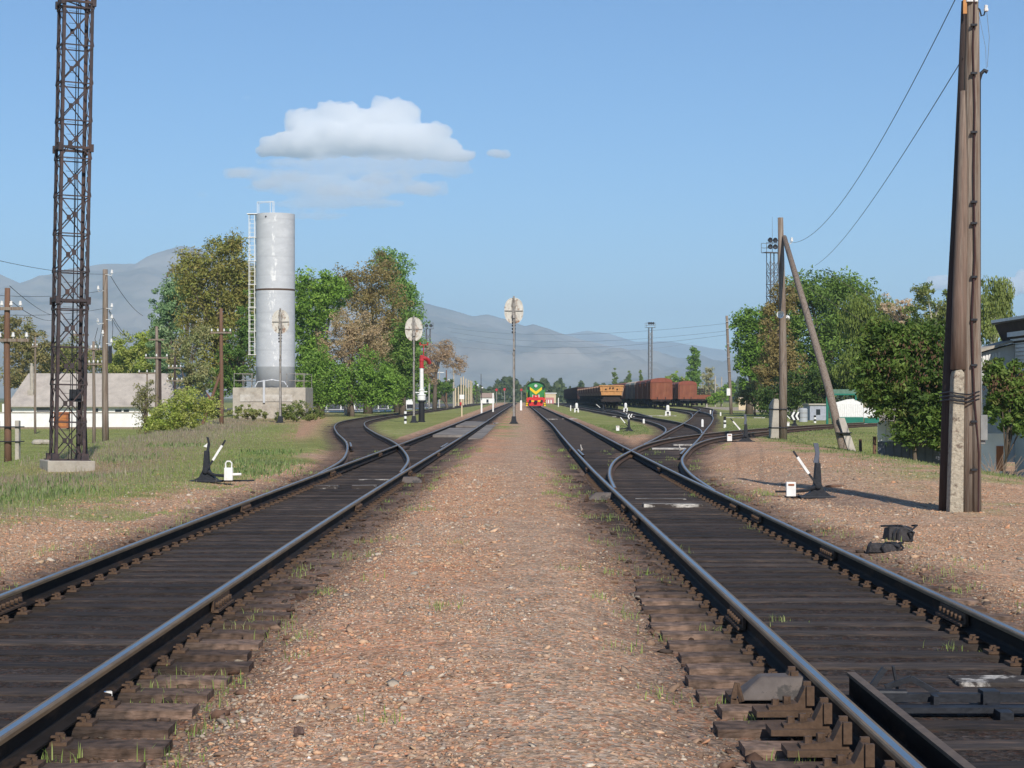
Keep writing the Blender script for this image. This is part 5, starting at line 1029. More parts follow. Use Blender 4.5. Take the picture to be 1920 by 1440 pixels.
for k in range(m_ - 1): fs += [[k, k + 1, m_ + k + 1, m_ + k], [2 * m_ + k + 1, 2 * m_ + k, 3 * m_ + k, 3 * m_ + k + 1], [k + 1, k, 2 * m_ + k, 2 * m_ + k + 1], [m_ + k, m_ + k + 1, 3 * m_ + k + 1, 3 * m_ + k]]
b.add(vs, fs); b.build('roof', M_black, loco)
b = MB(); b.prism(arch(1.0, 1.5, 3.35, .45), -.9, 1.0, axis='y'); b.build('hood', M_green, loco, bevel=.03)
b = MB(); b.prism([(-.98, 3.2), (-.98, 2.75), (0, 1.95), (.98, 2.75), (.98, 3.2), (0, 2.45)], -.93, -.903, axis='y'); b.build('chevron', M_yel, loco)
b = MB(); b.lathe([(.2, -1.1), (.26, -1.1), (.26, -.9), (.2, -.9)], 20, (0, 0, 3.38), axis='y'); hl = b.build('headlight', M_silver, loco); b = MB(); b.lathe([(.01, -1.08), (.2, -1.06), (.2, -.95)], 20, (0, 0, 3.38), axis='y'); b.build('lens', M_glass, hl)
for s_ in (-1, 1):
    b = MB(); b.box(s_ * 1.08 if s_ > 0 else -1.42, 1.42 if s_ > 0 else -1.08, .97, .995, 2.75, 3.3); b.build('window', M_glass, loco)
    b = MB(); b.box(s_ * .5 - .07, s_ * .5 + .07, -1.02, -.95, 1.25, 1.95); b.build('handrail', M_white, loco)
    b = MB(); b.lathe([(.16, -1.75), (.22, -1.75), (.22, -1.68), (.09, -1.66), (.09, -1.3)], 16, (s_ * .95, 0, .88), axis='y'); b.build('buffer', M_black, loco)
    b = MB(); b.box(s_ * 1.4 - .17, s_ * 1.4 + .17, -1.1, -.7, 1.05, 1.3); b.build('step_top', M_yel, loco)
    for k in range(3):
        b = MB(); zz = .95 - .32 * k; xx = s_ * (1.38 + .03 * k); b.prism([(xx - .16, zz), (xx + .16, zz), (xx + .16 + s_ * .06, zz - .22), (xx - .16 + s_ * .06, zz - .22)], -1.15, -.8, axis='y'); b.build('step', M_yel if k != 1 else M_yel, loco)
    b = MB(); b.box(s_ * 1.45 - .22, s_ * 1.45 + .22, -.85, -.6, .1, 1.2); b.build('step_back', M_black, loco)
    b = MB(); b.box(s_ * .55 - .26, s_ * .55 + .26, -1.36, -1.31, .78, 1.0); b.build('yellow_patch', M_yel, loco)
b = MB(); b.box(-1.5, 1.5, -1.3, -.6, .72, 1.42); b.box(-1.2, 1.2, -1.2, -.6, 1.42, 1.5); b.build('buffer_beam', M_locored, loco)
b = MB(); b.box(-.45, .45, -1.25, -.92, 1.5, 1.85); nb_ = b.build('number_plate', M_locored, loco)
b = MB(); st = []
for k in range(10): r_ = .14 if k % 2 == 0 else .06; a_ = math.pi / 2 + k * math.pi / 5; st.append((r_ * math.cos(a_), 1.68 + r_ * math.sin(a_)))
b.prism(st, -1.28, -1.253, axis='y'); b.build('star', M_white, nb_)
b = MB(); b.prism([(-1.1, .12), (1.1, .12), (1.2, .75), (-1.2, .75)], -1.5, -1.3, axis='y'); b.build('snowplough', M_locored, loco)
b = MB(); b.box(-.2, .2, -1.9, -1.5, .62, 1.0); b.prism([(-.28, -1.9), (.0, -2.05), (.28, -1.9), (.2, -1.6), (-.2, -1.6)], .66, .96, axis='z'); b.build('coupler', M_black, loco)
b = MB(); b.box(-1.45, 1.45, -.9, 14.5, 1.2, 1.5); b.build('frame', M_black, loco)
b = MB(); b.tube((-1.45, -1.1, 2.35), (-1.45, -1.1, 1.3), .025, n=6); b.tube((1.45, -1.1, 2.35), (1.45, -1.1, 1.3), .025, n=6); b.tube((-1.45, -1.1, 2.35), (-1.45, 1, 2.35), .025, n=6); b.tube((1.45, -1.1, 2.35), (1.45, 1, 2.35), .025, n=6); b.build('side_rail', M_yel, loco)
for y_ in (.2, 2.2, 4.2, 9.5, 11.5, 13.5):
    b = MB()
    for s_ in (-1, 1): b.tube((s_ * .72, y_, .52), (s_ * .86, y_, .52), .52, n=20)
    b.tube((-.8, y_, .52), (.8, y_, .52), .08); b.build('wheelset', M_under, loco)
for y_ in (2.2, 11.5):
    b = MB(); b.box(-1.2, 1.2, y_ - 2.8, y_ + 2.8, .5, 1.0); b.build('bogie', M_under, loco)

# ---------------------------------------------------------------- wagons
def running(o, Lw, m=M_under):
    b = MB(); b.box(-.3, .3, .2, Lw - .2, .95, 1.2); b.box(-1.35, 1.35, .05, .3, .92, 1.25); b.box(-1.35, 1.35, Lw - .3, Lw - .05, .92, 1.25); b.build('underframe', m, o)
    for y_ in (1.9, Lw - 1.9):
        b = MB(); b.box(-1.15, -.98, y_ - 1.3, y_ + 1.3, .38, .72); b.box(.98, 1.15, y_ - 1.3, y_ + 1.3, .38, .72); b.box(-1.0, 1.0, y_ - .2, y_ + .2, .5, .95); bg_ = b.build('bogie', m, o)
        for d_ in (-.9, .9):
            b = MB()
            for s_ in (-1, 1): b.tube((s_ * .73, y_ + d_, .475), (s_ * .87, y_ + d_, .475), .475, n=14)
            b.tube((-.75, y_ + d_, .475), (.75, y_ + d_, .475), .07); b.build('wheelset', m, bg_)
    for y_, s_ in ((0, -1), (Lw, 1)):
        b = MB(); b.box(-.16, .16, min(y_, y_ + s_ * .45), max(y_, y_ + s_ * .45), .88, 1.2); b.cbox((0, y_ + s_ * .5, 1.04), (.4, .2, .34)); b.build('coupler', m, o)
def boxcar(label, body_m, roof_m, w=1.55, H=4.35):
    o = thing('boxcar', label, 'boxcar'); Lw = 13.8; ze = H - .62
    b = MB(); b.box(-w, w, 0, Lw, 1.25, ze); b.build('body', body_m, o)
    b = MB(); n = 12; arc = [(-(w + .05) * math.cos(math.pi * k / n), ze + .02 + .60 * math.sin(math.pi * k / n) ** .8) for k in range(n + 1)]; b.prism([(-(w + .05), ze - .06)] + arc + [((w + .05), ze - .06)], -.08, Lw + .08, axis='y'); b.build('roof', roof_m, o)
    for (ya, s_) in ((-.05, 1), (Lw + .05, -1)):
        b = MB()
        for xx in (-w + .06, -w * .5, 0, w * .5, w - .06): b.box(xx - .05, xx + .05, min(ya, ya + s_ * .06), max(ya, ya + s_ * .06), 1.3, ze - .07)
        b.box(-w, w, min(ya, ya + s_ * .07) - .02, max(ya, ya + s_ * .06), 1.2, 1.38); b.build('end_ribs', body_m, o)
    for s_ in (-1, 1):
        b = MB()
        for k in range(13):
            y_ = .1 + k * (Lw - .2) / 12; b.box(min(s_ * w, s_ * (w + .07)), max(s_ * w, s_ * (w + .07)), y_ - .05, y_ + .05, 1.25, ze - .07)
        b.build('side_ribs', body_m, o); b = MB(); b.box(min(s_ * w, s_ * (w + .1)), max(s_ * w, s_ * (w + .1)), Lw / 2 - 1.2, Lw / 2 + 1.2, 1.3, ze - .1); b.build('door', body_m, o)
        b = MB(); b.box(min(s_ * w, s_ * (w + .03)), max(s_ * w, s_ * (w + .03)), 2.2, 3.2, 3.0, 3.4); b.build('hatch', M_under, o)
    b = MB()
    for q in (-.6, .6): b.box(q - .05, q + .05, -.12, -.04, 1.0, 1.55)
    b.tube((-w + .15, -.12, 1.35), (-w + .15, -.12, ze), .02, n=5); b.build('ladder', M_under, o)
    running(o, Lw); return o
def place(o, key, y, label, z=.17):
    x = float(tx(key, y)); dx = float(tx(key, y + 12) - x) / 12; o.location = (x, y, z); o.rotation_euler = (0, 0, -math.atan(dx)); o['label'] = label; return o
bc = boxcar('x', M_boxcar, M_boxroof); bc['group'] = 'boxcars in the goods yard'
place(bc, 'B', 273, 'nearest red brown boxcar, its end wall facing the camera')
M_cr = mat('pale_wagon_roof', (.55, .45, .34), .8, 0, .2, 1); M_grw = mat('grey_brown_wagon', (.2, .14, .12), .8, 0, .3, 1)
bc2 = boxcar('x', M_grw, M_cr); bc2['group'] = 'boxcars in the goods yard'
yb_ = [288, 303, 318, 333, 348, 363, 378, 393]
ordn = ['second', 'third', 'fourth', 'fifth', 'sixth', 'seventh', 'eighth', 'farthest']
for k, y_ in enumerate(yb_):
    pale = k in (2, 3)
    if k == 2: q = bc2
    else: q = copy_tree(bc2 if pale else bc)
    place(q, 'B', y_, f'{"pale roofed" if pale else "dark red"} boxcar, {ordn[k]} in the line behind the nearest boxcar')
for k, y_ in enumerate((322, 337, 352)):
    q = copy_tree(bc); place(q, 'G', y_, ('red brown boxcar standing alone on the rightmost track', 'boxcar hidden directly behind the rightmost boxcar', 'last boxcar of the rightmost line')[k])
# dump wagons
def dump(label, endm, bodym):
    o = thing('dump_wagon', label, 'dump wagon'); Lw = 10.9
    b = MB(); prof = [(-1.35, 1.75), (-1.6, 3.0), (-1.5, 3.0), (-1.27, 1.83), (1.27, 1.83), (1.5, 3.0), (1.6, 3.0), (1.35, 1.75)]; b.prism(prof, .1, Lw - .1, axis='y'); b.build('hopper', bodym, o)
    for ya, mm in ((.02, endm), (Lw - .1, bodym)):
        b = MB(); b.prism([(-1.3, 1.8), (-1.58, 3.0), (1.58, 3.0), (1.3, 1.8)], ya, ya + .08, axis='y'); e = b.build('end_wall', mm, o)
        b = MB(); b.box(-1.35, 1.35, ya - .1, ya, 1.78, 1.95); b.box(-1.5, 1.5, ya - .09, ya, 2.3, 2.42); b.box(-1.62, 1.62, ya - .1, ya + .1, 2.96, 3.1)
        for xx in (-1.1, -.45, .45, 1.1): b.box(xx - .05, xx + .05, ya - .07, ya, 1.95, 2.96)
        b.build('end_frame', mm, e)
        b = MB()
        for xx in (-.75, .75, -.2, .2): b.tube((xx, ya - .03, 2.72 if abs(xx) < .5 else 2.55), (xx, ya - .12, 2.72 if abs(xx) < .5 else 2.55), .12, n=8)
        b.build('end_holes', M_under, e)
    for s_ in (-1, 1):
        for k in range(7):
            b = MB(); y_ = .4 + k * (Lw - .8) / 6; b.bar((s_ * 1.36, y_, 1.7), (s_ * 1.66, y_, 3.0), .14, .12); b.build('side_rib', mat('scuffed_pale_wagon', (.38, .25, .18), .8, 0, .3, 2, col2=(.12, .05, .04), thr=(.45, .6)), o)
        for y_ in (2.4, Lw - 2.4):
            b = MB(); b.tube((s_ * 1.0, y_, .9), (s_ * 1.2, y_, 1.75), .16, n=8); b.build('tipping_cylinder', M_under, o)
    b = MB(); b.box(-1.1, 1.1, .1, Lw - .1, 1.2, 1.55); b.build('frame', M_under, o)
    running(o, Lw); return o
dw = dump('x', M_yellow, M_darkwag); dw['group'] = 'wagons in the long row left of the boxcars'
place(dw, 'E', 246, 'nearest dump wagon with an orange end wall')
dn = ['second', 'third', 'fourth', 'fifth', 'sixth', 'seventh', 'eighth', 'ninth', 'tenth', 'eleventh']
def end_mat(root, mm):
    for ch in root.children:
        if ch.name.startswith('end_wall') or ch.name.startswith('hopper') or ch.name.startswith('side_ribs'): pass
dw2 = dump('x', M_darkwag, M_darkwag); dw2['group'] = dw['group']
M_dwpale = mat('scuffed_pale_wagon', (.38, .25, .18), .8, 0, .3, 2, col2=(.12, .05, .04), thr=(.45, .6))
for k in range(8):
    q = dw2 if k == 0 else copy_tree(dw2); place(q, 'E', 258.5 + 12.3 * k, f'dark dump wagon, {dn[k]} in the row behind the orange ended one')
# gondolas
def gondola():
    o = thing('gondola', 'x', 'gondola wagon'); Lw = 13.4
    b = MB(); b.box(-1.5, -1.44, 0, Lw, 1.3, 3.45); b.box(1.44, 1.5, 0, Lw, 1.3, 3.45); b.box(-1.5, 1.5, 0, .08, 1.3, 3.45); b.box(-1.5, 1.5, Lw - .08, Lw, 1.3, 3.45); b.box(-1.5, 1.5, 0, Lw, 1.25, 1.32); b.build('body', M_darkwag, o)
    for s_ in (-1, 1):
        b = MB()
        for k in range(8): y_ = .1 + k * (Lw - .2) / 7; b.box(min(s_ * 1.5, s_ * 1.6), max(s_ * 1.5, s_ * 1.6), y_ - .07, y_ + .07, 1.2, 3.5)
        b.box(min(s_ * 1.5, s_ * 1.58), max(s_ * 1.5, s_ * 1.58), 0, Lw, 3.4, 3.52); b.build('side_ribs', M_darkwag, o)
    running(o, Lw); return o
gd = gondola(); gd['group'] = dw['group']
for k in range(9):
    q = gd if k == 0 else copy_tree(gd); place(q, 'E', 359 + 14.6 * k, f'dark gondola wagon, number {["one","two","three","four","five","six","seven","eight","nine"][k]} counted away from the dump wagons')
# flat wagon
o = thing('flat_wagon', 'low flat wagon loaded with dark beams right of the boxcars', 'flat wagon', (PX(1317, 335), 335, .17)); o.rotation_euler = (0, 0, -.02)
b = MB(); b.box(-1.5, 1.5, 0, 13, 1.2, 1.95); b.build('deck', M_boxcar, o); running(o, 13)
b = MB()
for k in range(3): b.box(-1.7, .5, .4, 12.6, 2.15 + k * .33, 2.3 + k * .33)
for y_ in (.5, 4, 8, 12): b.box(.35, .5, y_, y_ + .12, 1.95, 3.2); b.box(-1.7, -1.55, y_, y_ + .12, 1.95, 3.2)
b.build('beam_load', M_under, o)

# ---------------------------------------------------------------- right side buildings
Yr = 58.0; zg = -.85
o = thing('whitewashed_fence', 'low whitewashed fence with grey lower half under the big right bush', 'fence', (0, Yr, zg)); xa, xb = PX(1646, Yr), PX(1782, Yr)
nb2 = 9
for k in range(nb2):
    x0, x1 = xa + (xb - xa) * k / nb2, xa + (xb - xa) * (k + 1) / nb2; hh = 1.75 + .05 * math.sin(k * 2.1); yo = .25 * k / nb2
    b = MB(); b.box(x0, x1 - .02, yo, yo + .06, 1.15, hh); b.build('upper_board', M_white_wash, o)
    b = MB(); b.box(x0, x1 - .015, yo - .01, yo + .07, -.1, 1.15); b.build('lower_board', mat('blue_grey_wash', (.16, .17, .21), .9, 0, .2, 4), o)
o = thing('end_post', 'brown end post at the left end of the whitewashed fence', 'post', (PX(1645, Yr), Yr, zg)); b = MB(); b.box(-.12, -.03, 0, .12, 0, 1.3); b.build('board', M_wood2, o)
o = thing('blue_panel', 'bright blue painted panel glimpsed behind the bush branches', 'panel', (PX(1722, 63), 63, zg)); b = MB(); b.box(-.35, .45, 0, .06, .6, 1.7); b.build('panel', M_blue, o); b = MB(); b.box(-.38, -.3, -.02, .08, 0, 1.75); b.box(.4, .48, -.02, .08, 0, 1.75); b.build('post', M_wood3, o)
# brick building on the right edge (its shaded side wall faces the tracks)
Ya, Yk = 50.0, 58.0; o = thing('brick_building', 'whitewashed brick building with overhanging roof at the right edge', 'building', (0, Ya, -.9))
def bz(py, Y=Yk): return PZ(py, Y) + .9
xw = PX(1903, Yk); D_ = Yk - Ya
b = MB(); b.box(xw, xw + 9, 0, D_, -.3, bz(616)); b.build('wall', M_brickw, o)
b = MB(); zz = bz(696)
while zz < bz(630): b.box(xw - .05, xw - .004, D_ - 7, D_ - .2, zz, zz + .085); zz += .12
b.build('brick_courses', M_white_wash, o)
b = MB(); b.box(xw - .22, xw - .003, .0, D_ + .1, bz(632), bz(616)); b.box(xw - .12, xw - .003, .0, D_ + .1, bz(640), bz(632.3)); b.build('cornice', M_brickw, o)
b = MB(); xo = PX(1860, Yk + 1.2); zr0, zr1 = bz(609, Yk + 1.2), bz(609, Yk + 1.2) + .12
b.add([(xo, -1, zr0), (xw + 9, -1, zr0 + 1.0), (xw + 9, D_ + 1.2, zr0 + 1.0), (xo, D_ + 1.2, zr0), (xo, -1, zr1), (xw + 9, -1, zr1 + 1.0), (xw + 9, D_ + 1.2, zr1 + 1.0), (xo, D_ + 1.2, zr1)], [[0, 3, 2, 1], [4, 5, 6, 7], [0, 1, 5, 4], [1, 2, 6, 5], [2, 3, 7, 6], [3, 0, 4, 7]]); b.build('roof', mat('roof_dark_under', (.13, .105, .085), .9, 0, .3, 2), o)
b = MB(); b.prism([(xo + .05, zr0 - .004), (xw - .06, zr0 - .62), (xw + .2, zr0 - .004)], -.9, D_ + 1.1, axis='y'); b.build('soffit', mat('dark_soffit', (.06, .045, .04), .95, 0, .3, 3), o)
b = MB(); b.box(xo - .03, xo - .002, -1, D_ + 1.2, zr0 + .05, zr1 + .02); b.build('fascia', M_white, o)
o2 = thing('lean_to', 'white lean-to with sloping roof behind the corner of the brick building', 'shed', (0, Yk + .1, -.9)); Yl2 = Yk + .1
xl0, xl1 = PX(1832, Yl2), PX(1916, Yl2)
def bz2(py): return PZ(py, Yl2) + .9
b = MB(); b.prism([(xl0, .55), (xl1, .55), (xl1, bz2(642)), (xl0, bz2(664))], 0, 1.3, axis='y'); b.build('wall', mat('grey_plaster', (.62, .61, .60), .9, 0, .12, 2), o2)
b = MB(); b.add([(xl0 - .15, -.25, bz2(664)), (xl1, -.25, bz2(637)), (xl1, 1.45, bz2(637)), (xl0 - .15, 1.45, bz2(664)), (xl0 - .15, -.25, bz2(659)), (xl1, -.25, bz2(632)), (xl1, 1.45, bz2(632)), (xl0 - .15, 1.45, bz2(659))], [[0, 3, 2, 1], [4, 5, 6, 7], [0, 1, 5, 4], [1, 2, 6, 5], [2, 3, 7, 6], [3, 0, 4, 7]]); b.build('roof', M_conc, o2)
b = MB()
for k in range(7): x0 = xl0 + .08 + k * .095; b.box(x0, x0 + .06, -.03, -.003, bz2(684), bz2(668) + k * .02)
b.build('white_slats', M_white, o2)
for (a, c) in ((1838, 1852), (1866, 1880)):
    b = MB(); b.box(PX(a, Yl2), PX(c, Yl2), -.02, .5, -.1, .62); b.build('pier', M_white_wash, o2)
o3 = thing('low_wall', 'low bright white wall with a painted brown opening under the right bush', 'wall', (0, 52.6, -.9)); b = MB(); b.box(PX(1836, 52.6), PX(1886, 52.6), 0, .2, -.2, 1.55); b.build('wall', M_white_wash, o3)
b = MB(); b.box(PX(1868, 52.6), PX(1881, 52.6), -.03, -.003, .5, 1.2); b.build('painted_opening', M_brown, o3)  # flat brown sheet, colour stands in for the shade inside an opening
# green gate / hut
Yv = 112.0; zv = gz_(1600, Yv); o = thing('green_gate', 'white sheet metal gate with dark green lower band and frame behind the strut', 'gate', (0, Yv, zv))
def vz(py): return PZ(py, Yv) - zv
b = MB(); b.prism([(PX(1562, Yv), vz(782)), (PX(1618, Yv), vz(782)), (PX(1618, Yv), vz(757)), (PX(1600, Yv), vz(748)), (PX(1588, Yv), vz(749)), (PX(1562, Yv), vz(756))], 0, .06, axis='y'); b.build('white_panel', M_white, o)
b = MB()
for k in range(16): x0 = PX(1562, Yv) + .03 + k * .11; b.box(x0, x0 + .03, -.03, -.002, vz(781), vz(757))
b.build('corrugation', M_white, o)
b = MB(); b.box(PX(1560, Yv), PX(1619, Yv), -.03, .08, vz(796), vz(782)); b.box(PX(1621, Yv), PX(1648, Yv), -.03, .08, vz(793), vz(783)); b.build('green_band', M_fgreen, o)
b = MB(); b.box(PX(1619, Yv), PX(1648, Yv), 0, .05, vz(783), vz(765)); b.build('white_panel', M_white, o)
b = MB(); b.box(PX(1549, Yv), PX(1553, Yv), -.05, .05, vz(798), vz(732)); b.box(PX(1553, Yv), PX(1606, Yv), -.04, .04, vz(741), vz(738)); b.box(PX(1603, Yv), PX(1606, Yv), -.04, .04, vz(750), vz(738)); b.bar((PX(1553, Yv), 0, vz(760)), (PX(1562, Yv), 0, vz(796)), .06, .06); b.build('frame', M_fgreen, o)
b = MB(); b.box(PX(1553, Yv), PX(1606, Yv), 0, .02, vz(738), vz(730)); b.build('mesh_top', mat('pale_green_mesh', (.12, .2, .15), .9), o)
b = MB(); b.box(PX(1620, Yv), PX(1650, Yv), -.1, .1, vz(799), vz(794)); b.build('sill', M_white, o)
o = thing('water_barrel', 'grey metal barrel standing under the right trees', 'barrel', (PX(1506, 128), 128, gz_(1506, 128))); b = MB(); b.lathe([(.3, 0), (.3, .85), (.26, .92), (.02, .95)], 18); b.build('body', M_silver2, o); b = MB(); b.lathe([(.315, .3), (.315, .33)], 18); b.lathe([(.315, .6), (.315, .63)], 18); b.build('hoop', M_steelpole, o)
o = thing('grey_shed', 'low pale grey shed between the barrel and the green gate', 'shed', (PX(1538, 135), 135, gz_(1538, 135))); b = MB(); b.box(-.75, .5, 0, 3, 0, 1.1); b.build('wall', mat('pale_grey_wall', (.35, .37, .42), .9), o); b = MB(); b.box(-.85, .6, -.1, 3.1, 1.1, 1.2); b.build('roof', M_conc, o); b = MB(); b.box(-.3, 0, -.02, .01, .4, .8); b.build('window', M_glass, o)
# low beige wall far right behind rails
o = thing('beige_wall', 'low beige wall behind the rails left of the right trees', 'wall', (0, 250, 0)); b = MB(); b.box(PX(1385, 250), PX(1470, 250), 0, .3, 0, 1.6); b.build('wall', M_cream, o); b = MB(); b.box(PX(1385, 250), PX(1470, 250), -.05, .35, 1.6, 1.68); b.build('coping', M_conc, o)
for k, (px, py, Y) in enumerate(((1341, 705, 330), (1353, 707, 350), (1325, 757, 300))):
    x, y, z = ground_at(px, Y); H = PZ(py, Y) - z; b = MB(); b.path([(0, 0, 0), (0, 0, H)], [.16, .12], 6); o = b.build('concrete_post', M_conc); o.location = (x, y, z); tag(o, ('concrete post left of its twin behind the right shrubs', 'concrete post with bright top nearest the leaning pole', 'short pale post beside the flat wagon')[k], 'post', 'concrete posts beyond the road')
# ---------------------------------------------------------------- trees and bushes
BR = 2.25
def tree(name, label, cat, px, Y, blobs, pal, n, leaf, group, trunk=.22, th=.35, lx=0.0, bark=None, droop=0.0, fill=.5, clump=.15, seed=1, loc=None, shape=None, tmin=2.0, limbs=9, squash=.8):
    """blobs in pixels: (px, py, rx, ry); pal = list of colours"""
    r = np.random.default_rng(seed * 101 + 7)
    x, y, z = loc or ground_at(px, Y)
    o = thing(name, label, cat, (x, y, z), group=group); s = Y / F
    B = [((bx - px) * s + (px - CX) * s - x * 1.0 + (0 if loc is None else 0) if False else (bx - CX) * s - x, EYE - (by - CY) * s - z, rx * s, ry * s) for bx, by, rx, ry in blobs]
    wts = np.array([(b[2] * b[3]) for b in B]); wts = wts / wts.sum()
    area = sum(b[2] * b[3] for b in B); size = math.sqrt(area)
    nc = int(max(40, n / 48)); P = []; cr_ = []; tone = []
    while len(P) < nc:
        b = B[r.choice(len(B), p=wts)]; d = r.normal(size=3); d /= np.linalg.norm(d); rad = (fill + (1.0 - fill) * r.random()) if r.random() < .75 else r.random() * fill
        dep = min(b[2], 1.6 * b[3]) * .85
        p = np.array([b[0] + d[0] * rad * b[2], d[1] * rad * dep, b[1] + d[2] * rad * b[3]])
        if p[2] < .15: p[2] = .15 + r.random() * .3
        P.append(p); cr_.append(clump * size * r.uniform(.55, 1.35)); tone.append(r.random())
    P = np.array(P); cr_ = np.array(cr_); tone = np.array(tone)
    per = r.integers(0, nc, n); dd = r.normal(size=(n, 3)); dd /= np.linalg.norm(dd, axis=1)[:, None]; rr = r.random(n) ** .45
    C = P[per] + dd * (rr * cr_[per])[:, None] * np.array([1, 1, squash]); 
    if droop: C[:, 2] -= droop * r.random(n) ** 2 * cr_[per]
    C[:, 2] = np.maximum(C[:, 2], .05 + .1 * r.random(n))
    nrm = dd * .6 + r.normal(size=(n, 3)) * .7 + np.array([0, -.1, .35]); nrm /= np.linalg.norm(nrm, axis=1)[:, None]
    a = np.cross(nrm, r.normal(size=(n, 3))); a /= np.linalg.norm(a, axis=1)[:, None]; b2 = np.cross(nrm, a)
    L = leaf * (.6 + .8 * r.random(n))[:, None]; wd = L * .42
    if droop: a = a * .3 + np.array([0, 0, -1.0]); a /= np.linalg.norm(a, axis=1)[:, None]; b2 = np.cross(nrm, a); b2 /= np.linalg.norm(b2, axis=1)[:, None]
    V = np.stack([C - a * L * .5, C + b2 * wd * .5 - nrm * L * .08, C + a * L * .5, C - b2 * wd * .5 - nrm * L * .08], 1).reshape(-1, 3)
    pal = np.array(pal, float) * BR * np.array([1.12, 1.04, .85]); t = np.clip(tone[per] * .75 + r.random(n) * .25, 0, .999) * (len(pal) - 1); i0 = t.astype(int); f_ = (t - i0)[:, None]
    col = pal[i0] * (1 - f_) + pal[np.minimum(i0 + 1, len(pal) - 1)] * f_; col *= (.82 + .36 * r.random(n))[:, None]
    Fq = np.arange(4 * n).reshape(-1, 4)
    np_mesh('crown', V, Fq, M_leaf, o, col=np.repeat(col, 4, axis=0))
    # trunk and limbs
    topz = max(b[1] for b in B); b = MB(); cxm = float(sum(q[0] * w_ for q, w_ in zip(B, wts))); hz = topz * th
    b.path([(lx, 0, -.4), (lx * .8 + .02, 0, hz * .4), (lx * .4 + cxm * .3, 0.05, hz), (cxm * .7, 0, topz * .75)], [trunk * 1.3, trunk, trunk * .75, trunk * .25], 8)
    for k in range(limbs):
        e = P[r.integers(0, nc)]; s0 = r.uniform(.3, .9); st_ = Vector((lx * .4 * (1 - s0) + cxm * .5 * s0, 0, hz * (.6 + .6 * s0))); e = Vector(e)
        if e.z < st_.z * .6: continue
        m_ = st_.lerp(e, .5) + Vector((0, 0, .12 * (e - st_).length)); b.path([st_, st_.lerp(m_, .6), m_, m_.lerp(e, .6), e], [trunk * .45, trunk * .36, trunk * .25, trunk * .16, trunk * .07], 5)
    b.build('trunk', bark or M_bark, o, smooth=True)
    return o
G1 = [(.045, .085, .018), (.07, .13, .025), (.10, .18, .035), (.15, .22, .05)]             # fresh green
GD = [(.028, .055, .018), (.045, .085, .022), (.065, .12, .03), (.09, .15, .04)]          # dark green
GO = [(.085, .085, .028), (.12, .115, .038), (.11, .135, .04), (.17, .135, .055)]             # olive brown
GB = [(.095, .085, .042), (.125, .105, .052), (.105, .10, .042), (.15, .12, .065)]               # brown buds
GG = [(.06, .11, .06), (.10, .165, .09), (.08, .14, .075), (.17, .23, .15)]               # grey green
GY = [(.11, .16, .035), (.16, .21, .05), (.14, .17, .05), (.2, .22, .08)]                 # yellow green
GP = [(.16, .13, .09), (.20, .16, .115), (.17, .145, .095), (.24, .195, .14)]                # pale brown
tl = 'trees behind the water tower and siding'
T = tree
T('broadleaf_tree', 'grey green poplar like tree at the left edge of the tall grove', 'tree', 312, 192, [(312, 590, 36, 75), (330, 560, 24, 45), (300, 650, 30, 45), (322, 700, 30, 40)], GG, 12000, .32, tl, trunk=.3, seed=1)
T('broadleaf_tree', 'tall olive and brown tree left of the water tower', 'tree', 405, 178, [(420, 510, 62, 68), (370, 530, 45, 55), (400, 600, 75, 70), (460, 560, 40, 80), (430, 455, 28, 22), (350, 485, 25, 20), (420, 680, 65, 55)], GO, 24000, .33, tl, trunk=.4, seed=2)
T('broadleaf_tree', 'russet budding treetop left of the tall olive tree', 'tree', 350, 205, [(345, 520, 38, 42), (372, 490, 28, 26), (340, 570, 35, 40)], GB, 5000, .26, tl, trunk=.3, seed=3)
T('broadleaf_tree', 'dark green tree filling the gap behind the ladder of the water tower', 'tree', 448, 170, [(448, 660, 45, 65), (430, 720, 50, 40), (465, 600, 20, 60)], GD, 8000, .28, tl, trunk=.3, seed=4)
T('broadleaf_tree', 'low yellow green tree right of the bare pole', 'tree', 262, 200, [(255, 650, 42, 28), (290, 640, 32, 32), (232, 680, 32, 26), (280, 690, 50, 30)], GY, 12000, .33, tl, trunk=.2, seed=5)
T('broadleaf_tree', 'brownish green tree behind the left end of the grey roof', 'tree', 55, 235, [(50, 650, 42, 52), (20, 620, 30, 35), (85, 670, 25, 40), (40, 710, 60, 30)], [(.06, .07, .03), (.1, .1, .04), (.15, .13, .07), (.09, .12, .04)], 12000, .36, tl, trunk=.25, seed=6, bark=M_birchbark)
T('broadleaf_tree', 'olive tree behind the grey roof between mast and bare pole', 'tree', 150, 240, [(140, 670, 55, 40), (190, 680, 40, 35), (110, 690, 40, 30), (225, 700, 45, 30)], [(.07, .09, .03), (.12, .13, .05), (.14, .15, .05)], 12000, .36, tl, trunk=.25, seed=7)
T('broadleaf_tree', 'grey green bush tree below the tall olive tree', 'tree', 345, 165, [(345, 660, 38, 38), (375, 630, 25, 30), (360, 710, 45, 35)], [(.10, .13, .06), (.14, .15, .08), (.17, .15, .09)], 6000, .26, tl, trunk=.2, seed=8)
T('broadleaf_tree', 'bright green tree right against the water tower', 'tree', 600, 172, [(598, 560, 55, 55), (580, 640, 38, 70), (625, 545, 32, 30), (575, 720, 35, 45), (565, 560, 18, 60)], G1, 16000, .32, tl, trunk=.35, seed=9)
T('broadleaf_tree', 'brown budding tree in the middle of the grove right of the water tower', 'tree', 690, 190, [(690, 560, 65, 68), (650, 520, 30, 28), (710, 510, 35, 38), (730, 600, 45, 70), (700, 650, 60, 60)], GB + [(.12, .13, .05)], 18000, .27, tl, trunk=.4, seed=10)
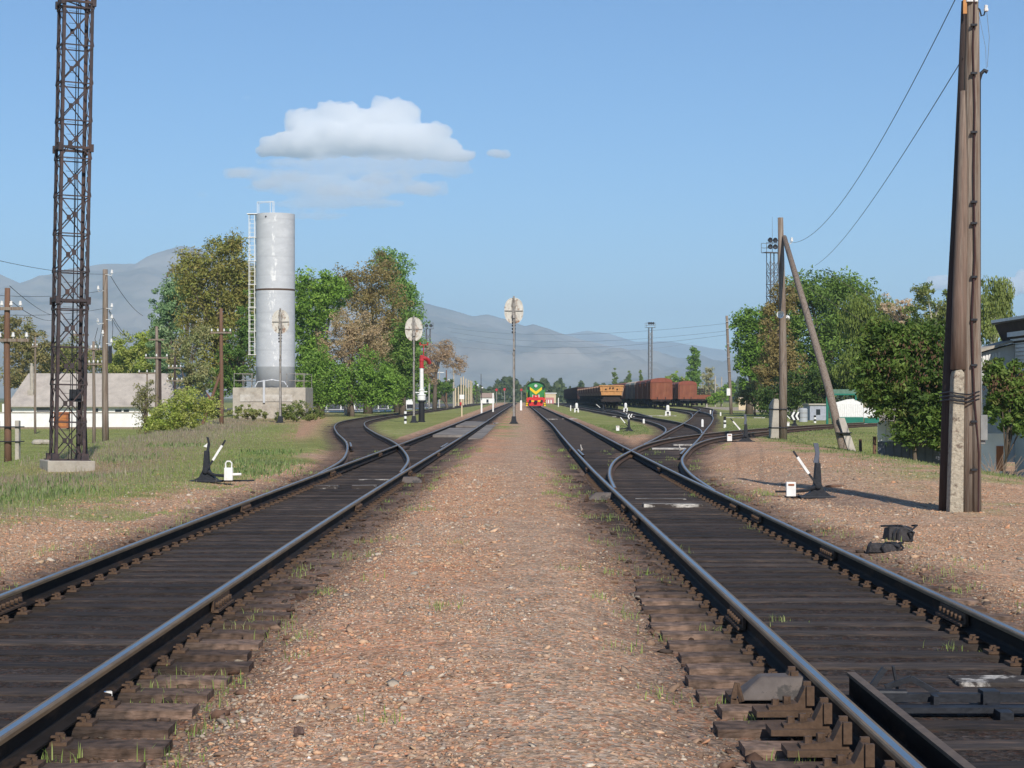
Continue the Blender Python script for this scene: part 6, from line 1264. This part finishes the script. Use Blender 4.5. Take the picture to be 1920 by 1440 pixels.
T('broadleaf_tree', 'tall green tree at the right end of the left grove', 'tree', 745, 205, [(725, 490, 28, 28), (745, 530, 34, 55), (765, 590, 28, 70), (775, 660, 24, 60), (740, 680, 40, 70)], [(.05, .10, .03), (.08, .15, .04), (.11, .19, .06)], 17000, .32, tl, trunk=.35, seed=11)
T('broadleaf_tree', 'pale fluffy brown tree behind the lamp posts', 'tree', 655, 168, [(660, 622, 68, 44), (640, 660, 50, 35), (700, 650, 35, 45)], GP, 11000, .2, tl, trunk=.2, seed=12, clump=.13)
T('broadleaf_tree', 'dark green low tree in front of the iron fence', 'tree', 660, 162, [(595, 700, 40, 56), (640, 715, 45, 42), (690, 705, 42, 50), (725, 720, 35, 40), (620, 740, 60, 25), (700, 742, 50, 22)], G1[:3] + [(.06, .10, .03)], 17000, .26, tl, trunk=.2, seed=13)
T('broadleaf_tree', 'dark green tree beside the pole of the third oval signal', 'tree', 755, 175, [(752, 660, 36, 62), (740, 720, 40, 40), (775, 710, 24, 44), (765, 620, 22, 40)], GD + [(.09, .15, .04)], 11000, .28, tl, trunk=.3, seed=14)
T('hedge', 'dark hedge in front of the iron fence under the left grove', 'hedge', 670, 215, [(600, 745, 30, 16), (640, 745, 30, 14), (690, 742, 35, 16), (735, 740, 30, 18)], GD, 9000, .3, bl_ if False else 'hedges', trunk=.05, seed=18, limbs=0)
T('budding_tree', 'bare brown budding tree with a hanging right branch beside the mountains', 'tree', 815, 250, [(838, 668, 20, 24), (858, 685, 15, 17), (812, 672, 22, 32), (800, 700, 22, 30), (868, 676, 6, 10), (835, 648, 14, 12)], [(.17, .13, .10), (.21, .165, .125), (.17, .13, .09)], 12000, .2, tl, trunk=.28, seed=15, th=.55)
T('broadleaf_tree', 'small dark green tree behind the person in red', 'tree', 838, 270, [(838, 725, 14, 24), (820, 730, 18, 22), (805, 735, 15, 20)], GD, 3500, .3, tl, trunk=.2, seed=16)
T('broadleaf_tree', 'small distant green tree behind the cream poles', 'tree', 888, 480, [(888, 727, 12, 14), (878, 735, 12, 10)], G1, 2500, .4, tl, trunk=.2, seed=17)
bl_ = 'bushes around the water tower and field'
T('bush', 'bright green bush in the field in front of the double pole', 'bush', 330, 92, [(330, 775, 48, 42), (360, 760, 38, 36), (300, 795, 38, 34), (395, 770, 22, 28)], GY + [(.08, .15, .03)], 9000, .13, bl_, trunk=.05, seed=21, th=.15, limbs=14, clump=.2)
T('bush', 'sparse dark twiggy bush just left of the bright green bush', 'bush', 272, 95, [(270, 745, 28, 36), (280, 790, 26, 34)], [(.07, .08, .04), (.1, .1, .05), (.12, .13, .05)], 2600, .12, bl_, trunk=.06, seed=22, th=.3, limbs=26, clump=.22)
T('bush', 'green bush under the left corner of the tower plinth', 'bush', 465, 132, [(450, 772, 30, 14), (480, 775, 22, 14)], [(.10, .13, .045), (.15, .16, .07)], 3500, .15, bl_, trunk=.04, seed=23, th=.2)
T('bush', 'dark green bush in front of the right corner of the tower plinth', 'bush', 556, 126, [(560, 773, 40, 22), (535, 775, 25, 18), (592, 780, 18, 12)], [(.05, .08, .025), (.08, .11, .035), (.12, .13, .05)], 6000, .13, bl_, trunk=.04, seed=24, th=.2)
trg = 'trees right of the tracks'
T('broadleaf_tree', 'leftmost green tree of the right grove', 'tree', 1405, 185, [(1408, 610, 36, 38), (1400, 660, 32, 48), (1440, 600, 28, 32), (1415, 700, 36, 42), (1430, 650, 30, 50)], G1[:3], 13000, .32, trg, trunk=.35, seed=31)
T('broadleaf_tree', 'brown leafed tree directly behind the braced pole', 'tree', 1455, 160, [(1452, 640, 32, 70), (1470, 560, 28, 40), (1445, 700, 35, 50), (1480, 690, 30, 60), (1440, 590, 14, 30)], GB[:2] + [(.13, .11, .05), (.10, .10, .04)], 11000, .26, trg, trunk=.3, seed=32)
T('broadleaf_tree', 'big dark green tree behind the diagonal strut', 'tree', 1545, 165, [(1540, 560, 62, 52), (1500, 550, 34, 42), (1590, 548, 48, 42), (1560, 630, 80, 62), (1530, 700, 66, 60), (1610, 615, 52, 58), (1490, 620, 36, 64), (1480, 700, 40, 50)], [(.035, .06, .02), (.055, .095, .025), (.075, .13, .032), (.10, .16, .04)], 27000, .32, trg, trunk=.5, seed=33)
T('willow_tree', 'olive green drooping willow right of the big dark tree', 'tree', 1635, 150, [(1630, 595, 48, 48), (1600, 585, 35, 42), (1672, 605, 36, 40), (1620, 680, 60, 50), (1700, 640, 50, 40), (1660, 660, 50, 50)], [(.055, .085, .022), (.085, .115, .03), (.065, .095, .026)], 16000, .28, trg, trunk=.3, seed=34, droop=1.2)
T('budding_tree', 'pale sparse treetop with round buds above the big bush', 'tree', 1690, 135, [(1690, 580, 32, 30), (1665, 570, 20, 20), (1705, 610, 25, 25)], [(.3, .25, .22), (.2, .18, .12)], 1900, .2, trg, trunk=.12, seed=35, limbs=30, th=.8)
T('birch_tree', 'birch with white branches above the big bush', 'tree', 1745, 118, [(1735, 548, 24, 24), (1765, 580, 25, 35), (1720, 580, 25, 25), (1750, 615, 44, 34), (1790, 600, 30, 40)], [(.05, .08, .025), (.08, .11, .035), (.12, .13, .06)], 7500, .2, trg, trunk=.11, seed=36, bark=M_birchbark, limbs=26, th=.7)
T('birch_tree', 'weeping birch right of the huge pole', 'tree', 1862, 100, [(1862, 560, 34, 42), (1880, 550, 22, 35), (1850, 610, 38, 40), (1885, 590, 20, 30)], [(.06, .085, .03), (.1, .13, .045), (.13, .16, .06)], 8000, .16, trg, trunk=.14, seed=37, bark=M_birchbark, droop=2.0, limbs=14, th=.6)
T('poplar_tree', 'upright dark poplar beside the boxcars', 'tree', 1302, 390, [(1302, 672, 11, 24), (1300, 700, 14, 30), (1301, 655, 6, 10), (1303, 725, 12, 25)], G1[:2] + [(.08, .14, .04)], 6000, .42, trg, trunk=.3, seed=38)
for k, (px, top, w_, lab) in enumerate(((1153, 688, 6, 'slim poplar leftmost of the distant three above the dump wagons'), (1179, 694, 5.5, 'slim poplar in the middle of the distant three above the dump wagons'), (1201, 690, 4, 'slim leaning poplar rightmost of the distant three above the dump wagons'))):
    T('poplar_tree', lab, 'tree', px, 470, [(px, top + 12, w_ * .75, 12), (px, top + 30, w_, 22)], [(.07, .11, .04), (.11, .15, .06)], 1800, .45, 'distant slim poplars', trunk=.25, seed=40 + k)
T('broadleaf_tree', 'low round green trees patch left of the dark poplar', 'tree', 1272, 400, [(1268, 710, 13, 14), (1285, 715, 12, 14), (1250 + 5, 712, 8, 10), (1262, 722, 20, 8)], G1 + [(.2, .18, .1)], 4000, .42, trg, trunk=.2, seed=44)
T('budding_tree', 'grey thin tree right of the dark poplar', 'tree', 1328, 400, [(1328, 705, 14, 22), (1335, 730, 14, 22), (1320, 735, 12, 20)], [(.16, .17, .11), (.2, .2, .14)], 3200, .36, trg, trunk=.15, seed=45, limbs=20)
T('bush', 'green shrubs behind the concrete posts', 'bush', 1352, 330, [(1345, 745, 16, 14), (1362, 738, 14, 20), (1372, 730, 8, 18), (1335, 750, 12, 8)], G1, 5000, .3, trg, trunk=.1, seed=46)
T('bush', 'yellow green low bush left of the leftmost right tree', 'bush', 1415, 170, [(1410, 735, 26, 24), (1440, 745, 20, 18), (1395, 745, 18, 16)], [(.1, .11, .05), (.14, .14, .07)], 5000, .22, trg, trunk=.1, seed=47)
T('bush', 'dark thicket under the big dark tree behind the barrel', 'bush', 1530, 152, [(1480, 735, 36, 40), (1530, 725, 40, 50), (1580, 720, 36, 50), (1610, 700, 30, 50), (1440, 748, 26, 26)], [(.02, .035, .012), (.03, .055, .016), (.05, .085, .022)], 12000, .28, trg, trunk=.08, seed=48)
lil = 'lilac bushes by the whitewashed fence'

LIL = [(.022, .042, .012), (.034, .062, .015), (.05, .088, .02), (.072, .115, .028), (.075, .066, .032)]
T('lilac_bush', 'big leafy bush with brown flower buds left of the huge pole', 'bush', 1715, 57, [(1700, 700, 92, 86), (1740, 650, 66, 56), (1655, 735, 58, 56), (1765, 740, 50, 75), (1655, 645, 45, 48), (1735, 785, 62, 36), (1790, 690, 42, 75), (1640, 700, 42, 50), (1690, 640, 60, 45), (1765, 825, 28, 30), (1700, 812, 36, 24)], LIL, 42000, .15, lil, trunk=.07, seed=51, th=.3, limbs=40, clump=.095, loc=(PX(1715, 57), 57, -.9))
T('lilac_bush', 'leafy bush with brown buds right of the huge pole below the lean-to', 'bush', 1880, 52, [(1870, 715, 42, 46), (1905, 745, 40, 50), (1858, 755, 32, 46), (1895, 790, 35, 28), (1925, 720, 35, 50), (1845, 700, 22, 30)], LIL, 17000, .13, lil, trunk=.05, seed=52, th=.3, limbs=14, clump=.12, loc=(PX(1880, 51), 51, -.9))
# brown flower panicles on the lilacs
for root, cx_, cy_, rx, rz_ , nn, Y in (([q for q in sc.objects if q.name == 'lilac_bush'][0], 1710, 700, 95, 80, 260, 57), ([q for q in sc.objects if q.name == 'lilac_bush.001'][0], 1885, 735, 42, 48, 120, 51)):
    b = MB(); r2 = random.Random(nn)
    for k in range(nn):
        a_ = r2.uniform(0, 2 * math.pi); q_ = r2.random() ** .5; s_ = Y / F; u = (cx_ + rx * q_ * math.cos(a_) - CX) * s_ - root.location.x; z_ = EYE - (cy_ - abs(rz_ * q_ * math.sin(a_)) * (1 if r2.random() < .8 else -.6) - CY) * s_ - root.location.z
        y_ = -rx * s_ * .85 * math.sqrt(max(0, 1 - q_ * q_)) * r2.uniform(.75, 1.05); h_ = r2.uniform(.05, .11); t_ = r2.uniform(-.05, .05); b.path([(u, y_, z_), (u + t_ * .5, y_, z_ + h_ * .5), (u + t_, y_ - .02, z_ + h_)], [.008, .02, .005], 5)
    fb_ = b.build('flower_buds', mat('bud_brown', (.15, .085, .05), .9, 0, .4, 8), root); fb_['kind'] = 'stuff'
stm = MB(); r2 = random.Random(8); lr = [q for q in sc.objects if q.name == 'lilac_bush'][0]
for k in range(34):
    x0 = PX(r2.uniform(1670, 1785), 57) - lr.location.x; y0 = r2.uniform(1.2, 2.2); dx_ = r2.uniform(-.35, .35); h_ = r2.uniform(1.2, 2.2)
    stm.path([(x0, y0, -.2), (x0 + dx_ * .3, y0, h_ * .45), (x0 + dx_, y0 + r2.uniform(-.2, .2), h_)], [.03, .024, .012], 5)
so2 = stm.build('stems', M_bark, lr); so2['kind'] = 'stuff'
# dead twigs under the lilac
tw = MB(); r2 = random.Random(5)
for k in range(60):
    x0 = PX(r2.uniform(1835, 1895), 50); z0_ = -.8; a_ = r2.uniform(-1, 1); tw.path([(x0, 50 + r2.uniform(-.5, .5), z0_), (x0 + a_ * .3, 50, z0_ + r2.uniform(.1, .5)), (x0 + a_ * .8, 50, z0_ + r2.uniform(.2, 1.0))], [.012, .009, .005], 4)
o = tw.build('brushwood_pile', mat('dead_twigs', (.28, .2, .14), .9)); tag(o, 'tangle of dead branches under the right bush', 'brushwood')
# distant belt of trees
r = np.random.default_rng(77); n = 30000; px = r.uniform(600, 2050, n); YY = r.uniform(640, 1050, n); X = (px - CX) * YY / F * 1.0
hh = (3.5 + 5.5 * np.clip(vnoise(px / 14, YY * 0, 1, 4, 3) + .45, 0, 1)) * (YY / 700); Z = hh * r.random(n) ** .8
C = np.stack([X, YY, Z], 1); nr = r.normal(size=(n, 3)) + np.array([0, -.5, .4]); nr /= np.linalg.norm(nr, axis=1)[:, None]; a = np.cross(nr, r.normal(size=(n, 3))); a /= np.linalg.norm(a, axis=1)[:, None]; b2 = np.cross(nr, a); L = r.uniform(.5, 1.3, n)[:, None]
V = np.stack([C - a * L, C + b2 * L * .6, C + a * L, C - b2 * L * .6], 1).reshape(-1, 3)
tt = vnoise(px / 30, YY / 50, 1, 9, 2)[:, None]; col = np.array([.09, .12, .045]) * (1 + .3 * tt) + np.array([.06, .03, .02]) * np.clip(tt, 0, 1); col = col * r.uniform(.7, 1.3, n)[:, None]
o = np_mesh('far_treeline', V, np.arange(4 * n).reshape(-1, 4), M_leaf, col=np.repeat(col, 4, axis=0)); tag(o, 'distant belt of trees along the horizon below the mountains', 'trees', kind='stuff')

# ---------------------------------------------------------------- loose stones
def stones(name, label, n, xr, yr, size, pal, dens, seed, big=False):
    r = np.random.default_rng(seed); u = r.random(n * 3); y = yr[0] * (yr[1] / yr[0]) ** u; x = r.uniform(xr[0], xr[1], len(u))
    keep = r.random(len(u)) < dens(x, y); x, y = x[keep][:n], y[keep][:n]; n = len(x)
    s = size[0] * np.exp(r.normal(size=n) * .42) * (1 + (y - 8) * .012); s = np.minimum(s, size[1])
    t = (1 + 5 ** .5) / 2; ico = np.array([(-1, t, 0), (1, t, 0), (-1, -t, 0), (1, -t, 0), (0, -1, t), (0, 1, t), (0, -1, -t), (0, 1, -t), (t, 0, -1), (t, 0, 1), (-t, 0, -1), (-t, 0, 1)]) / 1.9
    fi = np.array([(0, 11, 5), (0, 5, 1), (0, 1, 7), (0, 7, 10), (0, 10, 11), (1, 5, 9), (5, 11, 4), (11, 10, 2), (10, 7, 6), (7, 1, 8), (3, 9, 4), (3, 4, 2), (3, 2, 6), (3, 6, 8), (3, 8, 9), (4, 9, 5), (2, 4, 11), (6, 2, 10), (8, 6, 7), (9, 8, 1)])
    if not big: ico = np.array([(1, 0, 0), (-1, 0, 0), (0, 1, 0), (0, -1, 0), (0, 0, 1), (0, 0, -1)], float); fi = np.array([(0, 2, 4), (2, 1, 4), (1, 3, 4), (3, 0, 4), (2, 0, 5), (1, 2, 5), (3, 1, 5), (0, 3, 5)])
    m = len(ico); V = ico[None] * (1 + r.normal(size=(n, m, 1)) * .28) * np.stack([r.uniform(.7, 1.3, n), r.uniform(.6, 1.1, n), r.uniform(.25, .55, n)], 1)[:, None, :]
    a = r.uniform(0, 6.28, n); b_ = r.normal(size=n) * .35
    ca, sa, cb, sb = np.cos(a)[:, None], np.sin(a)[:, None], np.cos(b_)[:, None], np.sin(b_)[:, None]
    X, Yv_, Zv = V[..., 0], V[..., 1], V[..., 2]; X, Zv = X * cb - Zv * sb, X * sb + Zv * cb; X, Yv_ = X * ca - Yv_ * sa, X * sa + Yv_ * ca
    z = gz(x, y); V = np.stack([X * s[:, None] + x[:, None], Yv_ * s[:, None] + y[:, None], Zv * s[:, None] + (z + s * .12)[:, None]], 2).reshape(-1, 3)
    Fq = (fi[None] + (np.arange(n) * m)[:, None, None]).reshape(-1, 3)
    pal = np.array(pal); c = pal[r.integers(0, len(pal), n)] * r.uniform(.75, 1.25, n)[:, None]
    dk = (1 - sst(1.15, 1.75, tdist(x, y, ('L', 'R', 'D', 'S')) ))[:, None]; c = c * (1 - dk * .72)
    o = np_mesh(name, V, Fq, M_stone, col=np.repeat(c, m, axis=0)); return tag(o, label, 'stones', kind='stuff')
PST = [(.50, .31, .19), (.44, .28, .18), (.54, .36, .23), (.38, .27, .19), (.35, .30, .24), (.50, .37, .26), (.54, .29, .17), (.42, .35, .27), (.30, .20, .14), (.54, .45, .35), (.46, .32, .2), (.30, .23, .18), (.52, .28, .16)]
def dens(x, y):
    d = tdist(x, y, ('L', 'R', 'D', 'S', 'B')); ok = (d > 1.3) | (rng.random(len(x)) < .06 * (d > .95)); g = grass_mask(x, y, vnoise(x, y, .35, 1, 5), vnoise(x, y, 1.6, 2, 4))
    return ok * (1 - g * .9) * (.18 + .82 * sst(-.3, .3, vnoise(x, y, .9, 6, 3) + .35 * (x < -.1) - .6 * np.exp(-((x - .35) / .55) ** 2)))
stones('gravel', 'fine reddish gravel chips on the path and berms', 120000, (-8, 9), (7.6, 45), (.009, .03), PST, dens, 11)
stones('pebbles', 'larger reddish and grey stones scattered on the ballast', 3000, (-7, 8), (7.6, 40), (.018, .05), PST, dens, 12, big=True)
def dens3(x, y): d = tdist(x, y, ('L', 'R')); return ((d > .9) & (d < 1.55)) * .8
stones('crib_stones', 'dusty stones between the sleeper ends', 2600, (-5, 5), (7.6, 40), (.025, .055), [(.22, .13, .09), (.3, .2, .15), (.16, .12, .1), (.38, .25, .17)], dens3, 13, big=True)
def densw(x, y): return (tdist(x, y, ('L', 'R')) > 1.2) * .5
stones('white_chips', 'tiny white stone chips sparkling on the gravel', 400, (-7, 8), (7.6, 45), (.007, .014), [(.8, .78, .72), (.72, .7, .66)], densw, 14)

# ---------------------------------------------------------------- grass
def blades(name, label, n, gen, h, wdt, pal, seed, lean=.5, kind='stuff', cat='grass'):
    r = np.random.default_rng(seed); x, y = gen(r, n); n = len(x); z = gz(x, y)
    H = h[0] + (h[1] - h[0]) * r.random(n) ** 1.5; a = r.uniform(0, 6.28, n); ln = r.random(n) * lean
    W = wdt * (.6 + .8 * r.random(n)) * (1 + np.maximum(0, y - 25) * .022)
    dx, dy = np.cos(a), np.sin(a); px_, py_ = -dy, dx; 
    B0 = np.stack([x - px_ * W, y - py_ * W, z - .01], 1); B1 = np.stack([x + px_ * W, y + py_ * W, z - .01], 1)
    M0 = np.stack([x + dx * H * ln * .35 - px_ * W * .7, y + dy * H * ln * .35 - py_ * W * .7, z + H * .55], 1); M1 = M0 + np.stack([px_ * W * 1.4, py_ * W * 1.4, 0 * W], 1)
    Tp = np.stack([x + dx * H * ln, y + dy * H * ln, z + H * (1 - .25 * ln)], 1)
    V = np.stack([B0, B1, M1, M0, Tp], 1).reshape(-1, 3); i = np.arange(n) * 5
    Fq = np.concatenate([np.stack([i, i + 1, i + 2], 1), np.stack([i, i + 2, i + 3], 1), np.stack([i + 3, i + 2, i + 4], 1)])
    pal = np.array(pal); tn = np.clip(.5 + .5 * vnoise(x, y, .5, seed, 3) + r.normal(size=n) * .22, 0, .999) * (len(pal) - 1); i0 = tn.astype(int); f_ = (tn - i0)[:, None]; c = pal[i0] * (1 - f_) + pal[np.minimum(i0 + 1, len(pal) - 1)] * f_; c *= r.uniform(.75, 1.25, n)[:, None]
    o = np_mesh(name, V, Fq, M_blade, col=np.repeat(c, 5, axis=0)); return tag(o, label, cat, kind=kind)
def gl(r, n):
    u = r.random(n * 4); y = 17 * (170 / 17) ** u; x = crest(y) + 5.2 - r.random(len(u)) * (9 + y * .25); m = grass_mask(x, y, vnoise(x, y, .35, 1, 5), vnoise(x, y, 1.6, 2, 4)) * (tdist(x, y, ('L', 'S')) > 1.7) * (x > PX(-60, y)); k = r.random(len(u)) < m; return x[k][:n], y[k][:n]
blades('green_grass', 'short green grass on the left embankment', 70000, gl, (.015, .05), .006, [(.26, .34, .09), (.30, .37, .11), (.34, .36, .15), (.40, .36, .22)], 61)
def gdry(r, n):
    u = r.random(n * 3); y = 17 * (150 / 17) ** u; x = crest(y) + .6 + r.normal(size=len(u)) * 1.3; k = (r.random(len(u)) < .35 + .65 * sst(-.3, .3, vnoise(x, y, .4, 8, 3))) & (tdist(x, y, ('S',)) > 2.5); return x[k][:n], y[k][:n]
blades('dry_grass', 'tall dry straw coloured grass along the embankment edge', 20000, gdry, (.05, .22), .004, [(.46, .36, .27), (.40, .30, .24), (.32, .32, .18), (.52, .42, .32)], 62)
def gr(r, n):
    y = r.uniform(34, 110, n * 5); x = r.uniform(4.4, 17, n * 5); m = grass_mask(x, y, vnoise(x, y, .35, 1, 5), vnoise(x, y, 1.6, 2, 4)) * (tdist(x, y, PT.keys()) > 1.6); k = r.random(len(x)) < m; return x[k][:n], y[k][:n]
blades('right_grass', 'short grass patches right of the tracks', 22000, gr, (.02, .08), .007, [(.19, .26, .08), (.25, .30, .11), (.38, .34, .2)], 63)
def gv(r, n):
    u = r.random(n * 8); y = 10 * (46 / 10) ** u; x = np.where(r.random(len(u)) < .5, r.uniform(-9, -4.9, len(u)), r.uniform(4.9, 12, len(u))); m = grass_mask(x, y, vnoise(x, y, .35, 1, 5), vnoise(x, y, 1.6, 2, 4)); k = r.random(len(u)) < m; return x[k][:n], y[k][:n]
blades('verge_grass', 'thin patchy grass on the gravel verges', 16000, gv, (.01, .06), .0035, [(.24, .31, .09), (.33, .37, .13), (.42, .38, .22)], 66, lean=.9)
# separate little tufts beside the rails
TC = []
r3 = random.Random(9)
for (px, py) in ((240, 1285), (270, 1290), (310, 1272), (335, 1262), (290, 1255), (400, 1262), (420, 1270), (425, 1285), (130, 1410), (75, 1415), (275, 1405), (350, 1425), (560, 1080), (575, 1070), (600, 1112), (610, 1115), (640, 1045), (655, 1050), (690, 1020), (600, 1015), (480, 1150), (475, 1165), (530, 1160), (540, 1165), (505, 1185), (1120, 1020), (1140, 1025), (1250, 1025), (1270, 1035), (1280, 1055), (1330, 1180), (1360, 1180), (1390, 1185), (1245, 1190), (1180, 1010), (1490, 1420), (1515, 1415), (1460, 1165), (1690, 1100), (1410, 990), (1450, 995), (1460, 1000), (1780, 1215), (1900, 1220), (1655, 1030), (1710, 1035), (1790, 1055), (1820, 1070), (1725, 1410), (1560, 1005), (1590, 1010), (1750, 1090), (1300, 930), (1050, 960), (860, 1030), (835, 1160), (715, 1380), (560, 1200)):
    Y = YG(py); TC.append((PX(px, Y), Y))
for k in range(230):
    key = r3.choice('LRLRD'); Y = r3.uniform(9, 60); s_ = r3.choice((-1, 1)); TC.append((float(tx(key, max(Y, 31) if key == 'D' else Y)) + s_ * r3.uniform(.95, 1.9), max(Y, 31) if key == 'D' else Y))
TC = np.array(TC)
def gt(r, n):
    i = r.integers(0, len(TC), n); return TC[i, 0] + r.normal(size=n) * .07, TC[i, 1] + r.normal(size=n) * .12
blades('grass_tufts', 'small fresh green grass tufts beside the rails', 8000, gt, (.015, .10), .003, [(.26, .38, .09), (.34, .44, .12), (.42, .44, .2)], 64, lean=.9)
def gw(r, n):
    c = np.array([[PX(330, 60), 60], [PX(60, 30), 30], [PX(50, 29), 29.5], [PX(480, 40), 40], [PX(495, 45), 45], [PX(20, 32), 32], [PX(130, 36), 36], [PX(500, 52), 52], [PX(230, 48), 48]]); i = r.integers(0, len(c), n); return c[i, 0] + r.normal(size=n) * .45, c[i, 1] + r.normal(size=n) * 1.2
blades('weeds', 'taller grey green weeds on the left embankment', 3500, gw, (.04, .15), .012, [(.17, .25, .08), (.24, .32, .11), (.34, .37, .19)], 65, lean=.8)

# ---------------------------------------------------------------- clouds
def cloud(label, px0, blobs, Y, density, vox, disp, dsc, seed, flat=1.0):
    s = Y / F; cx = PX(px0, Y); r2 = random.Random(seed); bm_v = MB()
    import bmesh
    bm = bmesh.new()
    from mathutils import Matrix
    for (bx, by, rx, ry) in blobs:
        X_, Z_ = (bx - CX) * s - cx, EYE - (by - CY) * s
        for k in range(7):
            if k == 0: o3, q = (0, 0, 0), 1.0
            else: a_ = r2.uniform(0, 6.28); e_ = r2.uniform(-.5, .9); q = r2.uniform(.35, .6); o3 = (math.cos(a_) * .7 * rx * s, math.sin(a_) * .6 * rx * s, e_ * .75 * ry * s)
            dr = min(rx, 2.2 * ry + 12, 55); M = Matrix.Translation((X_ + o3[0], o3[1] * dr / rx, Z_ + o3[2])) @ Matrix.Diagonal((rx * s * q, dr * s * q * .9, ry * s * q, 1))
            bmesh.ops.create_icosphere(bm, subdivisions=3, radius=1.0, matrix=M)
    me = bpy.data.meshes.new('cloud'); bm.to_mesh(me); bm.free(); o = bpy.data.objects.new('cloud', me); sc.collection.objects.link(o); o.location = (cx, Y, 0)
    rm = o.modifiers.new('remesh', 'REMESH'); rm.mode = 'VOXEL'; rm.voxel_size = vox
    for (sz, st) in ((dsc, disp), (dsc * .45, disp * .6), (dsc * .2, disp * .4)):
        tx_ = bpy.data.textures.new('puff', 'CLOUDS'); tx_.noise_scale = sz; tx_.noise_depth = 3; dm = o.modifiers.new('puff', 'DISPLACE'); dm.texture = tx_; dm.strength = st; dm.mid_level = .45; dm.texture_coords = 'LOCAL'
    rm2 = o.modifiers.new('remesh2', 'REMESH'); rm2.mode = 'VOXEL'; rm2.voxel_size = vox
    m = bpy.data.materials.new('cloud_vapour'); m.use_nodes = True; n_ = m.node_tree.nodes; n_.clear(); ou = n_.new('ShaderNodeOutputMaterial'); pv = n_.new('ShaderNodeVolumePrincipled'); pv.inputs['Color'].default_value = (1, 1, 1, 1); pv.inputs['Density'].default_value = density; pv.inputs['Anisotropy'].default_value = -.0
    m.node_tree.links.new(pv.outputs[0], ou.inputs['Volume']); me.materials.append(m); return tag(o, label, 'cloud', 'white clouds')
cloud('big white cumulus cloud with a flat grey base above the water tower', 680, [(560, 228, 26, 20), (600, 222, 24, 18), (640, 222, 34, 28), (690, 228, 40, 24), (740, 218, 36, 30), (765, 228, 20, 24), (805, 250, 26, 16), (640, 255, 100, 30), (740, 262, 90, 30), (560, 268, 60, 20), (520, 280, 38, 12), (835, 275, 30, 14), (600, 284, 90, 10), (760, 286, 90, 10), (850, 292, 35, 8)], 9000, .024, 8, 55, 70, 1)
cloud('thin grey cloud veil under the big cumulus', 640, [(640, 350, 170, 10), (470, 326, 50, 9), (560, 345, 80, 14), (620, 360, 60, 14), (730, 350, 80, 12), (790, 355, 45, 8), (700, 320, 150, 8), (640, 380, 120, 8), (600, 405, 50, 4), (830, 305, 50, 9), (700, 303, 150, 9), (560, 306, 70, 7), (770, 318, 90, 8)], 8300, .007, 9, 60, 90, 2)
cloud('pale lower cloud wisps under the big cumulus', 640, [(450, 326, 24, 7), (545, 330, 30, 7), (625, 358, 30, 8), (725, 335, 50, 8), (790, 355, 30, 7), (690, 365, 40, 5), (500, 345, 30, 6)], 7900, .009, 8, 50, 60, 3)
cloud('small white cloudlet right of the big cumulus', 935, [(930, 288, 20, 6), (945, 291, 14, 5)], 9200, .02, 7, 30, 45, 4)
cloud('white cloud low above the roof at the right edge', 1900, [(1900, 535, 22, 14), (1930, 530, 30, 20), (1890, 550, 20, 9)], 9500, .045, 9, 40, 60, 5)
cloud('white cloud low behind the trees left of the huge pole', 1770, [(1762, 530, 22, 12), (1790, 535, 20, 12), (1745, 540, 18, 6)], 9400, .04, 9, 40, 60, 6)
cloud('faint tiny cloud above the far left slope', 380, [(380, 365, 12, 5), (266, 399, 12, 4), (462, 183, 9, 3)], 9600, .0018, 7, 20, 40, 7)
# ---------------------------------------------------------------- haze
hz_m = bpy.data.materials.new('haze_air'); hz_m.use_nodes = True; n_ = hz_m.node_tree.nodes; n_.clear()
ou = n_.new('ShaderNodeOutputMaterial'); pv = n_.new('ShaderNodeVolumePrincipled'); pv.inputs['Color'].default_value = (.60, .81, 1, 1); pv.inputs['Density'].default_value = 1.45e-4; pv.inputs['Anisotropy'].default_value = 0.0
hz_m.node_tree.links.new(pv.outputs[0], ou.inputs['Volume'])
b = MB(); b.box(-9800, 9800, -1600, 13500, -48, 640); o = b.build('haze', hz_m); tag(o, 'thin bluish haze over the plain and mountains', 'haze', kind='stuff')
